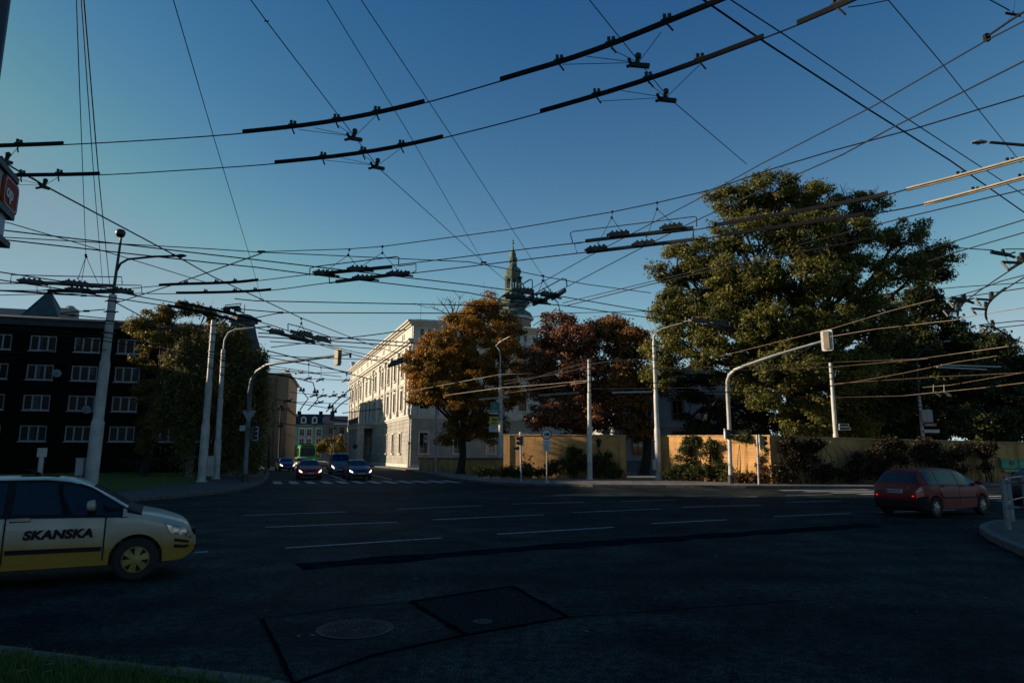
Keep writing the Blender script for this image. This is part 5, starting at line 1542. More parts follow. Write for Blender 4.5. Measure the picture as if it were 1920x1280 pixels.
st_head = math.atan2(-0.933, 0.36)              # towards the camera along the street
M_red_car = paint('bright_red_car_paint', (0.42, 0.020, 0.018))
M_navy = paint('navy_car_paint', (0.05, 0.075, 0.13))
M_lblue = paint('blue_van_paint', (0.10, 0.20, 0.30))
M_cobalt = paint('cobalt_car_paint', (0.03, 0.07, 0.30))
M_black_car = paint('black_car_paint', (0.012, 0.012, 0.014))
M_yel_car = paint('cream_car_paint', (0.55, 0.48, 0.30))
SED_W = ((-1.35, -0.75), (-0.7, 0.0), (0.05, 0.85))
car('saloon_car', 'bright red saloon with lit headlights approaching the zebra crossing', 'car', SEDAN, (-15.45, 52.0), st_head - 0.02, M_red_car, True, side_windows=SED_W, wind=(0.36, 0.96), rear=(-1.55, -1.1), group='oncoming cars in the side street')
car('saloon_car', 'navy saloon with bright headlights in front of the blue van', 'car', SEDAN, (-11.7, 51.5), st_head + 0.01, M_navy, True, side_windows=SED_W, wind=(0.36, 0.96), rear=(-1.55, -1.1), group='oncoming cars in the side street')
car('delivery_van', 'light blue high-roofed van waiting behind the navy saloon', 'van', VAN, (-15.9, 63.0), st_head - 0.03, M_lblue, True, side_windows=((-0.9, -0.1), (0.0, 1.0)), wind=(0.70, 1.22), rear=(-2.07, -2.02), group='oncoming cars in the side street')
car('hatchback_car', 'cobalt blue car at the left kerb behind the red saloon', 'car', HATCH, (-25.6, 77.0), st_head + 0.12, M_cobalt, True, group='oncoming cars in the side street')
car('estate_car', 'pale yellow car right behind the cobalt blue car', 'car', HATCH, (-26.0, 84.0), st_head + 0.1, M_yel_car, False, group='oncoming cars in the side street')
car('hatchback_car', 'black car driving away behind the blue van with a red tail light', 'car', HATCH, (-21.8, 84.0), st_head + PI, M_black_car, False, True, group='cars driving away')
car('saloon_car', 'black car at the right edge behind the striped railing with its brake light on', 'car', SEDAN, (20.3, 25.3), R(18), M_black_car, False, True, side_windows=SED_W, wind=(0.36, 0.96), rear=(-1.55, -1.1), tail_v=(3.9, 5.0))

# trolleybus
M_busgreen = paint('green_bus_paint', (0.05, 0.55, 0.14))
M_buslight = mat('bus_cream', (0.4, 0.45, 0.38), 0.5, 0.1, 2)
bp_ = at(576, 867, 103.0)
bus = thing('trolleybus', 'green trolleybus with a wide windscreen coming down the street behind the red saloon', 'bus', (bp_.x, 103.0, 0.004), st_head)
b = MB()
out = rrect(2.5, 2.9, 0.25, 5)
b.prism(out, lambda y, z: (0.0, y, 1.8 + z), lambda y, z: (-11.5, y, 1.8 + z))
b.prism(rrect(2.3, 2.7, 0.25, 5), lambda y, z: (0.12, y, 1.8 + z), lambda y, z: (0.001, y * 1.07, 1.8 + z * 1.06))
b.build('body', M_busgreen, bus, smooth=40)
b = MB(); b.prism(rrect(2.1, 1.25, 0.15), lambda y, z: (0.145, y, 2.2 + z), lambda y, z: (0.10, y, 2.2 + z)); b.build('windscreen', mat('bus_glass', (0.02, 0.035, 0.05), 0.2, 0.3, 1, spec=0.2), bus)
b = MB(); b.prism(rrect(1.7, 0.28, 0.05), lambda y, z: (0.14, y, 3.03 + z), lambda y, z: (0.10, y, 3.03 + z)); b.build('destination_board', M_black, bus)
for y in (0.85, -0.85):
    b = MB(); b.lathe([(0.13, 0.10), (0.13, 0.15), (0.01, 0.16)], 14, (0, y, 0.95), axis='x'); b.build('headlight', M_hlit if y > 0 else M_hlamp, bus)
    b = MB()
    for k in range(5): b.box(-2.1 - k * 2.05, -0.3 - k * 2.05, y / 0.85 * 1.25 - 0.006, y / 0.85 * 1.25 + 0.006, 1.55, 2.75)
    b.build('side_windows', M_glass, bus)
b = MB(); b.box(0.06, 0.16, -1.2, 1.2, 0.4, 0.68); b.build('bumper', M_trim, bus)
plate(bus, 0.17, 0.55, 1)
for xw in (-2.3, -8.3):
    for sd_ in (1, -1): wheel(bus, xw, sd_ * 1.1, 0.48, 0.48, sd_, M_rim, 6, 0.28)
b = MB(); b.box(-5.5, -3.2, -0.9, 0.9, 3.26, 3.5)
for y in (0.3, -0.3): b.tube([(-5.0, y, 3.5), (-10.9, y, 5.7)], 0.035, 6)
b.build('trolley_poles', M_dark, bus)

# tipper truck at the far right
M_tip = mat('green_truck_paint', (0.09, 0.50, 0.30), 0.55, 0.4, 3, detail=8, col2=(0.09, 0.28, 0.16))
tp = at(1874, 893, 43.5)
tr = thing('tipper_truck', 'faded green tipper truck bed with rusty edges in front of the shaded wall', 'truck', (tp.x, 43.2, 0.004), R(8))
b = MB()
b.box(0, 5.2, 0, 2.2, 0.95, 1.02); b.box(0, 5.2, 0, 0.06, 1.021, 1.5); b.box(0, 5.2, 2.14, 2.2, 1.021, 1.5); b.box(0, 0.06, 0.061, 2.139, 1.021, 1.62); b.box(5.14, 5.2, 0.061, 2.139, 1.021, 1.62)
for u in (0.05, 1.3, 2.6, 3.9, 5.1): b.box(u - 0.05, u + 0.05, -0.06, -0.002, 0.98, 1.5)
b.box(-0.02, 5.2, -0.07, -0.003, 1.44, 1.505)
b.build('tipper_bed', M_tip, tr)
b = MB(); b.box(0.3, 5.2, 0.3, 1.9, 0.55, 0.94); b.box(0.15, 5.0, -0.02, 0.06, 0.72, 0.86); b.build('chassis', M_tip, tr)
b = MB(); b.lathe([(0.14, -0.07), (0.10, -0.08), (0.09, -0.074)], 18, (0.75, 0, 1.28), axis='y'); b.build('round_mark', mat('faded_red', (0.4, 0.12, 0.08), 0.7, 0.3, 6), tr)
b = MB(); b.box(5.35, 6.9, 0.1, 2.1, 0.6, 2.0); b.hexa([(5.35, .1, 2.001), (6.9, .1, 2.001), (6.9, 2.1, 2.001), (5.35, 2.1, 2.001), (5.4, .2, 2.5), (6.5, .2, 2.5), (6.5, 2, 2.5), (5.4, 2, 2.5)]); b.build('cab', M_tip, tr)
for xw in (1.3, 5.9):
    for sd_, y in ((-1, 0.2), (1, 2.0)): wheel(tr, xw, y, 0.42, 0.42, sd_, M_rim, 6, 0.25)

# pedestrians far down the pavement on the left
M_cloth_r = mat('red_jacket', (0.35, 0.03, 0.03), 0.85, 0.3, 6)
M_cloth_d = mat('dark_clothes', (0.02, 0.02, 0.025), 0.9, 0.3, 6)
M_skin = mat('skin', (0.35, 0.20, 0.14), 0.6, 0.15, 8)
M_hair = mat('dark_hair', (0.02, 0.014, 0.010), 0.7, 0.3, 20)
def skin_body(name, joints, edges, rad, m, parent=None, lvl=2):
    me = bpy.data.meshes.new(name)
    me.from_pydata(joints, edges, [])
    me.materials.append(m)
    o = bpy.data.objects.new(name, me); C.objects.link(o)
    if parent is not None: o.parent = parent
    sk = o.modifiers.new('skin', 'SKIN'); sk.use_smooth_shade = True
    for i, r_ in enumerate(rad):
        me.skin_vertices[0].data[i].radius = (r_, r_) if not isinstance(r_, tuple) else r_
    me.skin_vertices[0].data[0].use_root = True
    sb = o.modifiers.new('sub', 'SUBSURF'); sb.levels = lvl; sb.render_levels = lvl
    return o
def walker(label, loc, rz, mj):
    t = thing('person', label, 'person', loc, rz)
    J = [(0, 0, .95), (0, .01, 1.15), (0, .02, 1.36), (0, .0, 1.48), (0, -.02, 1.56), (0, -.02, 1.64), (0, -.01, 1.71),
         (.10, 0, .90), (.12, -.10, .50), (.12, .02, .08), (.12, -.12, .03), (-.10, 0, .90), (-.12, .16, .50), (-.12, .32, .12), (-.12, .22, .04),
         (.19, .01, 1.39), (.25, .10, 1.12), (.24, .0, .90), (.24, -.04, .80), (-.19, .01, 1.39), (-.25, -.06, 1.12), (-.24, -.22, .93), (-.24, -.28, .85)]
    E_ = [(0, 1), (1, 2), (2, 3), (3, 4), (4, 5), (5, 6), (0, 7), (7, 8), (8, 9), (9, 10), (0, 11), (11, 12), (12, 13), (13, 14), (2, 15), (15, 16), (16, 17), (17, 18), (2, 19), (19, 20), (20, 21), (21, 22)]
    Rr = [.13, .13, .15, .06, .07, .095, .07, .09, .065, .045, .04, .09, .065, .045, .04, .065, .05, .04, .03, .065, .05, .04, .03]
    skin_body('body', J, E_, Rr, M_cloth_d, t)
    skin_body('jacket', [(0, .01, 1.0), (0, .02, 1.2), (0, .02, 1.4), (.19, .01, 1.40), (.25, .1, 1.12), (.24, 0, .92), (-.19, .01, 1.40), (-.25, -.06, 1.12), (-.24, -.22, .95)],
              [(0, 1), (1, 2), (2, 3), (3, 4), (4, 5), (2, 6), (6, 7), (7, 8)], [.165, .165, .17, .085, .07, .055, .085, .07, .055], mj, t)
    b = MB(); b.lathe([(0.01, 1.52), (0.075, 1.55), (0.092, 1.63), (0.085, 1.70), (0.05, 1.755), (0.01, 1.77)], 14, (0, -.03, 0)); b.build('head', M_skin, t, smooth=60)
    b = MB(); b.lathe([(0.097, 1.64), (0.098, 1.70), (0.06, 1.765), (0.01, 1.78)], 14, (0, -.01, 0)); b.build('hair', M_hair, t, smooth=60)
    return t
pp = gr(471, 884)
walker('person in a red coat walking on the pavement beside the birches', (at(470, 870, 74).x, 74, 0.12), R(200), M_cloth_r)
# ------------------------------------------------------------------ poles, lamps, signals, signs
M_polebeige = mat('pole_cream_paint', (0.62, 0.60, 0.55), 0.55, 0.3, 1.4, detail=8, bump=0.15, bscale=12, dist=0.01)
M_wood = mat('dark_wood_pole', (0.05, 0.04, 0.03), 0.9, 0.3, 4)
M_lampcap = mat('lamp_housing', (0.36, 0.35, 0.33), 0.5, 0.2, 5)

def stepped_pole(label, base_px, top_px, Y, r0, zbase=0.12, Ytop=None, steps=(0.36, 0.66), m=None, group='trolley wire poles', bands=True):
    p0 = at(*base_px, Y); p0.z = zbase
    p1 = at(*top_px, Ytop or Y)
    t = thing('catenary_pole', label, 'pole', p0, 0, group)
    d = p1 - p0
    L = d.length
    rr = [r0, r0 * 0.80, r0 * 0.64]
    cuts = [0.0] + list(steps) + [1.0]
    b = MB()
    pts, rads = [], []
    for i in range(3):
        a, c = cuts[i], cuts[i + 1]
        pts += [d * (a + (0.006 if i else 0)), d * (c - 0.012), d * (c - 0.001)]
        rads += [rr[i], rr[i] * 0.97, rr[min(i + 1, 2)] if i < 2 else rr[i] * 0.9]
    b.tube(pts, rads, 16)
    b.build('shaft', m or M_pole, t, smooth=35)
    b = MB(); b.lathe([(r0 * 1.35, 0), (r0 * 1.3, 0.06), (r0 * 1.02, 0.09)], 16); b.build('foot', M_pole, t)
    if bands:
        for f in (0.80, 0.86, 0.91, 0.965):
            b = MB()
            q = d * f
            b.tube([q - d.normalized() * 0.035, q + d.normalized() * 0.035], rr[2] * 1.2, 12)
            b.box(q.x - rr[2] * 1.9, q.x + rr[2] * 1.9, q.y - 0.03, q.y + 0.03, q.z - 0.02, q.z + 0.02)
            b.build('clamp', M_dark, t)
    return t, p0, p1

def lamp_head(parent, p, dirx, size=0.34, m=None):
    """lens shaped street lamp head whose arm comes from -dir"""
    b = MB()
    d = Vector(dirx).normalized(); s = Vector((-d.y, d.x, 0)).normalized() if abs(d.z) < 0.95 else Vector((0, 1, 0))
    prof = [(-1.0, 0.12, 0.10), (-0.7, 0.30, 0.26), (0.0, 0.42, 0.34), (0.6, 0.36, 0.26), (1.0, 0.12, 0.06)]
    vs_, n = [], 10
    for x, w, h in prof:
        for k in range(n):
            a = 2 * PI * k / n
            z = math.sin(a) * h * (1.0 if math.sin(a) > 0 else 0.55)
            vs_.append(Vector(p) + d * (x * size) + s * (math.cos(a) * w * size) + Vector((0, 0, z * size)))
    fs = [(i * n + k, i * n + (k + 1) % n, (i + 1) * n + (k + 1) % n, (i + 1) * n + k) for i in range(4) for k in range(n)]
    fs += [tuple(range(n)), tuple(4 * n + k for k in range(n - 1, -1, -1))]
    b.add(vs_, fs)
    h = b.build('lamp_head', m or M_lampcap, parent, smooth=50)
    b = MB()
    q = Vector(p) + d * (0.1 * size) - Vector((0, 0, 0.17 * size))
    b.lathe([(0.01, -0.13 * size), (0.2 * size, -0.1 * size), (0.28 * size, 0.0)], 12, q)
    b.build('lamp_lens', M_lampglass, h, smooth=50)
    return h

# 1 big pole on the left with its lamp and second arm
t, p0, p1 = stepped_pole('thick stepped grey pole nearest on the left carrying a globe lamp and an arm lamp', (167, 935), (212, 552), 30.0, 0.27, 0.16, 29.6, group='trolley wire poles')
b = MB()
c1, c2 = at(212, 552, 29.6) - p0, at(227, 446, 29.6) - p0
b.tube([c1 - (c2 - c1) * 0.1, c2], [0.075, 0.05], 8)
b.tube([p - p0 for p in (at(215, 530, 29.6), at(219, 508, 29.6), at(226, 494, 29.5), at(240, 486, 29.4), at(290, 481, 29), at(328, 480, 28.7))], 0.05, 8)
b.build('lamp_arms', M_dark, t, smooth=50)
b = MB(); q = at(226, 437, 29.6) - p0
b.lathe([(0.04, -0.2), (0.15, -0.17), (0.21, -0.05), (0.21, 0.06), (0.15, 0.15), (0.02, 0.19)], 14, q)
b.build('globe_lamp', M_dark, t, smooth=50)
lamp_head(t, at(339, 480, 28.6) - p0, (1, -0.1, 0), 0.27, M_dark)
b = MB(); b.box(-0.62, -0.28, -0.2, 0.2, 0.75, 1.45); b.box(-0.64, -0.26, -0.22, 0.22, 1.451, 1.5); b.tube([(-0.45, 0, 0), (-0.45, 0, 0.75)], 0.05, 6)
o = b.build('control_box', M_galv, t)
t2, p0, p1 = stepped_pole('thick stepped pole standing at the corner of the lawn, left one of the pair', (378, 900), (401, 600), 42.0, 0.25, 0.16, 41.5, steps=(0.355, 0.62))
t3, p0, p1 = stepped_pole('slimmer stepped pole with a curved lamp arm, right one of the pair on the lawn', (405, 893), (419, 655), 47.0, 0.23, 0.16, 46.6, steps=(0.30, 0.62))
b = MB()
b.tube([p - p0 for p in (at(419, 657, 46.6), at(421, 637, 46.6), at(428, 624, 46.5), at(440, 618, 46.4), at(470, 615, 46.2), at(496, 612.5, 46))], 0.06, 8)
b.build('lamp_arm', M_pole, t3, smooth=50)
lamp_head(t3, at(503, 612.5, 46) - p0, (1, -0.05, 0), 0.24, M_dark)
b = MB(); q = at(396, 884, 46.5) - p0; b.box(q.x - 0.22, q.x + 0.14, q.y - 0.15, q.y + 0.15, 0.2, 1.5); b.box(q.x - 0.25, q.x + 0.17, q.y - 0.18, q.y + 0.18, 1.501, 1.56); b.build('control_box', M_pole, t3)
# right hand side
t4, p0, p1 = stepped_pole('white lamp pole with a box at its foot right of the garden gateway', (1235.5, 901), (1226, 640), 46.5, 0.205, 0.12, 46.5, steps=(0.37, 0.62), m=M_polebeige)
b = MB()
b.tube([p - p0 for p in (at(1226, 645, 46.5), at(1225.5, 632, 46.5), at(1229, 624, 46.4), at(1240, 617, 46.2), at(1262, 610, 46), at(1282, 605, 45.8))], [0.075, 0.07, 0.055, 0.05, 0.045, 0.04], 8)
b.tube([at(1225.5, 634, 46.5) - p0, at(1218, 612, 46.5) - p0, at(1211, 598, 46.5) - p0], 0.035, 6)
b.build('lamp_arm', M_polebeige, t4, smooth=50)
lamp_head(t4, at(1288, 603, 45.8) - p0, (1, -0.1, 0.1), 0.26)
b = MB(); b.box(-0.42, -0.18, -0.25, 0.12, 0.65, 1.35); b.build('control_box', M_galv, t4)
t5, p0, p1 = stepped_pole('white stepped pole in the middle topped by a cluster of insulators', (1106, 896), (1104.5, 672), 47.3, 0.18, 0.12, 47.3, steps=(0.44, 0.72), m=M_polebeige)
b = MB(); q = p1 - p0
for dx in (-0.55, -0.3, 0.35, 0.62, 0.95):
    b.tube([q + Vector((0, 0, -0.05)), q + Vector((dx, -0.1, 0.06))], 0.03, 5); b.lathe([(0.05, -0.1), (0.09, -0.02), (0.09, 0.06), (0.04, 0.12)], 8, q + Vector((dx, -0.1, 0.08)))
b.build('insulators', M_dark, t5)
t6, p0, p1 = stepped_pole('white stepped pole carrying green and yellow advertising boards', (940, 862), (937.5, 692), 57.0, 0.20, 0.12, 57.0, steps=(0.62, 0.82), m=M_polebeige)
p0.z = 0.12
b = MB()
b.tube([p - p0 for p in (at(937.5, 694, 57), at(938.5, 668, 57), at(936, 656, 57), at(930, 648, 57), at(938, 640, 56.6), at(956, 631, 56))], 0.05, 8)
b.build('lamp_arm', M_polebeige, t6, smooth=50)
def board(parent, org, px0, py0, px1, py1, Y, m, name, marks=(), mm=None, th=0.05):
    a, c = at(px0, py1, Y) - org, at(px1, py0, Y) - org
    b_ = MB(); b_.box(a.x, c.x, a.y - th, a.y, a.z, c.z)
    o_ = b_.build(name, m, parent)
    for (x0, x1, y0, y1, mk) in marks:
        b2 = MB(); w, h = c.x - a.x, c.z - a.z
        b2.box(a.x + w * x0, a.x + w * x1, a.y - th - 0.006, a.y - th - 0.001, a.z + h * y0, a.z + h * y1)
        b2.build('board_print', mk, o_)
    return o_
def ad(label, px0, py0, px1, py1, Y, m, marks, group='advertising boards on the pole'):
    o = at((px0 + px1) / 2, py1, Y)
    t = thing('advertising_board', label, 'sign', o, 0, group)
    board(t, o, px0, py0, px1, py1, Y, m, 'board', marks)
    b = MB(); a = at(px1, py0 + 4, Y) - o; b.tube([a + Vector((-0.1, 0.03, 0)), a + Vector((0.25, 0.03, 0))], 0.02, 5); a = at(px1, py1 - 4, Y) - o; b.tube([a + Vector((-0.1, 0.03, 0)), a + Vector((0.25, 0.03, 0))], 0.02, 5)
    b.build('bracket', M_dark, t)
M_adg = mat('green_board', (0.02, 0.16, 0.10), 0.5, 0.15, 4)
M_ady = mat('yellow_board', (0.50, 0.38, 0.02), 0.5, 0.12, 4)
M_adw = mat('white_board', (0.50, 0.50, 0.50), 0.5, 0.12, 4)
M_adink = mat('board_ink', (0.03, 0.03, 0.03), 0.6, 0.2, 5)
ad('green advertising board with a white foot strip, top one on the white pole', 919.5, 753, 934.5, 776.5, 56.6, M_adg, ((0.0, 1.0, 0.0, 0.17, M_adw), (0.2, 0.85, 0.26, 0.33, M_adw), (0.35, 0.7, 0.55, 0.85, mat('light_green_print', (0.05, 0.26, 0.16), 0.5, 0.2, 5))))
ad('yellow advertising board with a black car-shaped mark below the green board', 917.5, 780.5, 934.5, 797.5, 56.6, M_ady, ((0.3, 0.82, 0.55, 0.75, M_adink), (0.25, 0.55, 0.2, 0.36, M_adink), (0.62, 0.8, 0.2, 0.32, M_adink)))
ad('plain white lower board hanging under the yellow advertising board', 917, 798.2, 934, 809.5, 56.6, M_adw, ((0.15, 0.7, 0.6, 0.7, M_adink),))
t7, p0, p1 = stepped_pole('white pole rising behind the shaded wall beside the double arrow signs', (1568, 836), (1557, 680), 44.0, 0.17, 0.12, 44.0, steps=(0.40, 0.72), m=M_polebeige)
t8, p0, p1 = stepped_pole('pole behind the shaded wall carrying the back of a square sign', (1732, 840), (1723, 742), 54.0, 0.17, 0.12, 54.0, steps=(0.45, 0.75), m=M_pole)
b = MB()
b.tube([p - p0 for p in (at(1723, 744, 54), at(1720, 700, 54), at(1720, 668, 54), at(1725, 660, 54), at(1745, 648, 53.6), at(1768, 641, 53.3))], 0.05, 8)
b.build('lamp_arm', M_dark, t8, smooth=50)
lamp_head(t8, at(1776, 640, 53.2) - p0, (1, 0, 0.1), 0.3)
t9, p0, p1 = stepped_pole('thin grey pole with little white lamps in front of the corner building', (819, 862), (818, 740), 70.0, 0.16, 0.12, 70.0, steps=(0.5, 0.62), m=M_pole, bands=False)
b = MB()
for px in (812, 826, 856): b.lathe([(0.02, -0.18), (0.22, -0.12), (0.26, 0.05), (0.1, 0.16)], 10, at(px, 756, 70) - p0)
b.tube([at(812, 758, 70) - p0, at(856, 754, 70) - p0], 0.03, 5)
b.build('small_lamps', M_white, t9, smooth=50)

# signs on the poles behind the wall
def sign_box(name, label, cat, px0, py0, px1, py1, Y, m, marks=(), group=None, pole_px=None):
    o = at((px0 + px1) / 2, py1, Y)
    t = thing(name, label, cat, o, 0, group)
    board(t, o, px0, py0, px1, py1, Y, m, 'board', marks)
    if pole_px:
        b = MB(); a = at(pole_px, (py0 + py1) / 2, Y) - o; c = at((px0 + px1) / 2, (py0 + py1) / 2, Y) - o
        b.tube([a + Vector((0, 0.05, 0)), c + Vector((0, 0.03, 0))], 0.025, 5); b.build('bracket', M_dark, t)
    return t
sign_box('direction_sign', 'upper white arrow-shaped street sign on the pole behind the wall', 'sign', 1573, 794, 1591, 799.5, 43.6, M_white, ((0.06, 0.94, 0.18, 0.82, M_adink), (0.3, 0.85, 0.36, 0.64, M_white)), 'direction signs', 1568)
sign_box('direction_sign', 'lower longer white street sign on the pole behind the wall', 'sign', 1573, 800.5, 1594, 806, 43.6, M_white, ((0.06, 0.94, 0.18, 0.82, M_adink), (0.2, 0.88, 0.36, 0.64, M_white)), 'direction signs', 1568)
M_signback = mat('grey_sign_back', (0.30, 0.31, 0.31), 0.5, 0.2, 2)
sign_box('square_sign', 'grey back of a square sign on the pole behind the shaded wall', 'sign', 1729, 768, 1747, 791, 53.6, M_signback, (), None, 1728)
sign_box('direction_sign', 'small reddish sign board below the grey square sign back', 'sign', 1733, 793, 1755, 799, 53.6, mat('brown_red_board', (0.30, 0.10, 0.06), 0.6, 0.2, 4), ((0.1, 0.8, 0.4, 0.6, M_adw),), 'direction signs', 1730)
sign_box('direction_sign', 'long pale sign board lowest below the grey square sign back', 'sign', 1733, 805, 1761, 811, 53.6, M_adw, (), 'direction signs', 1730)
sign_box('notice_sign', 'white notice sign with a dark dot in front of the corner building plinth', 'sign', 795, 815, 805, 829.5, 69, M_white, ((0.1, 0.5, 0.4, 0.65, M_adink), (0.15, 0.85, 0.85, 0.92, M_adink)), None)
b = MB(); q = at(799, 829, 69.2); b.tube([(q.x, 69.1, 0.12), (q.x, 69.1, q.z + 0.6)], 0.04, 6)
tag(b.build('sign_post', M_galv), 'thin post carrying the white notice sign by the low wall', 'post')

# no-truck sign
sp_ = at(1025.5, 904, 41.6)
t = thing('traffic_sign', 'round white sign with red rim and black truck above a white text plate', 'road sign', (sp_.x, 41.6, 0.12), 0)
def zz(py): return at(1025, py, 41.6).z - 0.12
k_ = 41.6 / FPX
b = MB(); b.tube([(0, 0, 0), (0, 0, zz(806))], 0.035, 8); b.lathe([(0.14, 0), (0.10, 0.12), (0.04, 0.2)], 10); b.build('post', M_galv, t)
b = MB(); b.lathe([(9.8 * k_, -0.045), (9.9 * k_, -0.06), (7.8 * k_, -0.062), (7.6 * k_, -0.05)], 36, (0, 0, zz(814)), axis='y', cap=False); b.lathe([(9.8 * k_, -0.04), (9.8 * k_, -0.03), (0.01, -0.03)], 36, (0, 0, zz(814)), axis='y', cap=False); b.build('red_rim', M_red, t)
b = MB(); b.lathe([(0.005, -0.055), (7.75 * k_, -0.055), (7.75 * k_, -0.04)], 36, (0, 0, zz(814)), axis='y'); d = b.build('sign_face', M_white, t)
b = MB(); z = zz(814)
b.box(-0.02, 0.17, -0.06, -0.056, z - 0.05, z + 0.09); b.box(-0.14, -0.03, -0.06, -0.056, z - 0.05, z + 0.02); b.box(-0.10, -0.03, -0.06, -0.056, z + 0.021, z + 0.055)
for x in (-0.09, 0.03, 0.12): b.lathe([(0.03, -0.06), (0.03, -0.056)], 10, (x, 0, z - 0.06), axis='y')
b.build('truck_pictogram', M_adink, d)
b = MB(); b.box(-7 * k_, 7 * k_, -0.055, -0.04, zz(845), zz(824.5)); d = b.build('text_plate', M_white, t)
b = MB()
b.box(-0.08, 0.08, -0.06, -0.056, zz(828.6), zz(827.0))
for i in range(5): b.box(-0.17, 0.17 - 0.04 * (i % 2), -0.06, -0.056, zz(833.2 + 2.5 * i), zz(832.2 + 2.5 * i))
b.build('text_lines', mat('grey_text', (0.22, 0.22, 0.23), 0.6, 0.1, 5), d)

# traffic signals
M_sigback = mat('signal_back', (0.045, 0.048, 0.045), 0.5, 0.2, 4)
M_board = mat('white_backing_board', (0.70, 0.70, 0.68), 0.5, 0.12, 4)
M_olive = mat('olive_backing_board', (0.30, 0.26, 0.17), 0.5, 0.15, 4)
def signal_head(parent, p, w, h, rz, mboard, mhouse, back=True, rim=False):
    bb = MB()
    bb.prism(rrect(w, h, w * 0.16, 4), lambda x, z: (x, -0.01, z), lambda x, z: (x, 0.02, z))
    hd = bb.build('signal_head', mboard, parent, loc=p); hd.rotation_euler = (0, 0, rz)
    b_ = MB(); b_.box(-w * 0.24, w * 0.24, -0.12, -0.012, -h * 0.43, h * 0.43)
    for k in (-1, 0, 1): b_.box(-w * 0.30, w * 0.30, -0.10, -0.014, k * h * 0.27 - 0.015, k * h * 0.27 + 0.015)
    b_.build('signal_housing', mhouse, hd)
    b_ = MB()
    for k in (-1, 0, 1): b_.lathe([(w * 0.24, 0.02), (w * 0.24, 0.2), (w * 0.2, 0.2), (w * 0.2, 0.03)], 14, (0, 0, k * h * 0.27), axis='y')
    b_.build('signal_visors', M_black, hd)
    return hd
def mast(label, base_px, pts_px, Y, r0, m, zb=0.12, Yend=None):
    p0 = at(*base_px, Y); p0.z = zb
    t = thing('mast_arm_signal', label, 'traffic light', p0, 0, 'traffic lights on mast arms')
    n = len(pts_px)
    P = []
    for i, q in enumerate(pts_px):
        f = i / (n - 1)
        P.append(at(*q, Y + ((Yend or Y) - Y) * f) - p0)
    b = MB(); b.tube([(0, 0, 0)] + P, [r0] + [r0 * (1 - 0.5 * (i + 1) / n) for i in range(n)], 12)
    b.build('mast', m, t, smooth=50)
    b = MB(); b.lathe([(r0 * 1.4, 0), (r0 * 1.35, 0.45), (r0, 0.5)], 12); b.build('foot', M_dark, t)
    return t, p0
M_bluepole = mat('blue_grey_steel', (0.17, 0.22, 0.25), 0.5, 0.3, 2, detail=8)
tL, p0 = mast('blue-grey mast arm over the side street seen with its signal from behind on the left', (459, 902), ((466, 780), (468, 735), (472, 712), (482, 696), (500, 684), (520, 680.5), (560, 676), (620, 668), (658, 663)), 43.0, 0.14, M_bluepole, 0.12, 38.0)
signal_head(tL, at(633, 669.5, 38.4) - p0, 0.56, 1.0, R(-30), mat('tan_backing_board', (0.42, 0.34, 0.20), 0.5, 0.15, 4), mat('tan_signal_housing', (0.5, 0.40, 0.22), 0.5, 0.2, 3))
b = MB(); q = at(657, 664, 38) - p0; b.box(q.x - 0.05, q.x + 0.05, q.y - 0.05, q.y + 0.05, q.z - 0.2, q.z + 0.04); b.build('end_cap', M_dark, tL)
b = MB()
z1 = at(462, 769, 42.8).z - 0.12; z2 = at(462, 790, 42.8).z - 0.12; q = at(467.5, 769, 42.8) - p0; k_ = 42.8 / FPX
b.prism([(-13.5 * k_, z1), (13.5 * k_, z1), (0, z1 - 23 * k_)], lambda x, z: (q.x + x, -0.22, z), lambda x, z: (q.x + x, -0.19, z))
o = b.build('yield_sign', M_signback, tL)
def small_signal(parent, p, rz, lamps=3, sc_=1.0, lit=None):
    b_ = MB(); h = 0.28 * lamps * sc_
    b_.box(-0.13 * sc_, 0.13 * sc_, -0.1, 0.1, -h / 2, h / 2)
    hd = b_.build('signal_head', M_sigback, parent, loc=p); hd.rotation_euler = (0, 0, rz)
    b_ = MB()
    for k in range(lamps):
        z = h / 2 - (k + 0.5) * h / lamps
        b_.lathe([(0.1 * sc_, -0.1), (0.1 * sc_, -0.26), (0.085 * sc_, -0.26), (0.085 * sc_, -0.11)], 14, (0, 0, z), axis='y')
    b_.build('signal_visors', M_black, hd)
    return hd
q = at(457, 806, 42.7) - p0
b = MB(); b.box(q.x - 0.22, q.x + 0.12, q.y - 0.12, q.y + 0.06, q.z - 0.05, q.z + 0.30); b.build('pedestrian_signal', M_galv, tL)
small_signal(tL, at(474, 812, 42.7) - p0, R(90), 3, 1.0)
b = MB(); b.prism(rrect(0.42, 0.9, 0.08), lambda x, z: (at(473, 812, 42.7).x - p0.x + x, 0.16, at(473, 812, 42.7).z - p0.z + z), lambda x, z: (at(473, 812, 42.7).x - p0.x + x, 0.18, at(473, 812, 42.7).z - p0.z + z)); b.build('backing_board', M_board, tL)
tR, p0 = mast('pale mast arm reaching right over the main road with a white-edged signal from behind', (1370.5, 908), ((1367, 790), (1364, 730), (1364, 714), (1368, 702), (1378, 693), (1395, 686), (1450, 667), (1500, 652), (1552, 637)), 40.2, 0.125, M_polebeige, 0.12, 37.0)
signal_head(tR, at(1550.5, 638, 36.8) - p0, 0.62, 1.16, R(-42), M_board, mat('beige_signal_housing', (0.24, 0.19, 0.12), 0.5, 0.2, 3))
small_signal(tR, at(1365, 814, 40.0) - p0, R(70), 2, 1.0)
b = MB(); q = at(1359.5, 813, 40.0) - p0; b.box(q.x - 0.05, q.x + 0.02, q.y - 0.15, q.y + 0.1, q.z - 0.3, q.z + 0.3); b.build('backing_board', M_board, tR)
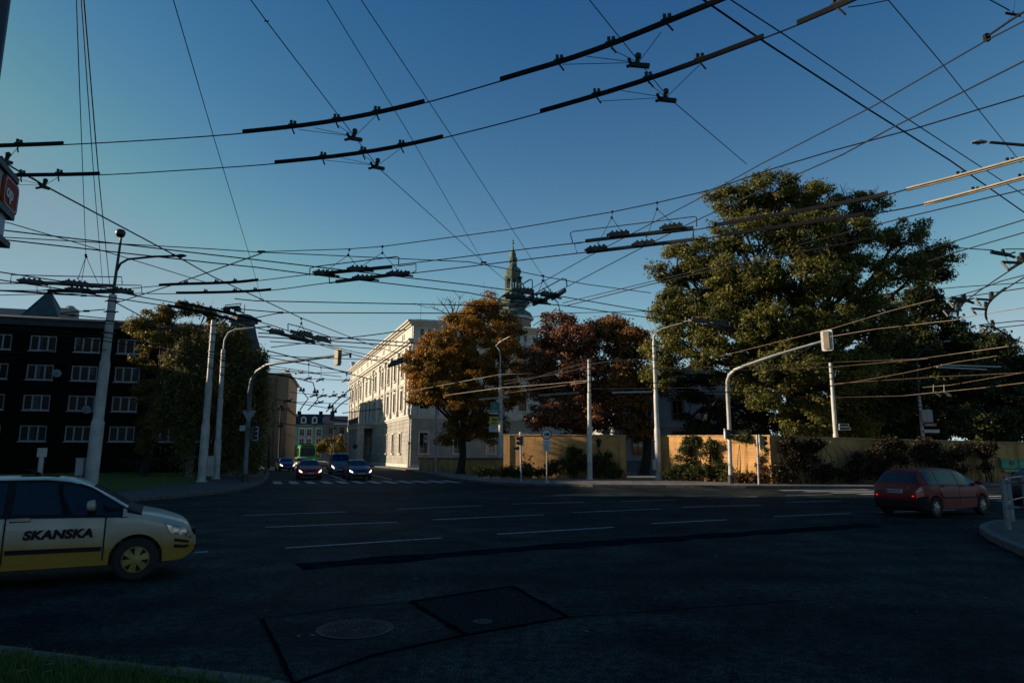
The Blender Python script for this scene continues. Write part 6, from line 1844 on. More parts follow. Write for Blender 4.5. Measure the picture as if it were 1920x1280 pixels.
# pedestrian signals
def ped(label, base_px, top_py, Y, lean_px, boards):
    p0 = at(*base_px, Y); p0.z = 0.12
    t = thing('pedestrian_signal', label, 'traffic light', p0, 0, 'pedestrian signals')
    e = at(base_px[0] + lean_px, top_py, Y) - p0
    b = MB(); b.tube([(0, 0, 0), e], 0.06, 10); b.build('post', M_galv, t, smooth=50)
    return t, p0, e
t, p0, e = ped('pedestrian signal on a short post in front of the left yellow wall', (977, 900), 815, 43.2, -1, 0)
small_signal(t, at(976, 826, 43) - p0, R(-75), 2, 1.0)
small_signal(t, at(971, 840, 43) - p0, R(-75), 1, 0.8)
b = MB(); q = at(981, 826, 43.1) - p0; b.box(q.x - 0.04, q.x + 0.03, q.y - 0.1, q.y + 0.15, q.z - 0.35, q.z + 0.35); b.build('backing_board', M_board, t)
b = MB(); b.lathe([(0.05, 0), (0.09, 0.05), (0.09, 0.16), (0.02, 0.2)], 10, e); b.build('post_cap', M_board, t)
t, p0, e = ped('pedestrian signal with a long white backing board at the corner of the sunlit wall', (1423, 907), 815, 38.6, -3.5, 0)
b = MB(); q = at(1423.5, 828, 38.4) - p0; b.box(q.x - 0.02, q.x + 0.14, q.y - 0.1, q.y + 0.02, q.z - 0.42, q.z + 0.40); b.build('backing_board', mat('cream_backing_board', (0.6, 0.55, 0.42), 0.5, 0.15, 4), t)
small_signal(t, at(1429, 826, 38.3) - p0, R(75), 2, 1.0)
# light posts and wooden poles far down the street
def wood_pole(label, base, top, Y, cross=True, group='dark poles along the side street'):
    p0 = at(*base, Y); p0.z = 0.1; p1 = at(*top, Y)
    t = thing('utility_pole', label, 'pole', p0, 0, group)
    b = MB(); b.tube([(0, 0, 0), p1 - p0], [0.17, 0.12], 8); b.build('shaft', M_wood, t, smooth=50)
    if cross:
        b = MB(); q = p1 - p0
        b.box(q.x - 0.5, q.x + 0.5, -0.06, 0.06, q.z - 0.15, q.z); b.lathe([(0.05, 0.0), (0.4, 0.2), (0.42, 0.3)], 10, q); b.box(q.x - 0.25, q.x + 0.45, -0.1, 0.1, q.z - 2.6, q.z - 2.2); b.build('crossarm', M_iron, t)
wood_pole('dark wooden pole with a flat cap in front of the beige building', (523, 866), (527, 765), 92.0)
wood_pole('dark pole with crossarms in front of the grey house at the street end', (627, 850), (627, 803), 140.0)
wood_pole('thin pole in front of the notice board of the beige building', (504, 872), (505, 816), 80.0, False)
b = MB(); q = at(688, 836, 62); b.lathe([(0.35, 0), (0.35, 0.03), (0.01, 0.03)], 20, (0, 0, 0), axis='y'); 
t = thing('round_sign', 'dark round sign back on a post by the portico columns', 'road sign', (at(666, 836, 112).x, 112, 0.12), 0)
b = MB(); b.tube([(0, 0, 0), (0, 0, 3.2)], 0.05, 6); b.build('post', M_galv, t)
b = MB(); b.lathe([(0.42, -0.08), (0.42, -0.05), (0.01, -0.05)], 20, (0, 0, 3.0), axis='y'); b.build('sign_back', M_dark, t)
# shop sign boxes on the green house side of the street
sx_ = at(549, 806, 150)
t = thing('shop_sign', 'small red and white shop sign boxes above the pavement before the green house', 'sign', sx_, 0)
for a, c, m in ((799, 808, M_red), (809, 816, M_adw), (818, 824, M_red), (825, 832, M_adw)):
    p, q = at(546, c, 150) - sx_, at(553, a, 150) - sx_
    b = MB(); b.box(p.x, q.x, -0.1, 0.1, p.z, q.z); b.build('sign_box', m, t)
b = MB(); b.tube([(-0.5, 0, at(546, 799, 150).z - sx_.z), (-0.5, 0, -sx_.z)], 0.06, 6); b.build('post', M_dark, t)
# bollard-like ticket post in front of the lawn
t = thing('marker_post', 'short grey marker post with a cream head standing on the lawn', 'post', (at(73, 900, 27).x, 27, 0.16), 0)
b = MB(); b.lathe([(0.10, 0), (0.09, 1.55)], 10); b.build('post', M_pole, t, smooth=40)
b = MB(); b.box(-0.13, 0.13, -0.1, 0.1, 1.551, 1.9); b.build('head', M_cream, t)
# small white board in front of the dark block
t = thing('park_sign', 'tiny white lettered board on the lawn under the birches', 'sign', (at(362, 858, 56).x, 56, 0.16), 0)
b = MB(); b.box(-0.35, 0.35, -0.03, 0.0, 1.35, 1.55); b.build('board', M_adw, t)
b = MB(); b.tube([(0, 0.02, 0), (0, 0.02, 1.4)], 0.03, 6); b.build('post', M_dark, t)
b = MB()
for k in range(5): b.box(-0.28 + k * 0.12, -0.2 + k * 0.12, -0.036, -0.031, 1.4, 1.5)
b.build('board_print', M_adink, t)

# striped railing on the right
M_rail_w = mat('railing_white', (0.24, 0.255, 0.28), 0.5, 0.25, 6)
M_rail_r = mat('railing_red', (0.30, 0.03, 0.025), 0.5, 0.25, 6)
A = gr(1891, 992, 0.12); B_ = A + Vector((1.45, 1.85, 0)); C_ = B_ + Vector((1.6, 1.6, 0)); D_ = A + Vector((0.95, -1.3, 0))
t = thing('striped_railing', 'white steel railing with red striped rails on the right-hand kerb island', 'railing', A, 0)
def pst(p, lean=(0, 0)):
    b = MB(); p = p - A
    b.box(p.x - 0.046, p.x + 0.046, p.y - 0.045, p.y + 0.045, 0, 1.12); b.build('post', M_rail_w, t)
for p in (A, B_, C_, D_): pst(p)
def rail(a, c, z):
    a, c = a - A, c - A
    n = 6
    bw, br_ = MB(), MB()
    for k in range(n):
        p, q = a.lerp(c, (k + 0.03) / n), a.lerp(c, (k + 1) / n)
        (br_ if k % 2 else bw).tube([(p.x, p.y, z), (q.x, q.y, z)], 0.024, 8)
    o = bw.build('rail', M_rail_w, t); br_.build('red_stripes', M_rail_r, o)
for z in (1.08, 0.52): rail(A, B_, z); rail(B_, C_, z)
for z in (1.06, 0.5): rail(A, D_, z)

# shop pylon at the left edge: tall dark post with sign boxes
M_pyl = mat('dark_green_post', (0.012, 0.018, 0.018), 0.5, 0.3, 3)
M_blueboard = mat('pale_blue_board', (0.36, 0.40, 0.46), 0.4, 0.2, 2)
M_orange = mat('red_orange_board', (0.42, 0.05, 0.02), 0.8, 0.15, 3)
ya, yb = 4.2, 5.35
def sgn(px, py, Y): return at(px, py, Y)
t = thing('shop_pylon', 'tall dark post with shop sign boxes cut off by the left edge', 'sign', (-3.95, 4.6, 0.1), 0)
p0 = Vector((-3.95, 4.6, 0.1))
b = MB(); b.tube([(-0.06, 0, 0), (-0.06, 0, 7.4)], 0.16, 14); b.build('post', M_pyl, t, smooth=50)
dirv = Vector((-0.36, 0.93, 0)).normalized()
e1 = at(12, 400, 5.3); a1 = e1 - dirv * 1.5
nrm_ = Vector((dirv.y, -dirv.x, 0))
zt, zb_, zc = at(28, 345, 5.3).z, at(22, 402, 5.3).z, at(14, 455, 5.3).z
def vbox(name, u0, u1, z0, z1, d0, d1, m, par):
    b_ = MB()
    f = lambda u, d, z: e1 - dirv * u + nrm_ * d + Vector((0, 0, z - e1.z)) - p0
    b_.box(u0, u1, d0, d1, z0, z1, f)
    return b_.build(name, m, par)
bx_ = vbox('sign_frame', 0.0, 1.5, zt - 0.0, zt + 0.05, -0.14, 0.06, M_pyl, t); vbox('sign_frame', 0.0, 1.5, zb_ - 0.05, zb_, -0.14, 0.06, M_pyl, t); vbox('sign_frame', 0.02, 1.5, zc - 0.05, zc, -0.14, 0.06, M_pyl, t)
up = vbox('upper_sign', 0.02, 1.5, zb_ + 0.003, zt - 0.003, -0.1, 0.03, M_adw, t)
f2 = lambda x, z: e1 - dirv * (0.14 - x) + Vector((0, 0, (zt + zb_) / 2 + z - e1.z)) - p0
hgt = (zt - zb_)
b = MB(); b.prism(rrect(0.36, hgt * 0.98, 0.06, 4), lambda x, z: f2(x + 0.03, z) + nrm_ * 0.032, lambda x, z: f2(x + 0.03, z) + nrm_ * 0.05); rs = b.build('red_panel', M_orange, up)
b = MB()
o_, i_ = rrect(0.31, hgt * 0.86, 0.05, 4), rrect(0.285, hgt * 0.80, 0.045, 4)
for k in range(len(o_)):
    k2 = (k + 1) % len(o_)
    b.quad(*[f2(q[0] + 0.03, q[1]) + nrm_ * 0.053 for q in (o_[k], o_[k2], i_[k2], i_[k])])
b.build('white_outline', M_white, rs)
qx = f2(-0.02, 0.0) + nrm_ * 0.056
text_mesh('lettering', 'op', hgt * 0.55, M_white, rs, qx, (R(90), 0, math.atan2(dirv.y, dirv.x)), bold=0.006, depth=0.002)
vbox('lower_sign', 0.10, 1.5, zc + 0.003, zb_ - 0.053, -0.1, 0.03, M_blueboard, t)
# ------------------------------------------------------------------ overhead wires of the trolleybus junction
ZC = 5.8                                   # height of the contact wires
M_rail = mat('curve_rail_metal', (0.012, 0.013, 0.015), 0.75, 0.3, 6, spec=0.12)
M_wire_sunlit = mat('sunlit_wire', (0.17, 0.115, 0.07), 0.5, 0.4, 6)  # wire colour with the warm sunlight painted in
M_rail_sunlit = mat('sunlit_curve_rail', (0.42, 0.37, 0.27), 0.55, 0.25, 5)  # lit copy of the rail metal, sunlight put into the colour
def path(pts, z=None, Y=None):
    out = []
    for p in pts:
        if len(p) == 3: out.append(at(p[0], p[1], p[2]))
        elif Y is not None: out.append(at(p[0], p[1], Y))
        else: out.append(atz(p[0], p[1], z))
    return out
def rad(P, wpx):
    ys = sorted(p.y for p in P)
    return max(0.004, wpx / 2 * ys[len(ys) // 3] / FPX)
def wire(label, pts, w=1.7, z=ZC, Y=None, cat='wire', group='overhead wires', name='overhead_wire', extra=None, m=None):
    if 'sunlit' in label: m = M_wire_sunlit; w *= 0.72
    elif w < 1.9: w *= 1.38
    elif w < 2.5: w *= 1.15
    """one wire hung along sight lines at its own height; extra(list of (name, MB, material)) are clamps fixed to it"""
    P = path(pts, z, Y)
    b = MB(); b.tube(P, rad(P, w), 6)
    if not extra:
        return tag(b.build(name, m or M_wire, smooth=60), label, cat, group)
    t = thing(name, label, cat, (0, 0, 0), 0, group)
    t.location = P[0]
    off = P[0]
    def sub(n_, mb_, m_):
        mb_.v = [(v[0] - off.x, v[1] - off.y, v[2] - off.z) for v in mb_.v]
        return mb_.build(n_, m_, t, smooth=40)
    sub('cable', b, m or M_wire)
    for n_, mb_, m_ in extra: sub(n_, mb_, m_)
    return t
def seg(pts, a, c, z):                      # piece of a polyline between two picture columns
    xs = [p[0] for p in pts]
    def yat(x):
        for i in range(len(pts) - 1):
            if pts[i][0] <= x <= pts[i + 1][0]:
                f = (x - pts[i][0]) / (pts[i + 1][0] - pts[i][0])
                return pts[i][1] + f * (pts[i + 1][1] - pts[i][1])
        return pts[-1][1] if x > xs[-1] else pts[0][1]
    X = [a] + [x for x in xs if a < x < c] + [c]
    return path([(x, yat(x)) for x in X], z), yat
def dsmooth(pts, n=3):                      # rounds a polyline by corner cutting
    for _ in range(n):
        q = [pts[0]]
        for i in range(len(pts) - 1):
            a, c = pts[i], pts[i + 1]
            q.append((a[0] * .75 + c[0] * .25, a[1] * .75 + c[1] * .25)); q.append((a[0] * .25 + c[0] * .75, a[1] * .25 + c[1] * .75))
        q.append(pts[-1]); pts = q
    return pts
def clamp(b, p, d, s=1.0):
    """cable clamp: body with two lugs and a bolt"""
    d = Vector(d).normalized(); u = Vector((0, 0, 1))
    b.bar(p - d * 0.09 * s, p + d * 0.09 * s, 0.035 * s, 0.05 * s)
    b.bar(p + u * 0.02 * s - d * .03 * s, p + u * 0.10 * s - d * .03 * s, 0.03 * s, 0.05 * s, (1, 0, 0)); b.bar(p + u * 0.02 * s + d * .05 * s, p + u * 0.075 * s + d * .05 * s, 0.03 * s, 0.05 * s, (1, 0, 0))
def contact(label, pts, w, rails, clamps=(), z=ZC, mr=None, h=0.05, hooks=True, group='trolley contact wires'):
    pts = dsmooth(pts, 2)
    ex = []
    for a, c in rails:
        P, ya = seg(pts, a, c, z)
        P = [p + Vector((0, 0, h * 0.45)) for p in P]
        b = MB()
        for i in range(len(P) - 1): b.bar(P[i], P[i + 1] + (P[i + 1] - P[i]) * 0.01, 0.022, h)
        ex.append(('curve_rail', b, mr or M_rail))
    for x in clamps:
        b = MB()
        P, ya = seg(pts, x - 4, x + 4, z)
        clamp(b, (P[0] + P[-1]) / 2 + Vector((0, 0, h * 0.9)), P[-1] - P[0], 0.62)
        if hooks:
            q = (P[0] + P[-1]) / 2
            b.tube([q, q + Vector((0.02, -0.03, -0.05)), q + Vector((0.045, -0.045, -0.10))], 0.010, 5)
        ex.append(('clamp', b, M_iron))
    return wire(label, pts, w, z, cat='contact wire', group=group, name='contact_wire', extra=ex)

A1 = [(-90, 279), (0, 276), (118, 272), (300, 262), (455, 251), (630, 231), (795, 195), (940, 152), (1100, 105), (1250, 45), (1365, -2), (1500, -62)]
A2 = [(-60, 334), (30, 331), (186, 329), (350, 319), (515, 308), (690, 289), (830, 260), (1013, 213), (1220, 152), (1430, 73), (1495, 48), (1610, -2), (1740, -60)]
contact('upper curved trolley wire sweeping across the whole sky with long black rails', A1, 2.4, ((-60, 118), (455, 795), (938, 1420)), (34, 548, 630, 706, 1048, 1145, 1250))
contact('lower curved trolley wire running below the upper curved one across the sky', A2, 2.4, ((20, 186), (515, 830), (1013, 1432), (1495, 1660)), (40, 110, 605, 680, 752, 1118, 1215, 1312, 1570))
# pull-offs: fittings on the cross spans with the little wires holding the curves
def pulloff(label, px, py, z, targets, z2=ZC):
    p = atz(px, py, z)
    t = thing('pull_off', label, 'wire clamp', p, 0, 'pull-off clamps of the curved trolley wires')
    b = MB()
    b.bar((-0.07, 0.02, 0.01), (0.10, -0.05, -0.05), 0.035, 0.045); b.bar((-0.02, 0, 0), (0.0, 0.0, 0.09), 0.03, 0.04, (1, 0, 0)); b.bar((-0.07, 0.02, 0.01), (-0.10, 0.0, 0.07), 0.02, 0.03, (1, 0, 0)); b.bar((-0.07, 0.02, 0.0), (-0.12, -0.02, -0.035), 0.02, 0.03)
    b.lathe([(0.03, -0.02), (0.035, 0.02), (0.01, 0.04)], 8, (0.0, 0, 0.09))
    b.build('clamp_body', M_iron, t)
    b = MB()
    for q in targets:
        e = atz(*q, z2) - p
        b.tube([(0, 0, 0.02), e], 0.0035, 5)
    b.build('pull_wires', M_wire, t)
pulloff('pull-off clamp under the middle of the upper curved wire', 665, 259, 5.74, [(560, 243), (630, 233), (706, 216), (590, 240)])
pulloff('pull-off clamp under the left middle of the lower curved wire', 708, 313, 5.74, [(605, 300), (680, 290), (752, 278), (640, 296)])
pulloff('pull-off clamp below the right part of the upper curved wire', 1197, 121, 5.74, [(1055, 121), (1145, 92), (1240, 60), (1100, 106)])
pulloff('pull-off clamp below the right part of the lower curved wire', 1249, 186, 5.74, [(1125, 190), (1215, 155), (1312, 122), (1165, 170)])
pulloff('pull-off clamp at the left edge above the shop sign', 14, 302, 5.74, [(-60, 290), (34, 276), (-30, 280)])
pulloff('pull-off clamp right of the shop sign under the lower curved wire', 84, 350, 5.74, [(35, 336), (60, 332), (108, 333), (30, 346)])

C1 = [(-60, 543), (60, 545), (230, 543), (300, 535), (430, 532), (480, 527), (590, 513), (745, 497), (1080, 455), (1300, 432), (1340, 424), (1500, 398), (1640, 372), (1700, 355), (1800, 330), (1920, 297), (2010, 272)]
C2 = [(-60, 556), (0, 553), (210, 549), (260, 550), (330, 551), (440, 549), (510, 545), (620, 529), (770, 513), (1080, 475), (1300, 450), (1360, 442), (1500, 422), (1670, 396), (1735, 383), (1830, 358), (1920, 333), (2010, 308)]
contact('upper wire of the pair from the globe lamp to the beige rails', C1, 2.0, ((298, 484), (1340, 1665)), (348, 405, 440, 1410, 1560), h=0.06, hooks=False)
contact('lower wire of the pair from the globe lamp to the beige rails', C2, 2.0, ((330, 508), (1360, 1620)), (385, 440, 478, 1440, 1540), h=0.06, hooks=False)
def sunlit_rail(label, pts, cl):
    pts = dsmooth(pts, 2)
    P = path(pts, ZC + 0.02)
    t = thing('curve_rail', label, 'rail', P[0], 0, 'sunlit curve rails at the right edge')
    b = MB()
    for i in range(len(P) - 1): b.bar(P[i] - P[0], P[i + 1] - P[0] + (P[i + 1] - P[i]) * 0.01, 0.03, 0.055)
    b.build('rail', M_rail_sunlit, t)
    for x in cl:
        b = MB(); Q, _ = seg(pts, x - 4, x + 4, ZC + 0.05); clamp(b, (Q[0] + Q[1]) / 2 - P[0], Q[1] - Q[0], 0.75)
        b.build('clamp', M_iron, t)
sunlit_rail('upper sunlit beige curve rail under the street lamp at the right edge', [(1700, 355), (1800, 330), (1920, 297), (2010, 272)], (1800, 1893))
sunlit_rail('lower sunlit beige curve rail under the street lamp at the right edge', [(1733, 383), (1830, 358), (1920, 333), (2010, 308)], (1828, 1916))
wire('upper contact wire falling from the upper right corner to the right crossing frame', [(2000, -10), (1920, 40), (1850, 76), (1640, 198), (1430, 306), (1300, 378), (1191, 435), (1107, 479), (1020, 527), (985, 548), (900, 600)], 2.2, cat='contact wire', group='trolley contact wires', name='contact_wire')
wire('lower contact wire falling from the right edge to the right crossing frame', [(2000, 74), (1920, 115), (1670, 241), (1580, 290), (1416, 362), (1287, 422), (1197, 468), (1060, 539), (1010, 565), (940, 600)], 2.2, cat='contact wire', group='trolley contact wires', name='contact_wire')
wire('upper contact wire from the shop sign to the middle crossing frame', [(-40, 425), (17, 433), (400, 478), (480, 487), (650, 507), (726, 516), (880, 534), (985, 548), (1060, 557), (1200, 581), (1330, 600), (1400, 612)], 1.9, cat='contact wire', group='trolley contact wires', name='contact_wire')
wire('lower contact wire running from the shop sign down to the middle crossing frame', [(-40, 444), (12, 450), (400, 493), (480, 501), (620, 519), (700, 528), (880, 549), (955, 565), (1060, 573), (1220, 596), (1330, 612), (1400, 620)], 1.9, cat='contact wire', group='trolley contact wires', name='contact_wire')
contact('upper contact wire crossing the left maple from the left crossing frame', [(-40, 504), (0, 510), (112, 527), (217, 543), (252, 555), (346, 570), (486, 602), (544, 621), (600, 645), (720, 672), (800, 688)], 1.9, ((336, 490),), (350, 395, 440), h=0.07, hooks=False)
contact('lower contact wire crossing the left maple from the left crossing frame', [(-40, 518), (0, 525), (112, 541), (215, 559), (317, 574), (438, 600), (508, 623), (585, 642), (690, 672), (770, 695)], 1.9, ((314, 440),), (330, 380, 425), h=0.07, hooks=False)
wire('thin wire starting below the left crossing frame at the left edge', [(-40, 529), (0, 531), (80, 532), (200, 540)], 1.6)
wire('thin wire with a turnbuckle left of the turret roof', [(-40, 542), (0, 545), (110, 552), (200, 556)], 1.6)

# ---- span wires
def isol(pts_px, z, s=1.0):
    b = MB()
    for px, py in pts_px:
        p = atz(px, py, z); k = p.y / FPX
        b.lathe([(0.01, -5 * k * s), (1.6 * k * s, -4 * k * s), (1.6 * k * s, 4 * k * s), (0.01, 5 * k * s)], 8, p, axis='x')
    return ('insulator', b, M_iron)
wire('long span wire falling from the top left past two pull-off clamps to the spire', [(440, -40), (470, 0), (498, 38), (660, 250), (712, 317), (905, 490), (950, 527), (1000, 565)], 1.7, 6.3, extra=[isol([(500, 40)], 6.3, 0.8)])
wire('thin span wire falling from the top left centre to the ring left of the spire', [(585, -50), (613, 0), (760, 240), (905, 490)], 1.5, 6.8)
wire('span wire falling from the top centre left to the hanger knot right of the spire', [(645, -50), (677, 0), (850, 260), (1017, 517), (1047, 575)], 1.9, 6.6, extra=[isol([(1017, 517)], 6.6, 0.8)])
wire('steep thin wire left of centre running from the top edge down to the birches', [(315, -40), (325, 0), (400, 255), (468, 480), (490, 560)], 1.6, 6.6)
wire('span wire falling from the top right of centre into the top of the big ash', [(1070, -45), (1105, 0), (1195, 112), (1252, 182), (1400, 308)], 1.7, 6.3)
wire('thick black cable sloping down from the top right to the right edge', [(1250, -48), (1310, -6), (1435, 80), (1620, 200), (1780, 300), (1920, 398), (2000, 452)], 4.2, 6.9)
wire('medium black cable running right of and parallel to the thick sloping cable', [(1300, -45), (1370, 0), (1470, 65), (1700, 222), (1920, 366), (2000, 418)], 2.4, 6.9)
wire('span wire in the top right falling from the top edge to the beige rails', [(1630, -40), (1665, 0), (1760, 112), (1850, 225), (1915, 306)], 2.0, 6.4)
wire('short wire in the top right corner leading to a black pull-off', [(1830, -18), (1856, 0), (1893, 20)], 2.2, 6.2)
wire('short pull wire at the top right between the lower curved wire and a span wire', [(1590, 14), (1620, 10), (1664, 1)], 1.5, 5.9)
wire('hanger span climbing from the knot above the birches to the right edge', [(490, 472), (650, 467), (718, 462), (950, 431), (1150, 397), (1232, 380), (1330, 357), (1450, 316), (1560, 283), (1720, 240), (1920, 180), (2000, 156)], 1.7, 6.9, extra=[isol([(490, 472)], 6.9, 1.6)])
wire('thin wire from the shop sign past the knot and the spire', [(-30, 443), (12, 445), (400, 467), (490, 473), (517, 474), (880, 491), (945, 503), (1018, 518), (1100, 533), (1220, 549)], 1.3, 6.5, extra=[isol([(907, 492)], 6.5, 1.2)])
wire('thin wire slanting from the knot above the birches down to the globe lamp pole', [(490, 475), (400, 507), (327, 533), (217, 568)], 1.5, 6.7)
wire('long wire falling from the left pull-off clamp to the cream building', [(0, 298), (25, 315), (100, 357), (325, 477), (400, 519), (490, 561), (565, 596), (680, 641), (765, 668)], 1.7, 6.6, extra=[isol([(490, 561), (325, 477)], 6.6, 0.7)])
wire('thin wire from the lower shop sign to the globe lamp pole and the maple', [(-20, 410), (20, 419), (146, 456), (242, 485), (391, 531)], 1.4, 6.8)
wire('level thin wire ending in front of the orange tree top, upper of two', [(440, 560), (480, 564), (824, 571), (985, 575)], 1.5, 7.0)
wire('level thin wire ending in front of the orange tree top, lower of two', [(420, 577), (480, 582), (526, 586), (820, 587), (900, 588)], 1.5, 7.0, extra=[isol([(526, 586)], 7.0, 1.3)])
wire('short wire rising from the mansard tower to the lower level wire', [(478, 596), (526, 586)], 1.3, 7.0)
wire('wire fanning from the top of the globe lamp pole down to the maple', [(215, 566), (260, 590), (330, 640), (400, 690)], 1.4, 6.2)
# three ropes hanging at the far left
wire('leftmost of the three steep wires at the top left, ending in the left hanger knot', [(140, -40), (143, 0), (161, 478)], 1.6, 8.3)
wire('middle one of the three steep wires at the top left', [(149, -40), (152, 0), (178, 360), (193, 540)], 1.7, 8.6)
wire('thickest of the three steep wires at the top left', [(154, -40), (157, 0), (185, 330), (207, 548)], 3.2, 8.9)
# wires in front of the dark block
for lbl, pts, w in (
    ('pale wire sagging over the upper windows of the dark block', [(-30, 608), (0, 612), (188, 638), (267, 650), (386, 668), (500, 690), (640, 706)], 1.4),
    ('second pale wire just below the upper pale wire on the dark block', [(30, 612), (130, 622), (250, 640), (330, 652), (470, 680), (600, 700)], 1.2),
    ('dark wire running below the eaves of the dark block', [(-30, 592), (0, 595), (90, 602), (205, 607), (330, 618)], 1.2),
    ('faint wire rising leftwards across the third storey windows', [(0, 663), (60, 660), (125, 656), (200, 655)], 1.0),
    ('faint wire slanting behind the pair of poles to the birches', [(300, 655), (360, 676), (395, 690), (450, 720), (520, 760)], 1.2)):
    wire(lbl, pts, w, 6.4)
def turnb(lbl, pts, z, tb):
    wire(lbl, pts, 1.5, z, extra=[isol(tb, z, 1.3)])
turnb('stay wire with a turnbuckle left of the globe lamp pole, upper one', [(113, 587), (160, 583), (197, 580)], 7.6, [(162, 583)])
turnb('stay wire with a turnbuckle left of the globe lamp pole, lower one', [(113, 589), (137, 591), (200, 597)], 7.4, [(136, 591)])
turnb('thin stay wire with a turnbuckle running from the turret top to the pole', [(-20, 543), (100, 549), (157, 554), (205, 557)], 8.0, [(157, 554)])
# spans between the poles and the cream building
for k, (lbl, pts, w) in enumerate((
    ('span wire from the left lamp arm to the cream building, topmost of the bundle', [(484, 624), (620, 632), (720, 639), (775, 643)], 1.6),
    ('span wire to the cream building, second from the top of the bundle', [(484, 631), (600, 638), (720, 646), (770, 650)], 1.6),
    ('thin span wire to the cream building, third from the top of the bundle', [(506, 640), (620, 647), (716, 655)], 1.2),
    ('wire rising from the birches to the cornice of the cream building', [(508, 651), (581, 642), (720, 625), (760, 618)], 1.4),
    ('wire falling from the birches past the tan signal to the cream building', [(500, 657), (575, 676), (652, 700), (700, 712)], 1.5),
    ('thin wire falling right below the tan signal', [(500, 669), (580, 684), (660, 699)], 1.2),
    ('thin level wire behind the tan signal', [(500, 666), (600, 671), (730, 675)], 1.1))):
    wire(lbl, pts, w, 6.4 - 0.02 * k)
# small wires over the side street
def cross_span(label, pts, hang, Y, w=1.2):
    P = path(pts, None, Y)
    t = thing('cross_span', label, 'wire', P[0], 0, 'cross spans over the side street')
    b = MB(); b.tube([p - P[0] for p in P], w / 2 * Y / FPX, 5); b.build('cable', M_wire, t)
    for (x0, y0, y1) in hang:
        b = MB()
        a, c = at(x0, y0, Y) - P[0], at(x0, y1, Y) - P[0]
        b.tube([a, c], 0.02, 5); k = Y / FPX
        b.bar(c + Vector((-9 * k, 0, -2 * k)), c + Vector((9 * k, -0.5, 2.5 * k)), 1.8 * k, 2.2 * k); b.bar(c + Vector((-4 * k, 0, 3.5 * k)), c + Vector((5 * k, 0, -1 * k)), 1.4 * k, 1.6 * k); b.lathe([(0.03, -1.5 * k), (2.2 * k, 0), (0.03, 1.5 * k)], 8, a)
        b.build('hanger', M_iron, t)
cross_span('highest cross span over the side street with two wire hangers', [(505, 695), (560, 699), (660, 698)], [(538, 696, 696), (563, 699, 699)], 46)
cross_span('second cross span over the side street with three long hangers', [(520, 704), (557, 709), (660, 713)], [(579, 682, 711), (602, 689, 713), (650, 702, 714)], 46)
cross_span('third cross span over the side street with a row of short hangers', [(545, 735), (600, 741), (655, 745)], [(590, 736, 742), (606, 730, 743), (626, 734, 742), (643, 735, 743)], 62)
cross_span('lowest level cross span over the side street', [(550, 753), (655, 757)], [(600, 755, 755)], 70, 1.0)
cross_span('slanting cable over the side street from the olive panel wall', [(498, 744), (560, 756), (622, 766), (630, 765)], [(541, 752, 752)], 70, 1.4)
for lbl, pts in (('left forked contact wire far down the side street', [(502, 700), (530, 703), (553, 711), (566, 732), (578, 747), (568, 760), (562, 769)]),
                 ('left forked contact wire beside the first one far down the side street', [(520, 702), (556, 709), (587, 717), (592, 735), (596, 748), (586, 760), (577, 769)]),
                 ('right forked contact wire far down the side street, outer one', [(658, 728), (643, 741), (630, 752), (620, 763), (611, 772)]),
                 ('right forked contact wire far down the side street, inner one', [(658, 745), (645, 753), (634, 762), (626, 772)])):
    wire(lbl, pts, 1.5, None, 64, cat='contact wire', group='contact wires of the side street', name='contact_wire', extra=[('clamps', (lambda b, q: (clamp(b, at(*q, 64), (1, 0.3, 0), 3.2), b)[1])(MB(), pts[3]), M_iron)])
for lbl, pts in (('dark tangle of wires in front of the green house windows', [(515, 791), (545, 796), (575, 800), (592, 797), (610, 792)]), ('thin wire crossing the foot of the cream building front', [(642, 774), (680, 770), (715, 766)])):
    wire(lbl, pts, 1.3, None, 84)

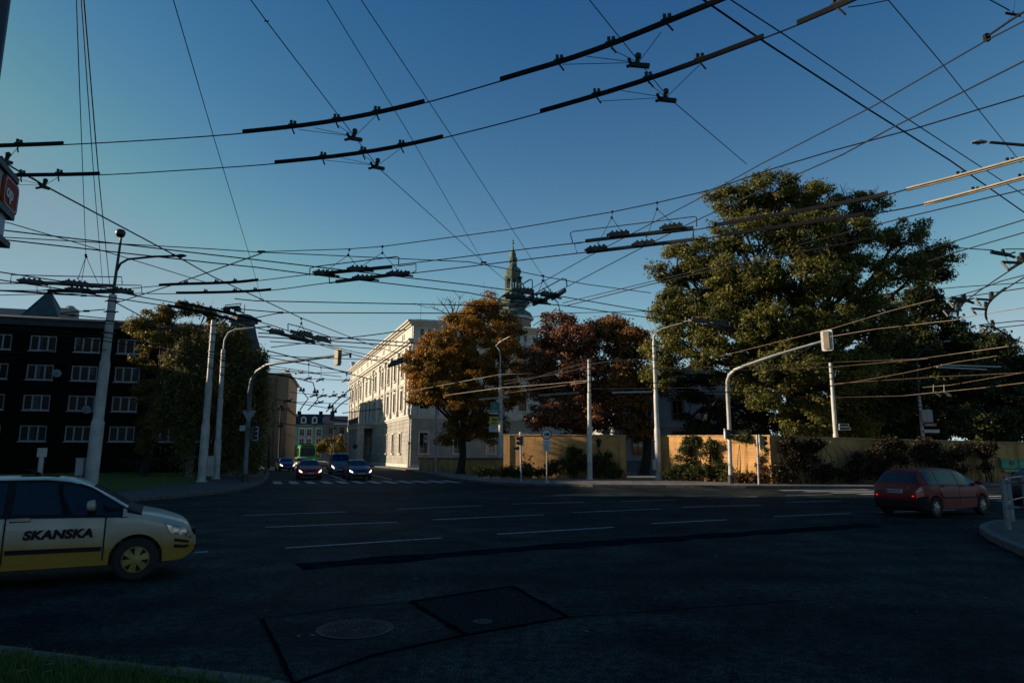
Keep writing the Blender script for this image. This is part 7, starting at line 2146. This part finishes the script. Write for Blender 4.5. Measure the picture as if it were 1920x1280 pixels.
# ---- wires on the right
for lbl, pts, w, z in (
    ('upper wire of the pair fanning out from the hanger post across the ash crown', [(1055, 568), (1220, 528), (1322, 504), (1440, 474), (1560, 443), (1704, 406), (1860, 369), (1990, 340)], 1.6, 6.2),
    ('lower wire of the pair fanning out from the hanger post into the ash crown', [(1059, 574), (1220, 533), (1330, 508), (1450, 482), (1540, 465), (1640, 446)], 1.6, 6.2),
    ('upper of two wires leaving the ash crown steeply to the right edge', [(1740, 468), (1775, 457), (1920, 412), (1990, 390)], 2.0, 5.9),
    ('lower of two wires leaving the ash crown steeply to the right edge', [(1740, 490), (1785, 475), (1920, 436), (1990, 415)], 2.0, 5.9),
    ('wire from the ash crown to the black pull-off at the right edge', [(1660, 456), (1785, 464), (1862, 469)], 1.4, 6.0),
    ('short wire from the pull-off to the right edge', [(1885, 467), (1920, 467), (1980, 466)], 1.4, 6.0),
    ('thin stay below the big ash crown at the right, nearly level', [(1640, 553), (1735, 544), (1800, 538), (1920, 530), (1980, 526)], 1.2, 6.3),
    ('wire with a turnbuckle right of the ash crown', [(1775, 560), (1830, 545), (1877, 527), (1920, 516), (1980, 500)], 1.5, 6.2),
    ('wire under the turnbuckle wire at the right edge', [(1780, 560), (1840, 552), (1920, 540), (1980, 531)], 1.5, 6.2),
    ('sunlit wire climbing across the ash from the white-edged signal', [(1350, 668), (1365, 664), (1470, 638), (1560, 616), (1672, 582), (1753, 561)], 1.5, 6.3),
    ('thick sunlit wire between the white-edged signal and the right fork', [(1556, 631), (1640, 617), (1790, 600), (1830, 591), (1920, 577), (1980, 568)], 2.0, 6.0),
    ('wire with an insulator below the right fork, upper one', [(1835, 609), (1905, 602), (1960, 600)], 1.4, 6.2),
    ('wire below the right fork, lower one', [(1840, 618), (1920, 609), (1980, 602)], 1.4, 6.1),
    ('upper sunlit wire of the band in front of the wall trees', [(1235, 691), (1400, 686), (1560, 679), (1720, 673), (1870, 652), (1980, 636)], 1.7, 5.9),
    ('lower sunlit wire of the band in front of the wall trees', [(1235, 695), (1400, 694), (1560, 688), (1740, 672)], 1.6, 5.9),
    ('sunlit wire rising from the white pole behind the wall to the right edge, upper', [(1562, 721), (1606, 715), (1690, 700), (1790, 679), (1870, 667)], 1.5, 5.6),
    ('sunlit wire rising from the white pole behind the wall, second', [(1562, 719), (1640, 714), (1760, 706), (1910, 699), (1980, 693)], 1.6, 5.5),
    ('sunlit wire with two small hangers at the right end of the wall', [(1565, 745), (1690, 742), (1760, 735), (1840, 727), (1980, 710)], 1.6, 5.4),
    ('thin sunlit wire above the two small hangers', [(1730, 726), (1780, 722), (1850, 710), (1915, 699)], 1.3, 5.6),
    ('low thin wire at the right edge, upper of two', [(1908, 744), (1960, 742)], 1.3, 5.2),
    ('low thin wire at the right edge, lower of two', [(1905, 757), (1960, 755)], 1.3, 5.2),
    ('wire between the white pole and the lamp pole across the copper beech', [(1105, 683), (1150, 676), (1220, 672), (1300, 668)], 1.3, 6.6),
    ('wire falling leftwards from the insulators of the white pole', [(1100, 680), (1060, 690), (1020, 703), (985, 713), (945, 720)], 1.4, 6.4),
    ('second wire falling leftwards below the insulators of the white pole', [(1100, 688), (1050, 700), (1000, 708), (945, 714)], 1.2, 6.2),
    ('upper sunlit wire from the advertising pole to the white pole', [(755, 736), (840, 720), (937, 702), (1000, 700)], 1.5, 5.8),
    ('sunlit wire across the orange tree and the copper beech, second', [(835, 741), (937, 727), (1030, 720), (1102, 713)], 1.7, 5.6),
    ('sunlit wire across the copper beech, third', [(945, 737), (1060, 722), (1100, 716)], 1.5, 5.5),
    ('dark wire between the two white poles', [(1105, 728), (1180, 727), (1230, 728)], 1.3, 5.6),
    ('sunlit wire from the lamp pole to the mast arm, upper', [(1110, 729), (1228, 728), (1300, 727), (1362, 726)], 1.5, 5.5),
    ('pale wire from the lamp pole to the mast arm, lower', [(1235, 735), (1300, 734), (1364, 735), (1480, 736)], 1.4, 5.4),
    ('thin upper wire left of the mast arm', [(1180, 717), (1240, 718), (1362, 722)], 1.1, 5.7),
    ('thin wire rising behind the mast arm to the signal', [(1470, 676), (1500, 662), (1520, 650)], 1.1, 6.3),
    ('hanger wire dropping from the knot right of the spire to the copper beech', [(1018, 540), (1046, 566), (1052, 590), (1085, 612)], 1.2, 6.3),
    ('thin wire from the cream roof to the hanger post right of the spire', [(1000, 610), (1030, 590), (1043, 578)], 1.2, 6.3),
    ('faint level wire right of the spire', [(998, 594), (1060, 587), (1220, 583), (1300, 580)], 1.0, 6.6)):
    wire(lbl, pts, w, z)
# grey rails hung in front of the trees
def low_rail(label, pts, Y, w=3.2, m=None):
    P = path(pts, None, Y)
    b = MB()
    for i in range(len(P) - 1): b.bar(P[i], P[i + 1], 0.04, w * Y / FPX)
    tag(b.build('insulated_rail', m or M_rail_sunlit), label, 'rail', 'insulated rails in front of the trees')
low_rail('sunlit rail crossing the orange tree at the advertising pole', [(898, 748.5), (955, 744)], 38)
low_rail('sunlit rail crossing the copper beech', [(1010, 741), (1086, 735.5)], 38)
low_rail('grey rail meeting the white lamp pole from the left', [(1148, 735.5), (1224, 734)], 38, 3.0, M_pole)
low_rail('grey rail in front of the dark tree at the right, upper', [(1765, 684), (1877, 687.5)], 34, 2.4, M_pole)
low_rail('grey rail in front of the dark tree at the right, lower', [(1757, 688), (1850, 692.5)], 34, 2.4, M_pole)
wire('very thin wire joining the copper beech rail to the white lamp pole', [(955, 744), (1010, 741), (1086, 735.5), (1148, 735.5)], 1.4, None, 38)
# hangers by the right end
t = thing('wire_hangers', 'pair of small forked hangers on the sunlit wire at the right end of the wall', 'wire clamp', at(1750, 735, 37), 0)
b = MB(); o = t.location
for x in (1750, 1770):
    b.tube([at(x, 721, 37) - o, at(x, 734, 37) - o], 0.02, 5); b.tube([at(x, 734, 37) - o, at(x + 13, 743, 37) - o], 0.025, 5); b.tube([at(x + 4, 733, 37) - o, at(x + 15, 742, 37) - o], 0.02, 5)
b.build('hanger', M_rail_sunlit, t)

# forked contact wires at the right edge
def fork(label, pts, rails, cl):
    contact(label, pts, 2.0, rails, cl, z=5.75, h=0.05, hooks=True)
FA = [(1990, 452), (1920, 490), (1875, 519), (1822, 555), (1800, 574), (1795, 590), (1798, 606)]
FB = [(1990, 478), (1920, 520), (1880, 545), (1856, 565), (1848, 582), (1849, 602), (1870, 619), (1912, 641), (1980, 664)]
def curve_wire(label, pts, rails_i, cl_i):
    D = []
    q = pts
    for _ in range(2):
        n_ = [q[0]]
        for i in range(len(q) - 1):
            a, c = q[i], q[i + 1]
            n_ += [(a[0] * .75 + c[0] * .25, a[1] * .75 + c[1] * .25), (a[0] * .25 + c[0] * .75, a[1] * .25 + c[1] * .75)]
        n_.append(q[-1]); q = n_
    P = path(q, 5.75)
    t = thing('contact_wire', label, 'contact wire', P[0], 0, 'forked contact wires at the right edge')
    P = [p - P[0] for p in P]
    b = MB(); b.tube(P, rad([p + t.location for p in P], 2.2), 6); b.build('cable', M_wire, t, smooth=60)
    n = len(P)
    b = MB()
    for a, c in rails_i:
        i0, i1 = int(a * (n - 1)), int(c * (n - 1))
        b.tube([p + Vector((0, 0, 0.02)) for p in P[i0:i1 + 1]], 0.03, 6)
    b.build('curve_rail', M_rail, t, smooth=60)
    for f in cl_i:
        b = MB()
        i = int(f * (n - 2)); p = P[i]; d = P[i + 1] - P[i]
        clamp(b, p + Vector((0, 0, 0.05)), d, 1.6); b.bar(p, p + Vector((-0.35, 0.1, 0.05)), 0.05, 0.05); b.bar(p + Vector((-0.35, 0.1, 0.05)), p + Vector((-0.3, 0, -0.14)), 0.04, 0.04)
        b.build('clamp', M_iron, t)
curve_wire('forked contact wire bending sharply down at the right edge, left branch', FA, ((0.1, 0.32), (0.6, 0.85)), (0.25, 0.65, 0.8))
curve_wire('forked contact wire bending into an s-shape at the right edge, right branch', FB, ((0.28, 0.62), (0.7, 0.82)), (0.4, 0.5, 0.72))
def bigclamp(label, px, py, z, s, tail=None):
    p = atz(px, py, z)
    t = thing('pull_off', label, 'wire clamp', p, 0, 'pull-off clamps at the right edge')
    b = MB()
    b.bar((-0.35 * s, 0, 0.06 * s), (0.12 * s, 0, -0.03 * s), 0.07 * s, 0.09 * s); b.bar((0.12 * s, 0, -0.03 * s), (0.3 * s, 0, -0.1 * s), 0.05 * s, 0.06 * s); b.bar((0.0, 0, 0.0), (-0.02 * s, 0, 0.14 * s), 0.06 * s, 0.06 * s, (1, 0, 0)); b.bar((0.12 * s, 0, -.02 * s), (0.32 * s, 0, 0.05 * s), 0.03 * s, 0.04 * s)
    b.build('clamp_body', M_iron, t)
    if tail:
        b = MB()
        for q in tail: b.tube([(0, 0, 0), atz(*q, z - 0.05) - p], 0.006 * s, 5)
        b.build('pull_wires', M_wire, t)
bigclamp('black pull-off right of the ash crown with a dropper to the fork', 1882, 476, 5.9, 0.75, [(1895, 500), (1915, 486)])
bigclamp('black pull-off at the bend of the left fork branch', 1806, 562, 5.8, 0.9, [(1845, 576), (1790, 566)])
bigclamp('small black pull-off at the right edge below the fork', 1905, 651, 5.7, 0.8, [(1930, 650)])
bigclamp('black pull-off in the top right corner over the short wire', 1900, 27, 6.0, 0.22, [(1905, -10), (1880, 52), (1935, 40)])
b = MB()
P = path([(1850, 75), (1895, 48), (1960, 8)], ZC + 0.04)
t = thing('contact_bow', 'flat double bar riding on the contact wire in the top right corner', 'rail', P[0], 0)
b.bar((0, 0, 0.03), P[1] - P[0] + Vector((0, 0, 0.05)), 0.015, 0.015); b.bar(P[1] - P[0] + Vector((0, 0, 0.05)), P[2] - P[0] + Vector((0, 0, 0.05)), 0.015, 0.015); b.box(-0.02, 0.03, -0.02, 0.02, -0.01, 0.06)
b.build('bar', M_rail, t)
# lamp in the top right
q = at(1836, 267, 17.5)
t = thing('street_lamp', 'street lamp head on a long arm reaching in from the right edge', 'street lamp', (q.x + 5.2, 17.5, 0.12), 0)
b = MB(); b.tube([(0, 0, 0), (0, 0, q.z - 1.0), (-0.3, 0, q.z - 0.62), (-1.2, 0, q.z - 0.45), (-4.9, 0, q.z - 0.12)], [0.12, 0.09, 0.06, 0.05, 0.04], 10); b.build('pole', mat('rusty_lamp_arm', (0.10, 0.06, 0.04), 0.6, 0.4, 4), t, smooth=50)
lamp_head(t, q - t.location, (-1, 0, -0.02), 0.22)

# ---- insulated crossings of two wire pairs
def crossing(label, rails, blocks, guards, hangers, z=ZC, s=1.0):
    """rails: black insulating beams; blocks: thick ribbed insulators; guards: bent arcs above; hangers: wires from the span"""
    c = atz(*rails[0][0], z)
    t = thing('wire_crossing', label, 'wire crossing', c, 0, 'insulated wire crossings')
    k = c.y / FPX
    b = MB()
    for a, e, w in rails:
        p, q = atz(*a, z), atz(*e, z)
        b.bar(p - c, q - c, 0.05, w * (p.y + q.y) / 2 / FPX)
    b.build('insulating_beams', M_dark, t)
    for a, e, w in blocks:
        p, q = atz(*a, z), atz(*e, z)
        kk = (p.y + q.y) / 2 / FPX
        b = MB(); b.bar(p - c, q - c, 0.10, w * kk)
        n = 4
        for i in range(n):
            u = p.lerp(q, 0.15 + 0.7 * i / (n - 1)); d = (q - p).normalized()
            b.bar(u - d * 1.8 * kk - c + Vector((0, 0, w * 0.62 * kk)), u + d * 1.8 * kk - c + Vector((0, 0, w * 0.75 * kk)), 0.08, w * 0.35 * kk)
        d = (q - p).normalized(); b.bar(q - c - Vector((0, 0, w * .35 * kk)), q - c + d * 9 * kk - Vector((0, 0, w * .5 * kk)), 0.05, w * 0.35 * kk); b.bar(p - c + Vector((0, 0, w * .2 * kk)), p - c - d * 6 * kk, 0.05, w * 0.4 * kk)
        b.build('insulator', M_dark, t)
    b = MB()
    for pts in guards:
        Yg = atz(*pts[0], z).y; Ye = atz(*pts[-1], z).y
        n = len(pts); x0, x1 = pts[0][0], pts[-1][0]
        P = [at(px, py, Yg + (Ye - Yg) * ((px - x0) / (x1 - x0) if x1 != x0 else 0)) - c for px, py in pts]
        b.tube(P, 1.0 * k, 6)
    b.build('guard_bow', M_dark, t)
    for pts in hangers:
        b = MB()
        Yh = atz(*pts[-1], z).y
        P = [at(px, py, Yh) - c for px, py in pts]
        b.tube(P, 0.55 * k, 5); b.lathe([(0.02, -2.2 * k), (2.4 * k, -0.5 * k), (2.0 * k, 1.2 * k), (0.02, 1.8 * k)], 8, P[0])
        b.tube([P[-1], P[-1] + Vector((0, 0, 3.5 * k))], 1.1 * k, 6)
        b.build('hanger', M_wire, t)
crossing('insulated wire crossing at the left edge before the globe lamp pole', [((35, 528), (215, 536), 6), ((90, 545), (250, 547), 6)],
         [((38, 526), (80, 530), 8), ((122, 529), (165, 534), 8), ((128, 542), (170, 546), 8), ((213, 543), (248, 549), 8)],
         [((20, 530), (21, 515), (130, 518), (228, 519), (229, 532)), ((70, 548), (69, 534), (160, 533), (265, 535), (266, 549)), ((69, 545), (95, 543))], [((161, 478), (160, 484), (146, 524)), ((161, 480), (151, 540)), ((162, 482), (190, 545))])
crossing('insulated wire crossing in the middle over the side street', [((590, 514), (735, 500), 6), ((630, 528), (768, 511), 6)],
         [((592, 511), (628, 514), 8), ((656, 504), (692, 505), 8), ((666, 521), (702, 522), 8), ((730, 513), (766, 514), 8)],
         [((581, 517), (581, 503), (590, 500), (744, 481), (748, 483), (747, 497)), ((618, 531), (617, 518)), ((770, 513), (780, 508), (780, 495), (745, 499)), ((618, 531), (632, 529))], [((655, 468), (653, 478), (612, 508)), ((653, 478), (670, 500)), ((717, 462), (717, 474), (677, 500)), ((717, 474), (747, 508))])
crossing('insulated wire crossing in front of the spire', [((955, 575), (1000, 555), 7), ((1035, 560), (1060, 544), 7), ((1000, 571), (1035, 555), 6)],
         [((948, 556), (985, 558), 8), ((972, 545), (1000, 548), 9), ((995, 562), (1025, 566), 8), ((1015, 551), (1045, 555), 8)],
         [((936, 561), (940, 556), (994, 524), (998, 525), (998, 540)), ((992, 572), (992, 558), (1000, 552), (1055, 522), (1062, 524), (1063, 537))], [((1018, 517), (1018, 526), (1006, 556)), ((1018, 526), (1032, 546)), ((974, 520), (982, 538))])
crossing('insulated wire crossing to the right in front of the ash tree', [((1098, 452), (1300, 427), 6), ((1100, 473), (1300, 449), 6)],
         [((1143, 441), (1180, 438), 9), ((1242, 428), (1280, 424), 9), ((1102, 469), (1138, 465), 9), ((1190, 459), (1228, 455), 9)],
         [((1074, 456), (1069, 437), (1075, 434), (1302, 406), (1306, 408), (1306, 425)), ((1082, 475), (1077, 457), (1092, 455)), ((1300, 430), (1300, 449))], [((1148, 397), (1147, 408), (1121, 458)), ((1147, 408), (1165, 434)), ((1232, 380), (1232, 392), (1212, 446)), ((1232, 392), (1264, 421))])
crossing('insulated wire crossing above the blue-grey mast arm', [((508, 621), (590, 642), 6), ((545, 621), (615, 640), 6)],
         [((506, 621), (532, 625), 8), ((545, 632), (572, 637), 8), ((560, 625), (585, 629), 8), ((592, 634), (614, 638), 8)],
         [((540, 621), (540, 607), (560, 612), (618, 631), (620, 634), (619, 643)), ((586, 640), (586, 634))], [((565, 597), (565, 606), (558, 622)), ((565, 606), (572, 624))])
crossing('dark insulated wire crossing inside the ash crown above the lamp', [((1292, 600), (1370, 612), 2.5), ((1305, 608), (1372, 618), 2.5)],
         [((1296, 599), (1320, 602), 4.5), ((1338, 605), (1362, 608), 4.5), ((1322, 609), (1345, 612), 4.5)], [((1285, 601), (1285, 595), (1368, 603), (1368, 610))], [])
crossing('small insulated crossing in front of the cream building windows', [((728, 687), (756, 677), 5)], [((733, 683), (742, 681), 7), ((744, 679), (755, 676), 7)], [((728, 688), (729, 683), (752, 674), (757, 676))], [])
crossing('small insulator bracket on a pole arm above the birches', [((422, 577), (448, 575), 4)], [((420, 580), (430, 582), 6), ((441, 580), (450, 582), 6)], [((421, 581), (423, 572), (452, 569), (448, 580))], [])
